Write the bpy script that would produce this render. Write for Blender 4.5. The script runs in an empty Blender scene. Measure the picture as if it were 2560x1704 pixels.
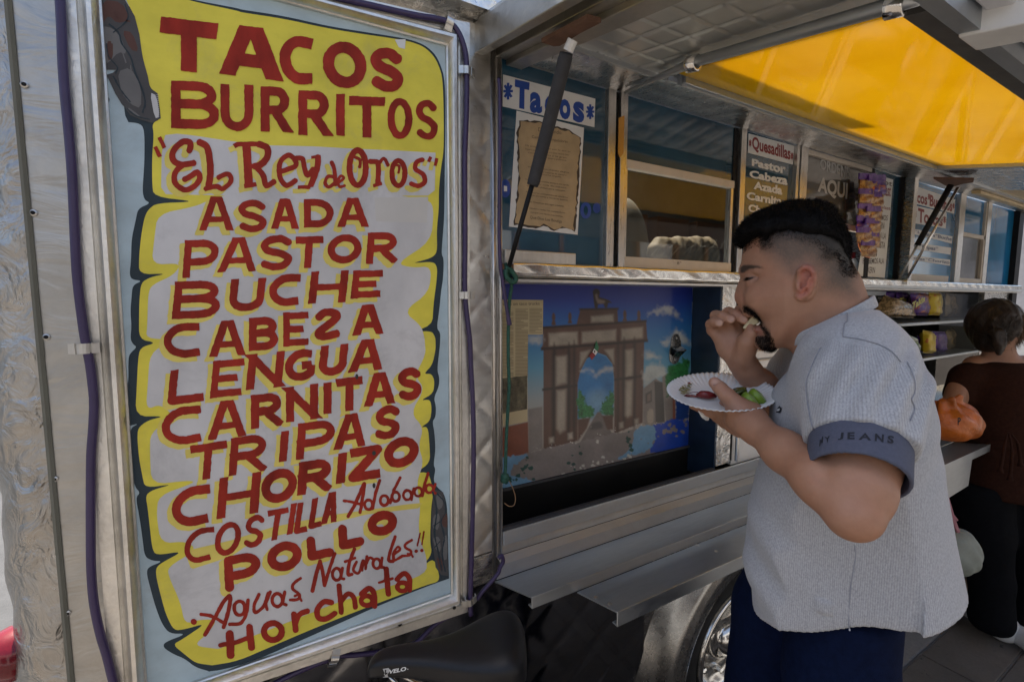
import bpy, bmesh, math, random
import numpy as np
from mathutils import Vector, Matrix
from mathutils.geometry import tessellate_polygon
random.seed(7); RNG=np.random.default_rng(7)
S=bpy.context.scene; COL=S.collection
# ---------------- camera, sky, sun, exposure ----------------
FPX=1150.0; TH=math.radians(5.17); AZ=math.radians(60)
CAM=np.array([0.,-1.,1.58])
FW=np.array([math.cos(TH)*math.cos(AZ),math.cos(TH)*math.sin(AZ),-math.sin(TH)])
RT=np.array([math.sin(AZ),-math.cos(AZ),0.]); UP=np.cross(RT,FW)
cd=bpy.data.cameras.new('camera'); cam=bpy.data.objects.new('camera',cd); COL.objects.link(cam); S.camera=cam
cd.sensor_width=36; cd.lens=FPX/2560*36; cd.clip_start=.02; cd.clip_end=500
cam.matrix_world=Matrix(((RT[0],UP[0],-FW[0],CAM[0]),(RT[1],UP[1],-FW[1],CAM[1]),(RT[2],UP[2],-FW[2],CAM[2]),(0,0,0,1)))
W=bpy.data.worlds.new('World'); S.world=W; W.use_nodes=True
nt=W.node_tree; bg=nt.nodes['Background']; sky=nt.nodes.new('ShaderNodeTexSky'); sky.sky_type='NISHITA'; sky.sun_disc=False
SUN_EL=math.radians(68); SUN_AZ=math.radians(100)   # direction towards the sun, measured from +X
sky.sun_elevation=SUN_EL; sky.sun_rotation=math.pi/2-SUN_AZ
nt.links.new(sky.outputs[0],bg.inputs[0]); sky.dust_density=4; sky.ozone_density=.6
bg.inputs[1].default_value=.10
sd=bpy.data.lights.new('sun','SUN'); sd.energy=4.8; sd.angle=math.radians(.5); sd.color=(1,.96,.9)
sun=bpy.data.objects.new('sun',sd); COL.objects.link(sun)
sun.rotation_euler=Vector((math.cos(SUN_EL)*math.cos(SUN_AZ),math.cos(SUN_EL)*math.sin(SUN_AZ),math.sin(SUN_EL))).to_track_quat('Z','Y').to_euler()
S.view_settings.view_transform='Standard'; S.view_settings.look='None'; S.view_settings.exposure=1.47; S.view_settings.gamma=1
S.view_settings.use_curve_mapping=False
# ---------------- tracing helpers (photo pixel -> point on a real plane) ----------------
def ray(x,y): return FW+(x-1280)/FPX*RT-(y-852)/FPX*UP
def PY(x,y,Y=0.):
    r=ray(x,y); return CAM+r*(Y-CAM[1])/r[1]
def PX(x,y,X):
    r=ray(x,y); return CAM+r*(X-CAM[0])/r[0]
def PZ(x,y,Z):
    r=ray(x,y); return CAM+r*(Z-CAM[2])/r[2]
def PP(x,y,p,n):
    r=ray(x,y); return CAM+r*(np.dot(np.array(p)-CAM,n)/np.dot(r,n))
def DP(x,y,d): return CAM+d*ray(x,y)
def crop(ox,oy,s): return lambda x,y:(ox+x/s,oy+y/s)
# ---------------- scene helpers ----------------
def thing(name,label,cat,loc=(0,0,0),group=None):
    o=bpy.data.objects.new(name,None); COL.objects.link(o); o.location=loc; o.empty_display_size=.05
    tag(o,label,cat,group); return o
def tag(o,label=None,cat=None,group=None,kind=None):
    if label: o['label']=label
    if cat: o['category']=cat
    if group: o['group']=group
    if kind: o['kind']=kind
    return o
def link(name,me,mat=None,parent=None,smooth=False):
    o=bpy.data.objects.new(name,me); COL.objects.link(o)
    if mat is not None:
        for m in (mat if isinstance(mat,list) else [mat]): me.materials.append(m)
    if smooth: me.polygons.foreach_set('use_smooth',[True]*len(me.polygons))
    if parent is not None:
        o.parent=parent; l=parent
        off=Vector((0,0,0))
        while l is not None: off+=l.location; l=l.parent
        o.location=-off
    return o
def empty_part(name,parent): 
    o=bpy.data.objects.new(name,None); COL.objects.link(o); o.parent=parent; return o
class MB:
    def __init__(s): s.v=[]; s.f=[]
    def add(s,vs,fs):
        n=len(s.v); s.v+=[tuple(map(float,v)) for v in vs]; s.f+=[tuple(i+n for i in f) for f in fs]; return s
    def box(s,x0,x1,y0,y1,z0,z1):
        if x0>x1:x0,x1=x1,x0
        if y0>y1:y0,y1=y1,y0
        if z0>z1:z0,z1=z1,z0
        return s.add([(x0,y0,z0),(x1,y0,z0),(x1,y1,z0),(x0,y1,z0),(x0,y0,z1),(x1,y0,z1),(x1,y1,z1),(x0,y1,z1)],
          [(0,3,2,1),(4,5,6,7),(0,1,5,4),(1,2,6,5),(2,3,7,6),(3,0,4,7)])
    def hexa(s,a,b):   # two quads, front a / back b
        return s.add(list(a)+list(b),[(0,1,2,3),(7,6,5,4),(0,4,5,1),(1,5,6,2),(2,6,7,3),(3,7,4,0)])
    def quad(s,*p): return s.add(p,[(0,1,2,3)])
    def tube(s,pts,r,n=8,cap=True,flat=None):
        P=[np.array(p,float) for p in pts]; k=len(P); rr=[r]*k if np.isscalar(r) else list(r)
        vs=[];fs=[]; T=P[1]-P[0]; T/=np.linalg.norm(T)
        a=np.array([0,0,1.]) if abs(T[2])<.9 else np.array([1.,0,0]); N=np.cross(T,a);N/=np.linalg.norm(N)
        for i in range(k):
            T=(P[min(i+1,k-1)]-P[max(i-1,0)]); T/=max(np.linalg.norm(T),1e-9)
            N=N-T*np.dot(N,T); N/=np.linalg.norm(N); B=np.cross(T,N)
            for j in range(n):
                t=2*math.pi*j/n; vs.append(P[i]+rr[i]*(math.cos(t)*N+math.sin(t)*B))
        for i in range(k-1):
            for j in range(n):
                q=(j+1)%n; fs.append((i*n+j,i*n+q,(i+1)*n+q,(i+1)*n+j))
        if cap: fs.append(tuple(range(n-1,-1,-1))); fs.append(tuple((k-1)*n+j for j in range(n)))
        return s.add(vs,fs)
    def prism(s,pts,d):   # planar polygon extruded by vector d
        pts=[np.array(p,float) for p in pts]; n=len(pts); tr=tessellate_polygon([[Vector(p) for p in pts]])
        vs=pts+[p+np.array(d,float) for p in pts]
        fs=[tuple(t) for t in tr]+[tuple(i+n for i in t[::-1]) for t in tr]+[(i,(i+1)%n,(i+1)%n+n,i+n) for i in range(n)]
        return s.add(vs,fs)
    def lathe(s,c,ax,prof,n=24):   # prof: (r,h) along axis
        ax=np.array(ax,float);ax/=np.linalg.norm(ax); a=np.array([0,0,1.]) if abs(ax[2])<.9 else np.array([1.,0,0])
        u=np.cross(ax,a);u/=np.linalg.norm(u);v=np.cross(ax,u);vs=[];fs=[];c=np.array(c,float)
        for r,h in prof:
            for j in range(n):
                t=2*math.pi*j/n; vs.append(c+ax*h+r*(math.cos(t)*u+math.sin(t)*v))
        for i in range(len(prof)-1):
            for j in range(n):
                q=(j+1)%n; fs.append((i*n+j,i*n+q,(i+1)*n+q,(i+1)*n+j))
        return s.add(vs,fs)
    def build(s,name,mat,parent=None,smooth=False,bevel=0,auto=False):
        me=bpy.data.meshes.new(name); me.from_pydata(s.v,[],s.f); me.update()
        bm=bmesh.new(); bm.from_mesh(me); bmesh.ops.recalc_face_normals(bm,faces=bm.faces); bm.to_mesh(me); bm.free()
        o=link(name,me,mat,parent,smooth)
        if auto: 
            me.polygons.foreach_set('use_smooth',[True]*len(me.polygons)); me.set_sharp_from_angle(angle=math.radians(35))
        if bevel:
            m=o.modifiers.new('bevel','BEVEL'); m.width=bevel; m.segments=2; m.limit_method='ANGLE'; m.angle_limit=math.radians(40)
        return o
def catmull(p,n=6,closed=False):
    p=[np.array(q,float) for q in p]; k=len(p)
    if k<3: return p
    out=[]; m=k if closed else k-1
    for i in range(m):
        if closed: a,b,c,d=p[(i-1)%k],p[i],p[(i+1)%k],p[(i+2)%k]
        else: a,b,c,d=p[max(i-1,0)],p[i],p[i+1],p[min(i+2,k-1)]
        for j in range(n):
            t=j/n; out.append(.5*((2*b)+(-a+c)*t+(2*a-5*b+4*c-d)*t*t+(-a+3*b-3*c+d)*t**3))
    if not closed: out.append(p[-1])
    return out
# ---------------- materials ----------------
MATS={}
def nodes(name):
    m=bpy.data.materials.new(name); m.use_nodes=True; n=m.node_tree; return m,n,n.nodes['Principled BSDF']
def tex_coord(n,scale=(1,1,1),rot=(0,0,0)):
    tc=n.nodes.new('ShaderNodeNewGeometry'); mp=n.nodes.new('ShaderNodeMapping'); mp.inputs['Scale'].default_value=scale; mp.inputs['Rotation'].default_value=rot
    n.links.new(tc.outputs['Position'],mp.inputs[0]); return mp.outputs[0]
def noise(n,vec,scale,detail=4,rough=.6,dist=0):
    t=n.nodes.new('ShaderNodeTexNoise'); t.inputs['Scale'].default_value=scale; t.inputs['Detail'].default_value=detail; t.inputs['Roughness'].default_value=rough; t.inputs['Distortion'].default_value=dist
    n.links.new(vec,t.inputs['Vector']); return t.outputs['Fac']
def ramp(n,fac,stops):
    r=n.nodes.new('ShaderNodeValToRGB'); el=r.color_ramp.elements
    while len(el)<len(stops): el.new(.5)
    for e,(p,c) in zip(el,stops): e.position=p; e.color=(*c,1) if len(c)==3 else c
    n.links.new(fac,r.inputs[0]); return r.outputs[0]
def g(v): return (v,v,v)
def mixc(n,fac,a,b,mode='MIX'):
    m=n.nodes.new('ShaderNodeMix'); m.data_type='RGBA'; m.blend_type=mode
    if isinstance(fac,(int,float)): m.inputs[0].default_value=fac
    else: n.links.new(fac,m.inputs[0])
    for i,c in ((6,a),(7,b)):
        if isinstance(c,tuple): m.inputs[i].default_value=(*c[:3],1)
        else: n.links.new(c,m.inputs[i])
    return m.outputs[2]
def bump(n,b,h,strength,dist=.002):
    bp=n.nodes.new('ShaderNodeBump'); bp.inputs['Strength'].default_value=strength; bp.inputs['Distance'].default_value=dist
    n.links.new(h,bp.inputs['Height']); n.links.new(bp.outputs[0],b.inputs['Normal'])
def paint(name,col,rough=.6,var=.12,scale=12,bmp=.15,bscale=60,metal=0,spec=.5,streak=(1,1,1),dirt=0,bd=.001,dirtcol=(.08,.06,.045)):
    m,n,b=nodes(name); v=tex_coord(n,streak); f=noise(n,v,scale,5)
    c=ramp(n,f,[(.25,tuple(x*(1-var) for x in col)),(.75,tuple(min(1,x*(1+var)) for x in col))])
    if dirt:
        f2=noise(n,tex_coord(n),7,8,.75,.4); d=ramp(n,f2,[(.52,g(0)),(.8,g(dirt))]); c=mixc(n,d,c,dirtcol)
    n.links.new(c,b.inputs['Base Color']); b.inputs['Roughness'].default_value=rough; b.inputs['Metallic'].default_value=metal
    b.inputs['Specular IOR Level'].default_value=spec
    if bmp: bump(n,b,noise(n,tex_coord(n,streak),bscale,4),bmp,bd)
    return m
def metal(name,col=(.6,.59,.57),rough=.3,var=.1,scr=(2,2,40),sscale=6,crinkle=0,cscale=14,cst=(1,1,1),rvar=.15,dirt=.25,cd=.004):
    m,n,b=nodes(name); v=tex_coord(n,scr); f=noise(n,v,sscale,8,.7)
    c=ramp(n,f,[(.3,tuple(x*(1-var) for x in col)),(.7,tuple(min(1,x*(1+var)) for x in col))])
    f2=noise(n,tex_coord(n),5,8,.7,.5); d=ramp(n,f2,[(.45,g(0)),(.8,g(dirt))]); c=mixc(n,d,c,(.13,.11,.09))
    n.links.new(c,b.inputs['Base Color']); b.inputs['Metallic'].default_value=1
    r=n.nodes.new('ShaderNodeMapRange'); n.links.new(noise(n,v,sscale*1.7,6,.7),r.inputs[0]); r.inputs[1].default_value=.3; r.inputs[2].default_value=.7
    r.inputs[3].default_value=max(.03,rough-rvar); r.inputs[4].default_value=rough+rvar; n.links.new(r.outputs[0],b.inputs['Roughness'])
    if crinkle: bump(n,b,noise(n,tex_coord(n,cst),cscale,4,.55,1.2),crinkle,cd)
    return m
M={}
M['alu']=metal('brushed aluminium',(.62,.61,.58),.36,.08,(30,3,3),4,.25,30,(1,1,1),.08)
M['alu_v']=metal('aluminium upright trim',(.62,.60,.57),.32,.1,(40,40,3),4,.3,20,(1,1,.3),.1)
M['rim_alu']=metal('aged aluminium moulding',(.76,.74,.69),.42,.08,(6,6,6),10,.25,60,(1,1,1),.1,.45)
M['quilt']=metal('quilted stainless sheet',(.60,.59,.56),.26,.08,(3,3,12),6,.35,9,(1,1,1),.1,.25)
M['cornerm']=metal('dull embossed corner sheet',(.40,.39,.37),.34,.12,(3,3,3),6,1.0,24,(1,1,.8),.1,.3,.012)
M['crinkle']=metal('crinkled bright sheet metal',(.82,.80,.76),.3,.1,(3,3,3),6,1.0,22,(1,1,.8),.1,.15,.012)
M['soffit']=metal('dull awning sheet metal',(.66,.65,.62),.42,.07,(4,4,4),5,.25,25,(1,1,1),.12,.2)
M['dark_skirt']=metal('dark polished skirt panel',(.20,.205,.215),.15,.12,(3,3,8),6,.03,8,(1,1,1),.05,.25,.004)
M['chrome']=metal('polished chrome',(.66,.64,.60),.17,.06,(3,3,3),5,.12,20,(1,1,1),.04,.2)
M['steel_shelf']=metal('worn steel shelf',(.47,.50,.52),.46,.035,(2,10,10),5,.06,20,(1,1,1),.08,.18)
M['strip']=metal('mill finish sill',(.58,.61,.63),.5,.03,(2,12,12),5,.1,30,(1,1,1),.06,.2)
M['rust']=paint('rusty bracket plate',(.13,.065,.04),.8,.35,40,.5,120)
M['black']=paint('black rubber',(.012,.012,.013),.6,.2,30,.2,200,spec=.2)
M['blackgloss']=paint('black trough lining',(.008,.008,.008),.4,.3,10,.1,60,spec=.25)
M['darkgrey']=paint('dark grey foam sleeve',(.035,.035,.038),.8,.2,60,.5,300)
M['purple']=paint('purple cord jacket',(.036,.022,.075),.4,.15,30,.1,100)
M['green_cord']=paint('green bungee cord',(.015,.075,.05),.7,.5,150,.6,300)
M['string']=paint('frayed string',(.25,.15,.08),.9)
M['white_paper']=paint('white paper',(.68,.69,.66),.65,.04,8,.05)
M['cream_bar']=paint('cream window rail',(.55,.49,.41),.5,.08,20,.1,60,dirt=.3)
M['beige_hump']=paint('grey cloth',(.16,.15,.13),.8)
M['white_plast']=paint('white plastic',(.7,.7,.68),.35)
M['seatblack']=paint('black vinyl saddle',(.009,.009,.010),.42,.2,40,.25,350,spec=.3)
M['tyre']=paint('tyre rubber',(.014,.014,.014),.75,.3,40,.4,80,spec=.2)
M['red_lens']=paint('red lamp lens',(.14,.006,.012),.15,.2,40,.3,60)
def glassmat(name,tint,rough=.03,spec=.6,alpha=1.0,coat=.6):
    m,n,b=nodes(name); b.inputs['Base Color'].default_value=(*tint,1); b.inputs['Roughness'].default_value=rough
    b.inputs['Specular IOR Level'].default_value=spec; b.inputs['Coat Weight'].default_value=coat; b.inputs['Coat Roughness'].default_value=.02
    f=noise(n,tex_coord(n),2.2,4,.55,.6); c=ramp(n,f,[(.3,tuple(x*.55 for x in tint)),(.7,tuple(x*1.5 for x in tint))]); n.links.new(c,b.inputs['Base Color'])
    bump(n,b,noise(n,tex_coord(n),3,1),.04,.003)
    return m
M['blueglass']=glassmat('blue tinted window film',(.02,.065,.105))
M['blueglass2']=glassmat('bright blue tinted film',(.015,.16,.34),.08,.3,1,.25)
def clearglass(name,tint=(.8,.85,.82),ior=1.6):
    m=bpy.data.materials.new(name); m.use_nodes=True; n=m.node_tree; n.nodes.clear(); o=n.nodes.new('ShaderNodeOutputMaterial')
    t=n.nodes.new('ShaderNodeBsdfTransparent'); t.inputs[0].default_value=(*tint,1); gl=n.nodes.new('ShaderNodeBsdfGlossy'); gl.inputs['Roughness'].default_value=.02
    fr=n.nodes.new('ShaderNodeFresnel'); fr.inputs[0].default_value=ior; mx=n.nodes.new('ShaderNodeMixShader'); ge=n.nodes.new('ShaderNodeNewGeometry'); iv=n.nodes.new('ShaderNodeMath'); iv.operation='SUBTRACT'; iv.inputs[0].default_value=1; n.links.new(ge.outputs['Backfacing'],iv.inputs[1]); mu=n.nodes.new('ShaderNodeMath'); mu.operation='MULTIPLY'; n.links.new(iv.outputs[0],mu.inputs[0]); n.links.new(fr.outputs[0],mu.inputs[1]); n.links.new(mu.outputs[0],mx.inputs[0]); n.links.new(t.outputs[0],mx.inputs[1]); n.links.new(gl.outputs[0],mx.inputs[2]); n.links.new(mx.outputs[0],o.inputs[0]); return m
M['clear']=clearglass('window glass'); M['smoke']=clearglass('smoky glass',(.78,.77,.72))
M['plasticwrap']=clearglass('clear plastic wrap',(.9,.9,.87),1.22)
def ambermat():
    m,n,b=nodes('amber acrylic sheet'); out=n.nodes['Material Output']; n.nodes.remove(b)
    tr=n.nodes.new('ShaderNodeBsdfTranslucent'); df=n.nodes.new('ShaderNodeBsdfDiffuse'); gl=n.nodes.new('ShaderNodeBsdfGlossy'); gl.inputs['Roughness'].default_value=.07
    f=noise(n,tex_coord(n),2.5,5,.6); c=ramp(n,f,[(.3,(.66,.44,.012)),(.7,(.74,.53,.03))])
    sp=noise(n,tex_coord(n),160,2,.5); c=mixc(n,ramp(n,sp,[(.72,g(0)),(.78,g(.5))]),c,(.9,.7,.2))
    n.links.new(c,tr.inputs[0]); n.links.new(c,df.inputs[0])
    m1=n.nodes.new('ShaderNodeMixShader'); m1.inputs[0].default_value=.35; n.links.new(tr.outputs[0],m1.inputs[1]); n.links.new(df.outputs[0],m1.inputs[2])
    fr=n.nodes.new('ShaderNodeFresnel'); fr.inputs[0].default_value=1.55
    m2=n.nodes.new('ShaderNodeMixShader'); fs=n.nodes.new('ShaderNodeMath'); fs.operation='MULTIPLY'; fs.inputs[1].default_value=.55; n.links.new(fr.outputs[0],fs.inputs[0]); n.links.new(fs.outputs[0],m2.inputs[0]); n.links.new(m1.outputs[0],m2.inputs[1]); n.links.new(gl.outputs[0],m2.inputs[2]); n.links.new(m2.outputs[0],out.inputs[0]); return m
M['amber']=ambermat()
# flat print colours
for k,c in dict(s_blue=(.40,.50,.54),s_dark=(.030,.045,.055),s_yel=(.70,.60,.075),s_white=(.56,.545,.535),s_halo=(.68,.56,.13),s_red=(.33,.035,.022),s_rock=(.075,.072,.072),s_rockl=(.15,.145,.14),s_brown=(.10,.05,.04)).items():
    M[k]=paint('sign paint '+k[2:],c,.75,.16,9,.25,50,spec=.25,streak=(1,1,1.6),dirt={'s_white':.75,'s_blue':.4,'s_yel':.4}.get(k,.08),dirtcol=(.33,.32,.32) if k=='s_white' else (.26,.235,.21))
M['s_white']=paint('brushed off white sign paint',(.55,.54,.53),.75,.20,4.5,.25,50,spec=.25,streak=(1.6,1,1.0),dirt=.7,dirtcol=(.30,.29,.29))
M['s_red']=paint('brushed red lettering paint',(.28,.024,.013),.7,.42,9,.3,40,streak=(2.6,1,1.2),spec=.2)
for k,c in dict(p_blue=(.015,.06,.30),p_white=(.66,.66,.64),p_maroon=(.22,.02,.02),p_navy=(.03,.06,.14),p_black=(.02,.02,.02),p_grey=(.42,.42,.41),p_ink=(.09,.065,.045)).items(): M[k]=paint('print '+k[2:],c,.5,.06,10,0)
# ---------------- printed text from the built-in font ----------------
def text_verts(txt,bold=0.0,res=3):
    cu=bpy.data.curves.new('t','FONT'); cu.body=txt; cu.offset=bold; cu.resolution_u=res; o=bpy.data.objects.new('t',cu); COL.objects.link(o)
    dg=bpy.context.evaluated_depsgraph_get(); me=o.evaluated_get(dg).to_mesh()
    v=np.array([x.co[:] for x in me.vertices]); f=[tuple(p.vertices) for p in me.polygons]; bpy.data.objects.remove(o); bpy.data.curves.remove(cu)
    return v,f
def text_quad(name,txt,q,Yfn,mat,parent,bold=0.02,italic=0):
    # q: four photo pixels bottom-left, bottom-right, top-right, top-left of the ink box; Yfn: plane function
    v,f=text_verts(txt,bold)
    if len(v)==0: return None
    if italic: v[:,0]+=italic*v[:,1]
    lo=v.min(0); hi=v.max(0); u=(v[:,0]-lo[0])/(hi[0]-lo[0]+1e-9); w=(v[:,1]-lo[1])/(hi[1]-lo[1]+1e-9)
    Q=[np.array(Yfn(*p)) for p in q]
    pts=[Q[0]*(1-a)*(1-b)+Q[1]*a*(1-b)+Q[2]*a*b+Q[3]*(1-a)*b for a,b in zip(u,w)]
    me=bpy.data.meshes.new(name); me.from_pydata([tuple(p) for p in pts],[],f); return link(name,me,mat,parent)
# ================= SETTING =================
def grid_sheet(nx,ny,fn):
    vs=[fn(i/nx,j/ny) for j in range(ny+1) for i in range(nx+1)]
    fs=[(j*(nx+1)+i,j*(nx+1)+i+1,(j+1)*(nx+1)+i+1,(j+1)*(nx+1)+i) for j in range(ny) for i in range(nx)]
    return MB().add(vs,fs)
def concrete(name,col,spots=True):
    m,n,b=nodes(name); v=tex_coord(n); c=ramp(n,noise(n,v,3,8,.7),[(.3,tuple(x*.7 for x in col)),(.7,tuple(x*1.25 for x in col))])
    c=mixc(n,ramp(n,noise(n,v,90,4,.7),[(.4,g(0)),(.7,g(.35))]),c,tuple(x*.5 for x in col))
    if spots:
        vo=n.nodes.new('ShaderNodeTexVoronoi'); vo.inputs['Scale'].default_value=11; n.links.new(mixc(n,.12,v,noise(n,v,30)),vo.inputs['Vector'])
        c=mixc(n,ramp(n,vo.outputs['Distance'],[(.10,g(.85)),(.16,g(0))]),c,(.022,.02,.018))
    n.links.new(c,b.inputs['Base Color']); b.inputs['Roughness'].default_value=.9; bump(n,b,noise(n,v,140,5,.7),.5,.003); return m
M['walk']=concrete('stained sidewalk concrete',(.115,.098,.082)); M['road']=concrete('street asphalt',(.06,.06,.06),False); M['kerb']=concrete('kerb concrete',(.24,.22,.2),False)
tag(MB().quad((-150,-.0,-.13),(200,-.0,-.13),(200,150,-.13),(-150,150,-.13)).add([(-150,-.25,-.135),(200,-.25,-.135),(200,0,-.13),(-150,0,-.13)],[(0,1,2,3)]).build('road',M['road']),kind='structure')
# sidewalk as slabs with recessed joints
sw=MB().quad((-40,-3.9,-.011),(60,-3.9,-.011),(60,-.24,-.011),(-40,-.24,-.011)).build('sidewalk',M['kerb']); tag(sw,kind='structure')
xs=[-40,-8,-5,-2.5]+[ -1.2+1.25*i for i in range(14)]+[20,60]
ys=[-3.9,-2.72,-1.6,-.47,-.245]
for i in range(len(xs)-1):
    for j in range(len(ys)-1):
        dz=.0015*((i*7+j*3)%3); sl_=MB().box(xs[i]+.004,xs[i+1]-.004,ys[j]+.004,ys[j+1]-.004,-.12,-dz).build('slab',M['walk'],sw,bevel=.004)
tag(MB().box(-40,60,-.239,-.10,-.2,-.012).build('kerb',M['kerb'],bevel=.012),kind='structure')
# shop front behind the photographer (seen in reflections) and the far street end
M['stucco']=paint('pale stucco wall',(.47,.47,.46),.9,.15,3,.4,50,dirt=.3); M['wood_or']=paint('orange varnished wood',(.16,.075,.035),.5,.2,10)
M['shopglass']=glassmat('shop window glass',(.03,.035,.04))
M['brickred']=paint('faded plaster',(.33,.31,.30),.9,.15,3)
sh=thing('shop_building','pale stucco shop building with orange wood windows facing the truck','building',(0,-4.2,0))
MB().box(-14,16,-4.6,-4.2,0,3.4).box(-14,16,-9,-4.6,0,3.4).build('wall',M['stucco'],sh)
for i in range(9):
    x=-12+3.0*i; fr=MB()
    fr.box(x,x+2.2,-4.2,-4.12,.7,.78).box(x,x+2.2,-4.2,-4.12,2.5,2.58)
    for k in range(4): fr.box(x+k*.71,x+.07+k*.71,-4.2,-4.12,.78,2.5)
    w=fr.build('window',M['wood_or'],sh); MB().box(x+.03,x+2.17,-4.195,-4.15,.75,2.54).build('pane',M['shopglass'],w)
fb=thing('far_building','faded grey building far down the street','building',(60,6,0))
MB().box(40,60,-12,20,-.13,7).build('wall',M['brickred'],fb); 
for i in range(6):
    for k in range(2): MB().box(39.95,40.02,-10+5*i,-8+5*i,1+3*k,2.6+3*k).build('window',M['shopglass'],fb)
lb=thing('street_building','plain grey building across the street beyond the truck','building',(-40,10,0))
MB().box(-60,-30,-10,30,-.13,6).build('wall',M['stucco'],lb)
for i in range(5): MB().box(-30.05,-29.95,-6+6*i,-4+6*i,1,2.6).build('window',M['shopglass'],lb)
# ================= FOOD TRUCK =================
TR=thing('food_truck','silver quilted steel food truck with raised awning and serving shelves','food truck',(2,0,-.13))
def pX(px,py,Y=0.): return float(PY(px,py,Y)[0])
def quilt(name,x0,x1,z0,z1,Y,cell,amp,mat,rot=45,res=.012,parent=None,frame=None,ex=5):
    nx=max(2,int((x1-x0)/res)); nz=max(2,int((z1-z0)/res)); c,s=math.cos(math.radians(rot)),math.sin(math.radians(rot))
    def fn(u,v):
        x=x0+u*(x1-x0); z=z0+v*(z1-z0); a=(x*c+z*s)/cell; b=(-x*s+z*c)/cell
        fa=abs(2*(a-math.floor(a))-1); fb=abs(2*(b-math.floor(b))-1)
        h=amp*(1-fa**ex)*(1-fb**ex); wob=.0015*math.sin(9*x+7*z)
        return frame(x,z,h) if frame else (x,Y-h-wob,z)
    return grid_sheet(nx,nz,fn).build(name,mat,parent or TR,smooth=True)
# shell
sh_=MB()
sh_.box(-.2,4.43,2.06,2.1,.3,2.75).box(-.2,.7,.05,2.1,2.70,2.75).box(2.3,4.43,.05,2.1,2.70,2.75).box(.7,2.3,.05,.5,2.70,2.75).box(.7,2.3,1.5,2.1,2.70,2.75).box(-.2,4.43,.05,2.1,.3,.34).box(4.40,4.43,.03,2.1,.3,2.75).box(-.36,-.33,.09,2.1,.3,2.75).box(-.33,-.2,2.06,2.1,.3,2.75)  # roof slabs leave an added opening that lets daylight into the interior
sh_.build('body_shell',M['quilt'],TR)
MB().box(-.28,.545,.004,.03,.86,2.75).build('side_wall',M['quilt'],TR)
MB().box(.545,4.43,.02,.05,2.15,2.75).build('side_wall',M['soffit'],TR)
M['liner']=paint('truck interior lining',(.20,.19,.165),.6,.2,4,dirt=.3); M['cab']=paint('kitchen cabinet wood',(.20,.085,.035),.5)
MB().box(.5,4.35,1.6,1.62,.4,2.7).build('interior_wall',M['liner'],TR)
MB().box(.5,4.35,.45,.47,.9,1.64).box(.5,4.35,.135,.47,1.60,1.655).build('kitchen_counter',M['steel_shelf'],TR)
cb=MB()
for i in range(7): cb.box(.9+.45*i,1.25+.45*i,1.5,1.6,1.75,2.2)
cb.build('cabinet',M['cab'],TR)
# rounded rear corner
def corner(u,v):
    z=.15+v*2.6; a=u*math.pi/2; r=.088
    w=.002*math.sin(z*31+u*5)+.0015*math.sin(z*67+u*11)
    return (-.284-(r+w)*math.sin(a),.088-(r+w)*math.cos(a),z)
grid_sheet(14,160,corner).build('corner_post',M['cornerm'],TR,smooth=True)
def rail(u,v):
    x=-.282+u*.15; z=.15+v*2.6; return (x,-.004-.0035*abs(math.sin(z*17+u*2.2+.9*math.sin(z*5)))**.6*math.sin(math.pi*u)**2,z)
M['railm']=metal('pale riveted panel',(.44,.435,.415),.42,.1,(3,3,3),5,.5,7,(1,1,2.4),.08,.2,.01)
grid_sheet(10,200,rail).build('riveted_panel',M['railm'],TR,smooth=True)
MB().tube([(-.283,-.004,.15),(-.283,-.004,2.75)],.005,6).build('corner_seam',paint('olive sealant',(.13,.125,.095),.8),TR)
for px,py in ((61,212),(83,532),(116,842),(136,1197),(168,1532)):
    p=PY(px,py,-.005); rv=MB().lathe(p,(0,-1,0),[(.005,0),(.005,.0015),(.0032,.0025),(.0028,.0018)],12).build('rivet',M['alu'],TR); MB().lathe(p,(0,-1,0),[(.0029,.001),(.002,.002),(0,.002)],10).build('rivet_hole',M['black'],rv)
# strip to the right of the menu board: crinkled bright sheet, edge beads
quilt('quilted_panel',.44,.522,.94,2.2,-.002,.085,.0022,metal('bright diagonal quilt',(.62,.61,.58),.34,.08,(3,3,12),6,.3,9,(1,1,1),.08,.15),45,.006)
MB().box(.44,.53,-.004,.01,.86,.937).build('panel_foot',M['quilt'],TR,bevel=.002)
MB().tube([(.5235,-.004,.87),(.5235,-.004,2.22)],.0065,8).tube([(.541,-.006,.9),(.541,-.006,2.17)],.004,8).build('edge_bead',M['alu_v'],TR,smooth=True)
MB().box(.522,.548,-.003,.02,.9,2.2).build('door_trim',M['alu_v'],TR)
# roof cap over the board
zc=float(PY(1190,14,-.06)[2])
rc=grid_sheet(60,14,lambda u,v:(-.4+u*2.0,-.06-.012*v-.0015*math.sin(u*70+v*9),zc+v*.5)).quad((-.4,-.06,zc),(.575,-.06,zc),(.575,.03,zc+.005),(-.4,.03,zc+.005))
rc.build('roof_cap',M['crinkle'],TR,smooth=False)
# ---- window band ----
zt,zb=2.15,1.668
def post(name,x0,x1,y0,y1,mat,z0=zb,z1=zt): return MB().box(x0,x1,y0,y1,z0,z1).build(name,mat,TR,bevel=.0015)
MB().box(.548,pX(1519,250),.008,.014,zb,zt).build('window_panel',M['blueglass'],TR)
post('window_post',pX(1519,240),pX(1538,240),-.006,.02,M['alu_v']); post('window_post',pX(1548,240),pX(1565,240),-.010,.02,M['alu_v'])
post('post_gap',pX(1538,240),pX(1548,240),.004,.02,M['black'])
MB().box(.548,pX(1430,630),-.018,.006,zb,float(PY(1300,627)[2])).build('window_track',M['alu'],TR,bevel=.002)
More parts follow.
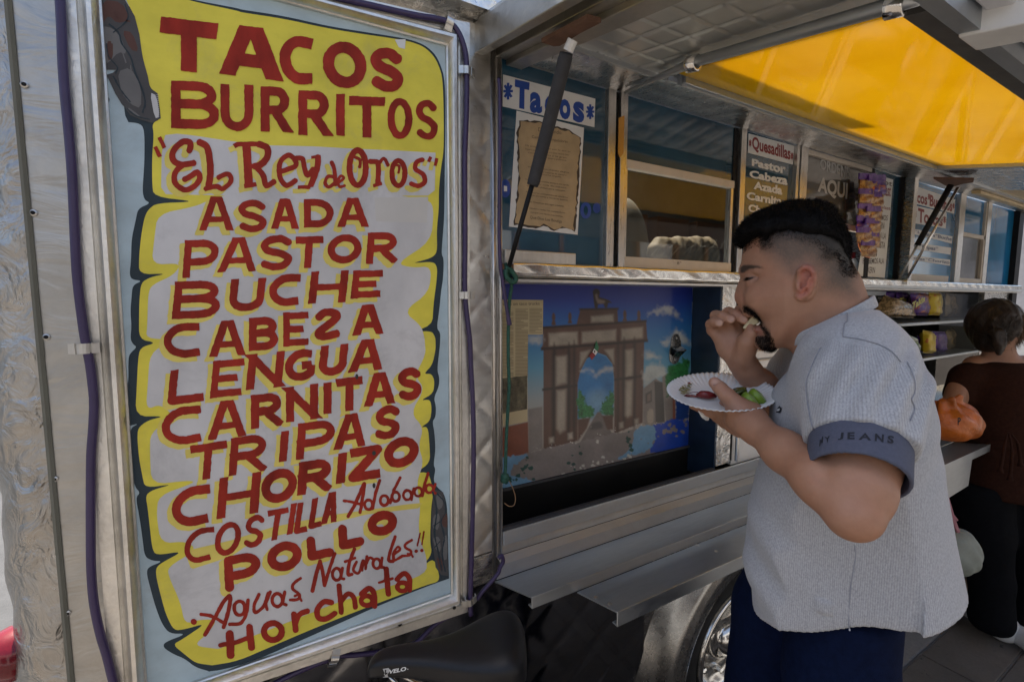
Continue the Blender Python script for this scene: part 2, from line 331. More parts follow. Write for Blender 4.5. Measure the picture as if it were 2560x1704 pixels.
# window 2
def wframe(bs):
    w=empty_part('window',TR); w.location=(-TR.location[0],-TR.location[1],-TR.location[2])
    for b_ in bs:
        o=MB().box(*b_).build('window_rail',M['cream_bar'],None,bevel=.002); o.parent=w
    return w
xa,xb=pX(1565,240),pX(1836,420); z1=float(PY(1560,397)[2]); z2=float(PY(1560,419)[2]); z3=float(PY(1560,641)[2])
w=wframe([(xa,xb,-.004,.016,z2,z1),(xa,xb,-.004,.016,zb,z3)])
MB().box(xa,xb,.008,.012,z1,zt).build('upper_pane',M['blueglass'],w); MB().box(xa+.012,xb-.012,.010,.0125,z3,z2).build('lower_pane',M['smoke'],w)
MB().box(xa,xa+.012,.0,.018,z3,z2).build('side_rail',M['alu_v'],w); MB().box(xb-.012,xb,.0,.018,z3,z2).build('side_rail',M['alu_v'],w)
post('window_post',pX(1836,420),pX(1846,420),.004,.02,M['black']); post('window_post',pX(1846,420),pX(1858,420),-.010,.02,M['alu_v'])
MB().box(pX(1858,420),pX(1984,520),.008,.014,zb,zt).build('window_panel',M['blueglass'],TR)
for a,b_,y in ((1984,1990,-.008),(1992,1999,-.012),(2001,2011,-.008)): post('window_post',pX(a,480),pX(b_,480),y,.02,M['alu_v'])
xa,xb=pX(2011,480),pX(2169,560); 
M['greypane']=glassmat('dusty grey pane',(.085,.082,.075),.12,.5)
w=wframe([(xa,xb,-.004,.016,2.128,2.146),(xa,xb,-.004,.016,float(PY(2120,576)[2]),float(PY(2120,560)[2])),(xb-.02,xb,-.004,.016,1.9,2.1)])
MB().box(xa,xb,.008,.012,1.89,zt).build('upper_pane',M['greypane'],w)
post('window_post',xb,xb+.04,.002,.02,M['black'])
MB().box(xb+.04,pX(2250,560),.008,.014,zb,zt).build('window_panel',M['blueglass'],TR)
post('window_post',pX(2246,560),pX(2256,560),-.012,.02,M['black'])
MB().add([(pX(2256,560),-.012,zb-.02),(pX(2279,560,-.05),-.05,zb-.02),(pX(2279,560,-.05),-.05,zt),(pX(2256,560),-.012,zt),(pX(2279,560,-.05)+.01,.01,zb-.02),(pX(2279,560,-.05)+.01,.01,zt)],[(0,1,2,3),(1,4,5,2)]).build('pillar_cover',M['quilt'],TR)
post('window_post',pX(2280,560,-.03),pX(2289,560,-.03),-.03,.01,M['alu_v'],zb-.03)
MB().box(2.80,pX(2392,560),.008,.014,zb,zt).build('window_panel',M['blueglass2'],TR)
MB().box(2.80,pX(2380,560),-.004,.010,zb,1.705).build('window_track',M['cream_bar'],TR)
post('window_post',pX(2392,560),pX(2405,560),-.010,.02,M['alu_v'])
xa,xb=pX(2405,560),pX(2462,580)
w=wframe([(xa,xb,-.004,.016,float(PY(2430,594)[2]),float(PY(2430,584)[2])),(xa,xb,-.004,.016,zb,1.70),(xb-.02,xb,-.004,.016,1.7,zt)])
MB().box(xa,xb,.008,.012,1.93,zt).build('upper_pane',M['blueglass2'],w); MB().box(xa,xb,.009,.012,1.7,1.93).build('lower_pane',M['greypane'],w)
post('window_post',xb,xb+.06,-.008,.02,M['alu_v'])
MB().box(xb+.06,4.36,.008,.014,zb,zt).build('window_panel',M['blueglass2'],TR)
post('window_post',4.34,4.43,-.02,.03,M['black'],.9)
# ledge under the windows, crinkled
def ledge(u,v):
    x=.56+u*3.87; y=-.04 if .2<v<.9 else (-.0 if v<.05 or v>.97 else -.036); z=1.628+v*.046
    return (x,y+(.0022*abs(math.sin(x*17+v*2.4+.9*math.sin(x*7)))+.0008*math.sin(x*60+v*5))*(.2<v<.9),z)
grid_sheet(420,8,ledge).build('ledge',metal('creased bright ledge',(.85,.84,.80),.2,.06,(3,3,3),6,.25,12,(1.5,1,1),.07,.12,.005),TR,smooth=True)
MB().box(.56,4.43,-.036,.12,1.622,1.629).build('ledge_underside',M['soffit'],TR)
MB().box(2.2,4.43,-.048,-.040,1.630,1.642).build('ledge_trim',M['strip'],TR)
# ---- mural recess ----
RX=1.391; DY=.11
MB().box(.5,RX,DY+.002,DY+.02,.95,1.63).build('recess_back',M['steel_shelf'],TR)
M['mural_blue_w']=paint('mural dark blue side wall',(.014,.03,.055),.3,.6,6,.1)
MB().box(RX,RX+.006,.0,DY+.02,.95,1.625).build('recess_side',M['mural_blue_w'],TR)
MB().add([(.5,DY,1.043),(RX,DY,1.043),(RX,DY,.93),(.5,DY,.93),(.5,.012,.93),(RX,.012,.93),(.5,.012,.988),(RX,.012,.988)],[(0,1,2,3),(3,2,5,4),(4,5,7,6)]).build('black_trough',M['blackgloss'],TR)
MB().box(.545,RX,DY-.008,DY,1.038,1.045).box(.545,RX+.004,-.004,.008,.984,.993).build('trough_lip',M['darkgrey'],TR)
# column, hinge, louvred panel
MB().box(RX+.006,pX(1836,800),-.004,.02,1.0,1.628).build('recess_column',M['crinkle'],TR)
MB().box(pX(1836,800),pX(1848,800),.006,.02,1.0,1.628).build('door_gap',M['black'],TR)
MB().tube([(pX(1848,900),-.006,1.0),(pX(1848,900),-.006,1.6)],.006,8).build('hinge',M['chrome'],TR)
MB().box(pX(1850,800),2.1,.012,.03,.98,1.628).build('louver_back',M['white_plast'],TR)
M['louv']=paint('white painted louver',(.74,.73,.71),.5,.08,10,.15,40,dirt=.2)
for i in range(13):
    z=1.15+.036*i; MB().add([(1.53,-.006,z),(2.08,-.006,z),(2.08,-.014,z+.026),(1.53,-.014,z+.026),(2.08,.012,z+.034),(1.53,.012,z+.034)],[(0,1,2,3),(3,2,4,5)]).build('louver_slat',M['louv'],TR)
# snack opening
SX0,SX1=2.1,3.88
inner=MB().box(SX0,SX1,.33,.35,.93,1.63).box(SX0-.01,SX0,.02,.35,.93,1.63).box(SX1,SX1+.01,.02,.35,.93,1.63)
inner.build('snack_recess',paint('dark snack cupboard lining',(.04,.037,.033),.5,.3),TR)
MB().box(SX1,4.34,-.004,.02,.93,1.628).build('side_panel',M['quilt'],TR)
MB().box(SX1-.02,SX1+.03,-.012,.0,.93,1.628).build('recess_frame',M['alu_v'],TR)
for z in (1.462,1.272): MB().box(SX0,SX1,-.01,.33,z-.014,z).build('snack_shelf',M['steel_shelf'],TR,bevel=.002)
MB().box(SX0,SX1,.008,.01,.96,1.1).build('snack_rail',M['chrome'],TR)
# ---- sill and serving shelves ----
MB().box(.547,4.34,-.008,.0,.947,.985).build('sill_strip',M['strip'],TR,bevel=.002)
MB().box(.54,4.34,-.002,.012,.922,.947).build('sill_recess',M['soffit'],TR)
MB().add([(.53,-.004,.922),(4.34,-.004,.922),(4.34,-.028,.912),(.53,-.028,.912),(.515,-.03,.878),(4.34,-.03,.878)],[(0,1,2,3),(3,2,5,4)]).build('sill_strip',M['strip'],TR)
def shelf(name,x0,x1,y0,z0,y1,z1,lip,th=.0035):
    s=MB(); s.hexa([(x0,y0,z0),(x1,y0,z0),(x1,y1,z1),(x0,y1,z1)],[(x0,y0,z0-th),(x1,y0,z0-th),(x1,y1,z1-th),(x0,y1,z1-th)])
    s.box(x0,x1,y1-th,y1,z1-lip,z1+.0005).box(x0,x1,y1+.0,y1+.012,z1-lip,z1-lip+.003)
    return s.build(name,M['steel_shelf'],TR,bevel=.001)
shelf('serving_shelf',.51,4.3,-.03,.876,-.2,.935,.026)
shelf('serving_shelf',.632,4.25,-.205,.909,-.335,.941,.032)
for px,py in ((1744,1363),(1791,1378),(1613,1390),(1490,1493),(1525,1510)):
    n_=np.array([0,.24,1.]); p=PP(px,py,(0,-.205,.9095),n_); MB().lathe(p,(0,0,1),[(.0055,0),(.0055,.0012),(.0025,.0006),(0,.0006)],12).build('shelf_screw',M['alu'],TR)
MB().prism([(2.12,-.338,.93),(2.62,-.338,.93),(2.60,-.338,.80),(2.3,-.338,.79)],(0,.003,0)).build('shelf_flap',M['steel_shelf'],TR)
# ---- skirt, wheel arch, wheel ----
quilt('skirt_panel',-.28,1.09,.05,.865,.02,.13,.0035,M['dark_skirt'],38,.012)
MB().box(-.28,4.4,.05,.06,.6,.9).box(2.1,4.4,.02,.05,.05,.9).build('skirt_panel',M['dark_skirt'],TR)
WC=(1.60,.237)
def arch(u,v):
    prof=[(.372,.05),(.374,-.03),(.385,-.05),(.42,-.058),(.46,-.05),(.50,-.02),(.545,.02)]
    k=v*(len(prof)-1); i=min(int(k),len(prof)-2); t=k-i; r=prof[i][0]*(1-t)+prof[i+1][0]*t; y=prof[i][1]*(1-t)+prof[i+1][1]*t
    a=-.35+u*(math.pi+.7); return (WC[0]-r*math.cos(a),y,WC[1]+r*math.sin(a)*(1.0 if r<.4 else 1.03))
M['fender']=metal('smeared polished fender',(.34,.335,.32),.27,.06,(4,4,4),4,.08,12,(1,1,1),.05,.05)
grid_sheet(60,24,arch).build('wheel_arch',M['fender'],TR,smooth=True)
fl=MB(); 
for a0,a1 in ((0,1),):
    n=24; ring=[(WC[0]-.545*math.cos(-.35+i/n*(math.pi+.7)),WC[1]+.56*math.sin(-.35+i/n*(math.pi+.7))) for i in range(n+1)]
    for i in range(n):
        (xa_,za_),(xb_,zb_)=ring[i],ring[i+1]
        ext=lambda x,z:(1.05 if x<WC[0]-.3 else (2.15 if x>WC[0]+.3 else x), .9 if abs(x-WC[0])<=.3 else max(z,.03))
        ea,eb=ext(xa_,za_),ext(xb_,zb_); fl.quad((xa_,.02,za_),(xb_,.02,zb_),(eb[0],.02,eb[1]),(ea[0],.02,ea[1]))
fl.build('fender_panel',M['fender'],TR)
WH=empty_part('wheel',TR)
def under(o): o.parent=WH; return o
c=(WC[0],.0,WC[1]); ax=(0,-1,0)
under(MB().lathe(c,ax,[(.24,-.22),(.34,-.22),(.368,-.19),(.372,-.05),(.36,-.02),(.31,.004),(.255,-.004),(.24,-.02)],48).build('tyre',M['tyre'],TR,smooth=True))
under(MB().lathe(c,ax,[(.246,-.03),(.246,.004),(.236,.010),(.226,.004),(.214,-.02),(.20,-.055),(.17,-.085),(.13,-.10),(.105,-.095),(.098,-.10),(.0,-.11)],64).build('rim',M['chrome'],TR,smooth=True))
under(MB().lathe((WC[0],.0,WC[1]),ax,[(.092,-.10),(.088,-.07),(.078,-.062),(.072,-.066),(.066,-.05),(.05,-.03),(.025,-.018),(0,-.015)],40).build('hub_cap',M['chrome'],TR,smooth=True))
for k in range(8):
    a=k*math.pi/4; under(MB().lathe((WC[0]+.15*math.cos(a),.0,WC[1]+.15*math.sin(a)),ax,[(.012,-.10),(.012,-.075),(.006,-.07),(0,-.07)],6).build('lug_nut',M['chrome'],TR))
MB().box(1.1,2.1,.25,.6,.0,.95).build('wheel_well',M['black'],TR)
# ================= AWNING (part of the truck) =================
AS=.2
def AP(X,d,h=0): return (X,-d,2.15-AS*d+h)
AWN=np.array([0,-AS,1.]) # plane z=2.15+AS*y
def AW(px,py,h=0.): return PP(px,py,(0,0,2.15+h),AWN)
def awbox(mb,X0,X1,d0,d1,h0,h1):
    return mb.hexa([AP(X0,d0,h0),AP(X1,d0,h0),AP(X1,d1,h0),AP(X0,d1,h0)],[AP(X0,d0,h1),AP(X1,d0,h1),AP(X1,d1,h1),AP(X0,d1,h1)])
AWG=empty_part('awning',TR); AWG.location=(-TR.location[0],-TR.location[1],-TR.location[2])
def ab(mb,name,mat,smooth=False,bevel=0):
    o=mb.build(name,mat,None,smooth,bevel=bevel); o.parent=AWG; return o
def aq(name,X0,X1,d0,d1,cell,amp,mat,h=0):
    o=quilt(name,X0,X1,d0,d1,0,cell,amp,mat,0,.0045 if X1-X0<1 else .014,TR,ex=14 if X1-X0<1 else 6,frame=lambda x,d,hh:AP(x,d,h-hh)); o.parent=AWG; o.location=(0,0,0); return o
M['aw_sheet']=paint('hazy quilted awning underside',(.60,.60,.58),.34,.05,6,.1,40,metal=.9,dirt=.1)
aq('quilted_ceiling',.60,.885,.18,.70,.062,.0035,M['aw_sheet'])
aq('inner_soffit',.545,4.43,.0,.19,.085,.003,metal('brushed soffit sheet',(.70,.69,.67),.30,.08,(14,3,3),6,.05,10,(1,2,1),.08,.12))
aq('inner_soffit',2.40,3.19,.19,.70,.085,.003,metal('shiny crumpled soffit',(.62,.63,.64),.22,.1,(3,3,3),6,.8,16,(1,2.5,1),.08,.1))
ab(awbox(awbox(MB(),.60,.90,.174,.184,-.012,-.002),.9,4.3,.178,.19,-.010,0),'ceiling_trim',M['strip'])
s=MB()
for d0,d1,h0 in ((.190,.197,-.016),(.199,.206,-.020),(.208,.216,-.014)): awbox(s,.93,2.40,d0,d1,h0,.01)
ab(s,'skylight_rail',M['strip'])
ab(awbox(MB(),.90,2.40,.216,.665,.0,.006),'amber_skylight',M['amber'])
ab(awbox(MB(),.90,2.40,.216,.222,.006,.05),'skylight_curb',M['white_plast'])
ab(awbox(MB(),2.40,2.44,.19,.70,-.012,.02),'frame_bar',M['steel_shelf'])
ab(awbox(MB(),.86,3.2,.665,.715,-.022,.02),'outer_beam',paint('grimy beam',(.10,.095,.088),.6,.3,12,.4,60,metal=.5,dirt=.5))
ab(awbox(awbox(MB(),.60,4.43,.70,.725,-.03,.05),.60,.865,.66,.7,-.01,.02),'outer_beam',M['steel_shelf'])
s=MB(); awbox(s,.477,.500,.0,.74,-.012,.055); awbox(s,.500,.532,.0,.74,.018,.055); awbox(s,.532,.560,.0,.74,-.006,.05); awbox(s,.560,.604,.0,.74,-.018,.05)
ab(s,'end_channel',metal('grimy channel aluminium',(.50,.48,.44),.42,.12,(3,3,3),5,.3,30,(1,1,1),.08,.5),bevel=.002)
# upper skin above
ab(awbox(MB(),.48,.90,.0,.72,.05,.062),'top_skin',M['quilt']); ab(awbox(awbox(MB(),2.42,3.2,.0,.72,.05,.062),.9,2.42,.0,.19,.05,.062),'top_skin',M['quilt'])
ab(awbox(MB(),4.3,4.43,.0,.72,.0,.062),'top_skin',M['quilt'])
M['cream_light']=paint('cream translucent sheet',(.62,.48,.25),.4)
ab(awbox(MB(),3.19,4.3,.19,.70,.0,.006),'cream_skylight',M['cream_light'])
ab(awbox(MB(),3.19,4.35,.10,.135,-.02,-.005),'skylight_rail',M['cream_light'])
# round stiffening rod with clips
r0=AW(1563,231,-.012); r1=AW(1731,157,-.022); r2=AW(2229,14,-.022); r3=AW(2300,-8,-.022)
ab(MB().tube([r0,r0*.7+r1*.3,r1,r2,r3],[.004,.005,.010,.011,.011],10),'stiffening_rod',M['steel_shelf'],True)
for px,py in ((1733,156),(2243,8)):
    p=AW(px,py,-.022); ab(MB().lathe(p+np.array([0,.012,0]),(.1,-1,-.2),[(.016,0),(.016,.022),(.011,.022)],14),'rod_clip',M['chrome'],True)
# white outer flap beyond the beam
M['flap']=paint('white enamelled flap',(.66,.66,.68),.45,.06,5,.1)
ab(awbox(MB(),.9,4.43,.735,1.18,.035,.045),'outer_flap',M['flap']); ab(awbox(MB(),.9,4.43,.728,.76,-.005,.035),'flap_hem',M['flap'],bevel=.004)
ab(awbox(MB(),.955,1.03,.70,1.16,-.035,.03),'flap_arm',M['white_plast'],bevel=.003)
# gas struts
c1=crop(1180,0,3.136)
pl=[c1(*p) for p in ((545,335),(905,150),(1012,180),(850,262),(690,362),(640,366))]
ab(MB().prism([AW(x,y,-.028) for x,y in pl],(0,0,.008)),'strut_plate',M['rust'])
t=AW(1433,108,-.04); b_=PY(1272,668,-.05)
def lerp(a,b,t): return a*(1-t)+b*t
q=PY(*c1(735,400),float(lerp(t,b_,.06)[1])); 
k=lambda px,py,f_: PY(px,py,float(lerp(t,b_,f_)[1]))
ab(MB().tube([k(1432,100,0),k(1420,128,.05)],.010,10),'strut_joint',M['white_plast'])
ab(MB().tube([k(1416,133,.06),k(1412,150,.09),k(1372,310,.37),k(1334,455,.62),k(1331,464,.63)],[.0125,.0138,.0138,.0135,.012],14),'strut_sleeve',M['darkgrey'],True)
ab(MB().tube([k(1331,460,.62),b_],.0055,8),'strut_rod',M['black'],True)
c4=crop(2120,400,4.3545)
t=AW(*c4(1130,235),-.03); b2=PY(*c4(640,1290),-.04)
k2=lambda px,py,f_: PY(*c4(px,py),float(lerp(t,b2,f_)[1]))
ab(MB().prism([AW(*c4(x,y),-.03) for x,y in ((930,205),(1370,215),(1365,245),(1250,262),(1120,300),(1050,275))],(0,0,.008)),'strut_plate',M['rust'])
ab(MB().tube([k2(1120,270,.03),k2(755,925,.62)],.0115,12),'strut_sleeve',M['black'],True)
ab(MB().tube([k2(755,925,.62),k2(560,1290,1)],.005,8),'strut_rod',M['steel_shelf'],True)
ab(MB().tube([k2(1200,295,.02),k2(640,1290,1)],.006,10),'brace_bar',M['chrome'],True)
# ================= MENU BOARD =================
BY=-.020
BD=thing('menu_board','hand painted yellow and red menu board listing tacos and burritos in an aluminium frame','menu board',(.11,-.02,.86))
Bp=lambda e:(lambda x,y:PY(x,y,BY-e))
IN=[(248,-115),(1113,117),(1126,1480),(371,1740)]   # inner frame corners TL TR BR BL
OUT=[(142,-168),(1168,66),(1168,1519),(288,1812)]
MB().hexa([PY(*p,BY) for p in [(240,-125),(1120,112),(1132,1484),(365,1750)]],[PY(*p,BY)+np.array([0,.012,0]) for p in [(240,-125),(1120,112),(1132,1484),(365,1750)]]).build('board_panel',M['s_blue'],BD)
prof=[(0,.0),(.0,.006),(.06,.008),(.10,.018),(.2,.024),(.32,.024),(.42,.018),(.47,.010),(.52,.008),(.58,.010),(.60,.014),(1.0,.014),(1.0,.0),(1.0,-.014)]
for i in range(4):
    j=(i+1)%4; mb=MB(); vs=[]
    A0,A1=PY(*IN[i],BY),PY(*IN[j],BY); B0,B1=PY(*OUT[i],BY),PY(*OUT[j],BY)
    seg=40
    for k in range(seg+1):
        t=k/seg
        for u,h in prof:
            a=A0*(1-t)+A1*t; b=B0*(1-t)+B1*t; p=a*(1-u)+b*u; p=p+np.array([0,-h,0]); vs.append(p)
    n=len(prof); mb.add(vs,[(k*n+q,k*n+q+1,(k+1)*n+q+1,(k+1)*n+q) for k in range(seg) for q in range(n-1)])
    fr=mb.build('frame_rail',M['rim_alu'],BD,auto=True)
for px,py in ((1136,1518),(1000,1560),(560,1718)):
    p=PY(px,py,BY-.0142); MB().lathe(p,(0,-1,0),[(.0045,0),(.004,.0012),(.0015,.0006),(0,.0006)],10).build('frame_screw',M['black'],BD)
def chaikin(p,n=2,r=.22):
    p=[np.array(q,float) for q in p]
    for _ in range(n): p=[x for i in range(len(p)) for x in (p[i]*(1-r)+p[(i+1)%len(p)]*r,p[i]*r+p[(i+1)%len(p)]*(1-r))]
    return p
def flat(name,pts,cr,e,mat,parent,smooth=0,Yf=None):
    Q=[np.array(cr(*p)) if cr else np.array(p) for p in pts]
    if smooth: Q=catmull(Q,smooth,True)
    Yf=Yf or Bp(e); P=[Yf(*q) for q in Q]; tr=tessellate_polygon([[Vector((p[0],p[2],0)) for p in P]])
    me=bpy.data.meshes.new(name); me.from_pydata([tuple(p) for p in P],[],[tuple(t) for t in tr]); return link(name,me,mat,parent)
c1=crop(0,0,1.8406); c2=crop(600,0,1.8406); c3=crop(0,852,1.8406); c4_=crop(600,852,1.8406); cA=crop(340,0,2.945); cB=crop(320,460,2.945); cC=crop(320,860,2.945); cD=crop(340,1200,2.945)
def tr(cr,l): return [cr(*p) for p in l]
dark=tr(c1,[(575,-40),(560,560),(650,568),(665,610),(665,740),(655,880),(665,920),(692,935),(635,960),(625,1010),(605,1100),(603,1200),(596,1260),(605,1285),(655,1292),(610,1312),(605,1370),(600,1430),(605,1500),(600,1560)])+\
 tr(c3,[(612,15),(630,28),(595,60),(590,100),(592,170),(580,260),(580,395),(640,378),(598,402),(595,500),(605,580),(620,670),(645,697),(625,720),(640,800),(655,900),(665,990),(700,1010),(750,1012),(680,1040),(675,1070),(690,1130),(715,1220),(745,1300),(780,1345),(860,1345),(755,1385),(752,1410),(800,1440),(850,1460),(900,1500),(970,1520)])+\
 tr(cD,[(520,1407),(640,1392),(850,1335),(1100,1228),(1490,1055),(1750,937),(2000,835),(2200,758),(2305,722)])+\
 tr(c4_,[(962,1090),(958,960),(955,770),(940,700),(905,670),(890,640),(900,590),(890,570),(900,500),(895,420),(885,370),(900,350),(902,300),(892,262),(915,210),(918,170),(907,132),(918,40),(921,5)])+\
 tr(c2,[(922,1530),(905,1510),(918,1420),(925,1340),(935,1280),(938,1190),(927,1170),(932,1100),(940,1000),(942,780),(946,560),(944,400),(934,330),(903,255),(852,208),(780,182),(700,168),(560,146),(400,120),(200,74),(0,44)])+tr(c1,[(1100,40),(860,-5),(780,-40)])
flat('scroll_outline',chaikin(dark,2),None,.0003,M['s_dark'],BD)
yel=tr(c1,[(572,-45),(580,2),(620,75),(642,160),(655,260),(680,350),(690,405),(725,430),(742,545),(700,568),(708,620),(700,720),(700,840),(707,905),(910,928),(720,935),(682,965),(665,1000),(650,1080),(640,1180),(640,1262),(770,1258),(692,1275),(650,1300),(642,1370),(640,1450),(640,1560)])+\
 tr(c3,[(720,8),(645,30),(635,90),(630,200),(622,347),(760,345),(680,365),(635,400),(632,450),(640,540),(655,620),(667,675),(800,657),(700,685),(670,710),(680,770),(690,860),(700,950),(717,985),(845,965),(742,1020),(717,1045),(720,1090),(745,1190),(765,1260),(800,1330),(850,1325),(950,1296),(840,1370),(795,1395),(850,1440),(900,1480),(975,1490)])+\
 tr(cD,[(560,1360),(750,1328),(1000,1220),(1300,1092),(1600,972),(1900,858),(2150,765),(2225,745),(2235,700),(2195,570),(2105,635),(2180,540),(2165,450),(2170,300)])+\
 tr(c4_,[(880,760),(890,700),(880,650),(865,602),(805,607),(875,560),(872,480),(865,393),(830,398),(875,368),(882,310),(875,268),(830,274),(890,240),(895,180),(880,150),(845,152),(885,110),(900,40),(900,5)])+\
 tr(c2,[(898,1550),(880,1520),(750,1532),(885,1500),(890,1400),(905,1290),(908,1230),(890,1203),(785,1212),(880,1188),(908,1160),(905,1060),(915,960),(915,870),(925,770),(937,700),(938,560),(934,400),(927,335),(897,264),(848,216),(780,191),(700,177),(560,157),(400,131),(200,87),(0,57)])+tr(c1,[(1100,52),(860,2),(780,-35)])
flat('scroll_paper',chaikin(yel,2),None,.0006,M['s_yel'],BD)
flat('white_band',tr(cA,[(215,995),(300,985),(400,995),(700,1040),(950,1070),(1300,1078),(1600,1095),(1900,1108),(2205,1125),(2200,1400),(2150,1440),(1400,1440),(700,1440),(220,1430),(185,1380),(190,1130),(205,1040)]),None,.00075,M['s_white'],BD)
wh=tr(c1,[(960,922),(900,950),(725,985),(710,1100),(698,1218),(835,1210),(800,1265),(700,1310),(682,1350),(678,1500),(672,1555),(790,1562)])+tr(c3,[(790,0),(690,55),(680,200),(672,315),(740,290),(805,350),(692,420),(690,520),(697,660),(870,640),(900,650),(730,710),(720,800),(740,930),(860,920),(905,960),(770,1040),(780,1090),(830,1200),(850,1300),(920,1280),(1000,1280),(960,1340),(890,1400),(1000,1415)])+\
 tr(cD,[(620,1235),(900,1130),(1200,1010),(1500,890),(1800,800),(2140,690),(2140,560),(2090,440),(2080,330)])+tr(c4_,[(830,760),(812,650),(845,560),(820,480),(845,400),(785,330),(850,220),(805,160),(855,60),(850,5)])+\
 tr(c2,[(850,1560),(835,1500),(752,1432),(870,1345),(882,1225),(790,1232),(720,1212),(880,1110),(892,960),(870,920),(735,902),(700,870),(500,860),(300,880),(0,860)])+tr(c1,[(1100,880)])
flat('white_field',chaikin(wh,2),None,.0009,M['s_white'],BD)
flat('yellow_streak',tr(cD,[(400,640),(357,520),(700,440),(1000,345),(1400,260),(2000,175),(2110,165),(2080,205),(1700,250),(1300,350),(1000,415),(800,490),(700,560),(420,650)]),None,.00115,M['s_halo'],BD)
# painted rock shapes
flat('rock_paint',tr(c1,[(468,-40),(590,-40),(575,0),(620,75),(642,160),(655,260),(680,350),(690,405),(725,430),(740,545),(700,566),(650,552),(600,530),(575,495),(560,480),(530,430),(490,345),(520,335),(535,322),(482,322)]),None,.0012,M['s_rock'],BD)
for l,m in (([(470,120),(520,130),(560,180),(585,250),(545,240),(500,290),(480,290)],'s_rockl'),([(470,0),(560,10),(600,90),(540,110),(500,70),(472,110)],'s_brown'),([(490,190),(520,190),(520,270),(495,280)],'s_brown'),([(560,140),(610,150),(640,240),(600,230)],'s_brown'),([(540,330),(600,310),(650,400),(650,500),(600,480),(560,430)],'s_rockl'),([(690,425),(720,440),(735,540),(712,545)],'s_white'),([(585,490),(640,530),(650,545),(600,520)],'s_rockl')):
    flat('rock_patch',chaikin(tr(c1,l),1),None,.00135+.00002*l[0][1]/20,M[m],BD)
flat('rock_paint',tr(c4_,[(890,680),(935,695),(950,770),(958,1080),(925,1075),(900,1040),(890,960),(880,880),(885,760)]),None,.0012,M['s_rock'],BD)
for l,m in (([(900,700),(930,710),(935,760),(910,780)],'s_rockl'),([(890,800),(920,790),(915,870),(885,860)],'s_rockl'),([(930,800),(955,790),(955,860),(930,850)],'s_brown'),([(885,900),(920,900),(925,970),(900,960)],'s_rockl'),([(932,900),(955,890),(955,1000),(935,1010)],'s_rockl'),([(905,990),(930,1000),(935,1060),(915,1050)],'s_brown')):
    flat('rock_patch',chaikin(tr(c4_,l),1),None,.00135+.00002*(l[0][1]-690)/20,M[m],BD)
flat('paper_scrap',tr(cA,[(1905,292),(1985,290),(1980,362),(1935,350)]),None,.0013,M['p_white'],BD)
flat('glue_patch',tr(cB,[(1815,100),(2210,95),(2200,285),(1825,275)]),None,.0012,paint('faint glue stain',(.535,.515,.475),.5,.05),BD)

def PYv(x,y,Y):
    x=np.asarray(x,float); y=np.asarray(y,float); r=FW+((x-1280)/FPX)[:,None]*RT-((y-852)/FPX)[:,None]*UP; return CAM+r*((Y-CAM[1])/r[:,1])[:,None]
def contour_mesh(name,D,x0,y0,h,cr,Y,mat,parent):
    """filled region D<0 of a sampled field as one flat mesh (marching squares, full cells merged in runs)"""
    V=[];F=[];ins=D<0; ny,nx=D.shape; a=ins[:-1,:-1].astype(int)+ins[:-1,1:]+ins[1:,:-1]+ins[1:,1:]
    for j in range(ny-1):
        row=a[j]; full=np.flatnonzero(row==4)
        if len(full):
            br=np.flatnonzero(np.diff(full)>1); st=np.r_[full[0],full[br+1]]; en=np.r_[full[br],full[-1]]
            for s_,e_ in zip(st,en): n=len(V); V+=[(s_,j),(e_+1,j),(e_+1,j+1),(s_,j+1)]; F.append((n,n+1,n+2,n+3))
        for i in np.flatnonzero((row>0)&(row<4)):
            c=[(i,j,D[j,i]),(i+1,j,D[j,i+1]),(i+1,j+1,D[j+1,i+1]),(i,j+1,D[j+1,i])]; P=[]
            for k in range(4):
                p=c[k];q=c[(k+1)%4]
                if p[2]<0: P.append((p[0],p[1]))
                if (p[2]<0)!=(q[2]<0): t=p[2]/(p[2]-q[2]); P.append((p[0]+(q[0]-p[0])*t,p[1]+(q[1]-p[1])*t))
            if len(P)>2: n=len(V); V+=P; F.append(tuple(range(n,n+len(P))))
    if not V: return None
    V=np.array(V,float); X=x0+V[:,0]*h; Yc=y0+V[:,1]*h; px=cr(X,Yc); W_=PYv(px[0],px[1],Y)
    me=bpy.data.meshes.new(name); me.from_pydata(W_.tolist(),[],F); return link(name,me,mat,parent)
def vnoise(shape,cell,seed):
    r=np.random.default_rng(seed); n=(shape[0]//cell+3,shape[1]//cell+3); g_=r.standard_normal(n); y=np.arange(shape[0])/cell; x=np.arange(shape[1])/cell
    j=y.astype(int);i=x.astype(int);v=(y-j)[:,None];u=(x-i)[None]; v=v*v*(3-2*v);u=u*u*(3-2*u)
    return g_[j][:,i]*(1-u)*(1-v)+g_[j][:,i+1]*u*(1-v)+g_[j+1][:,i]*(1-u)*v+g_[j+1][:,i+1]*u*v
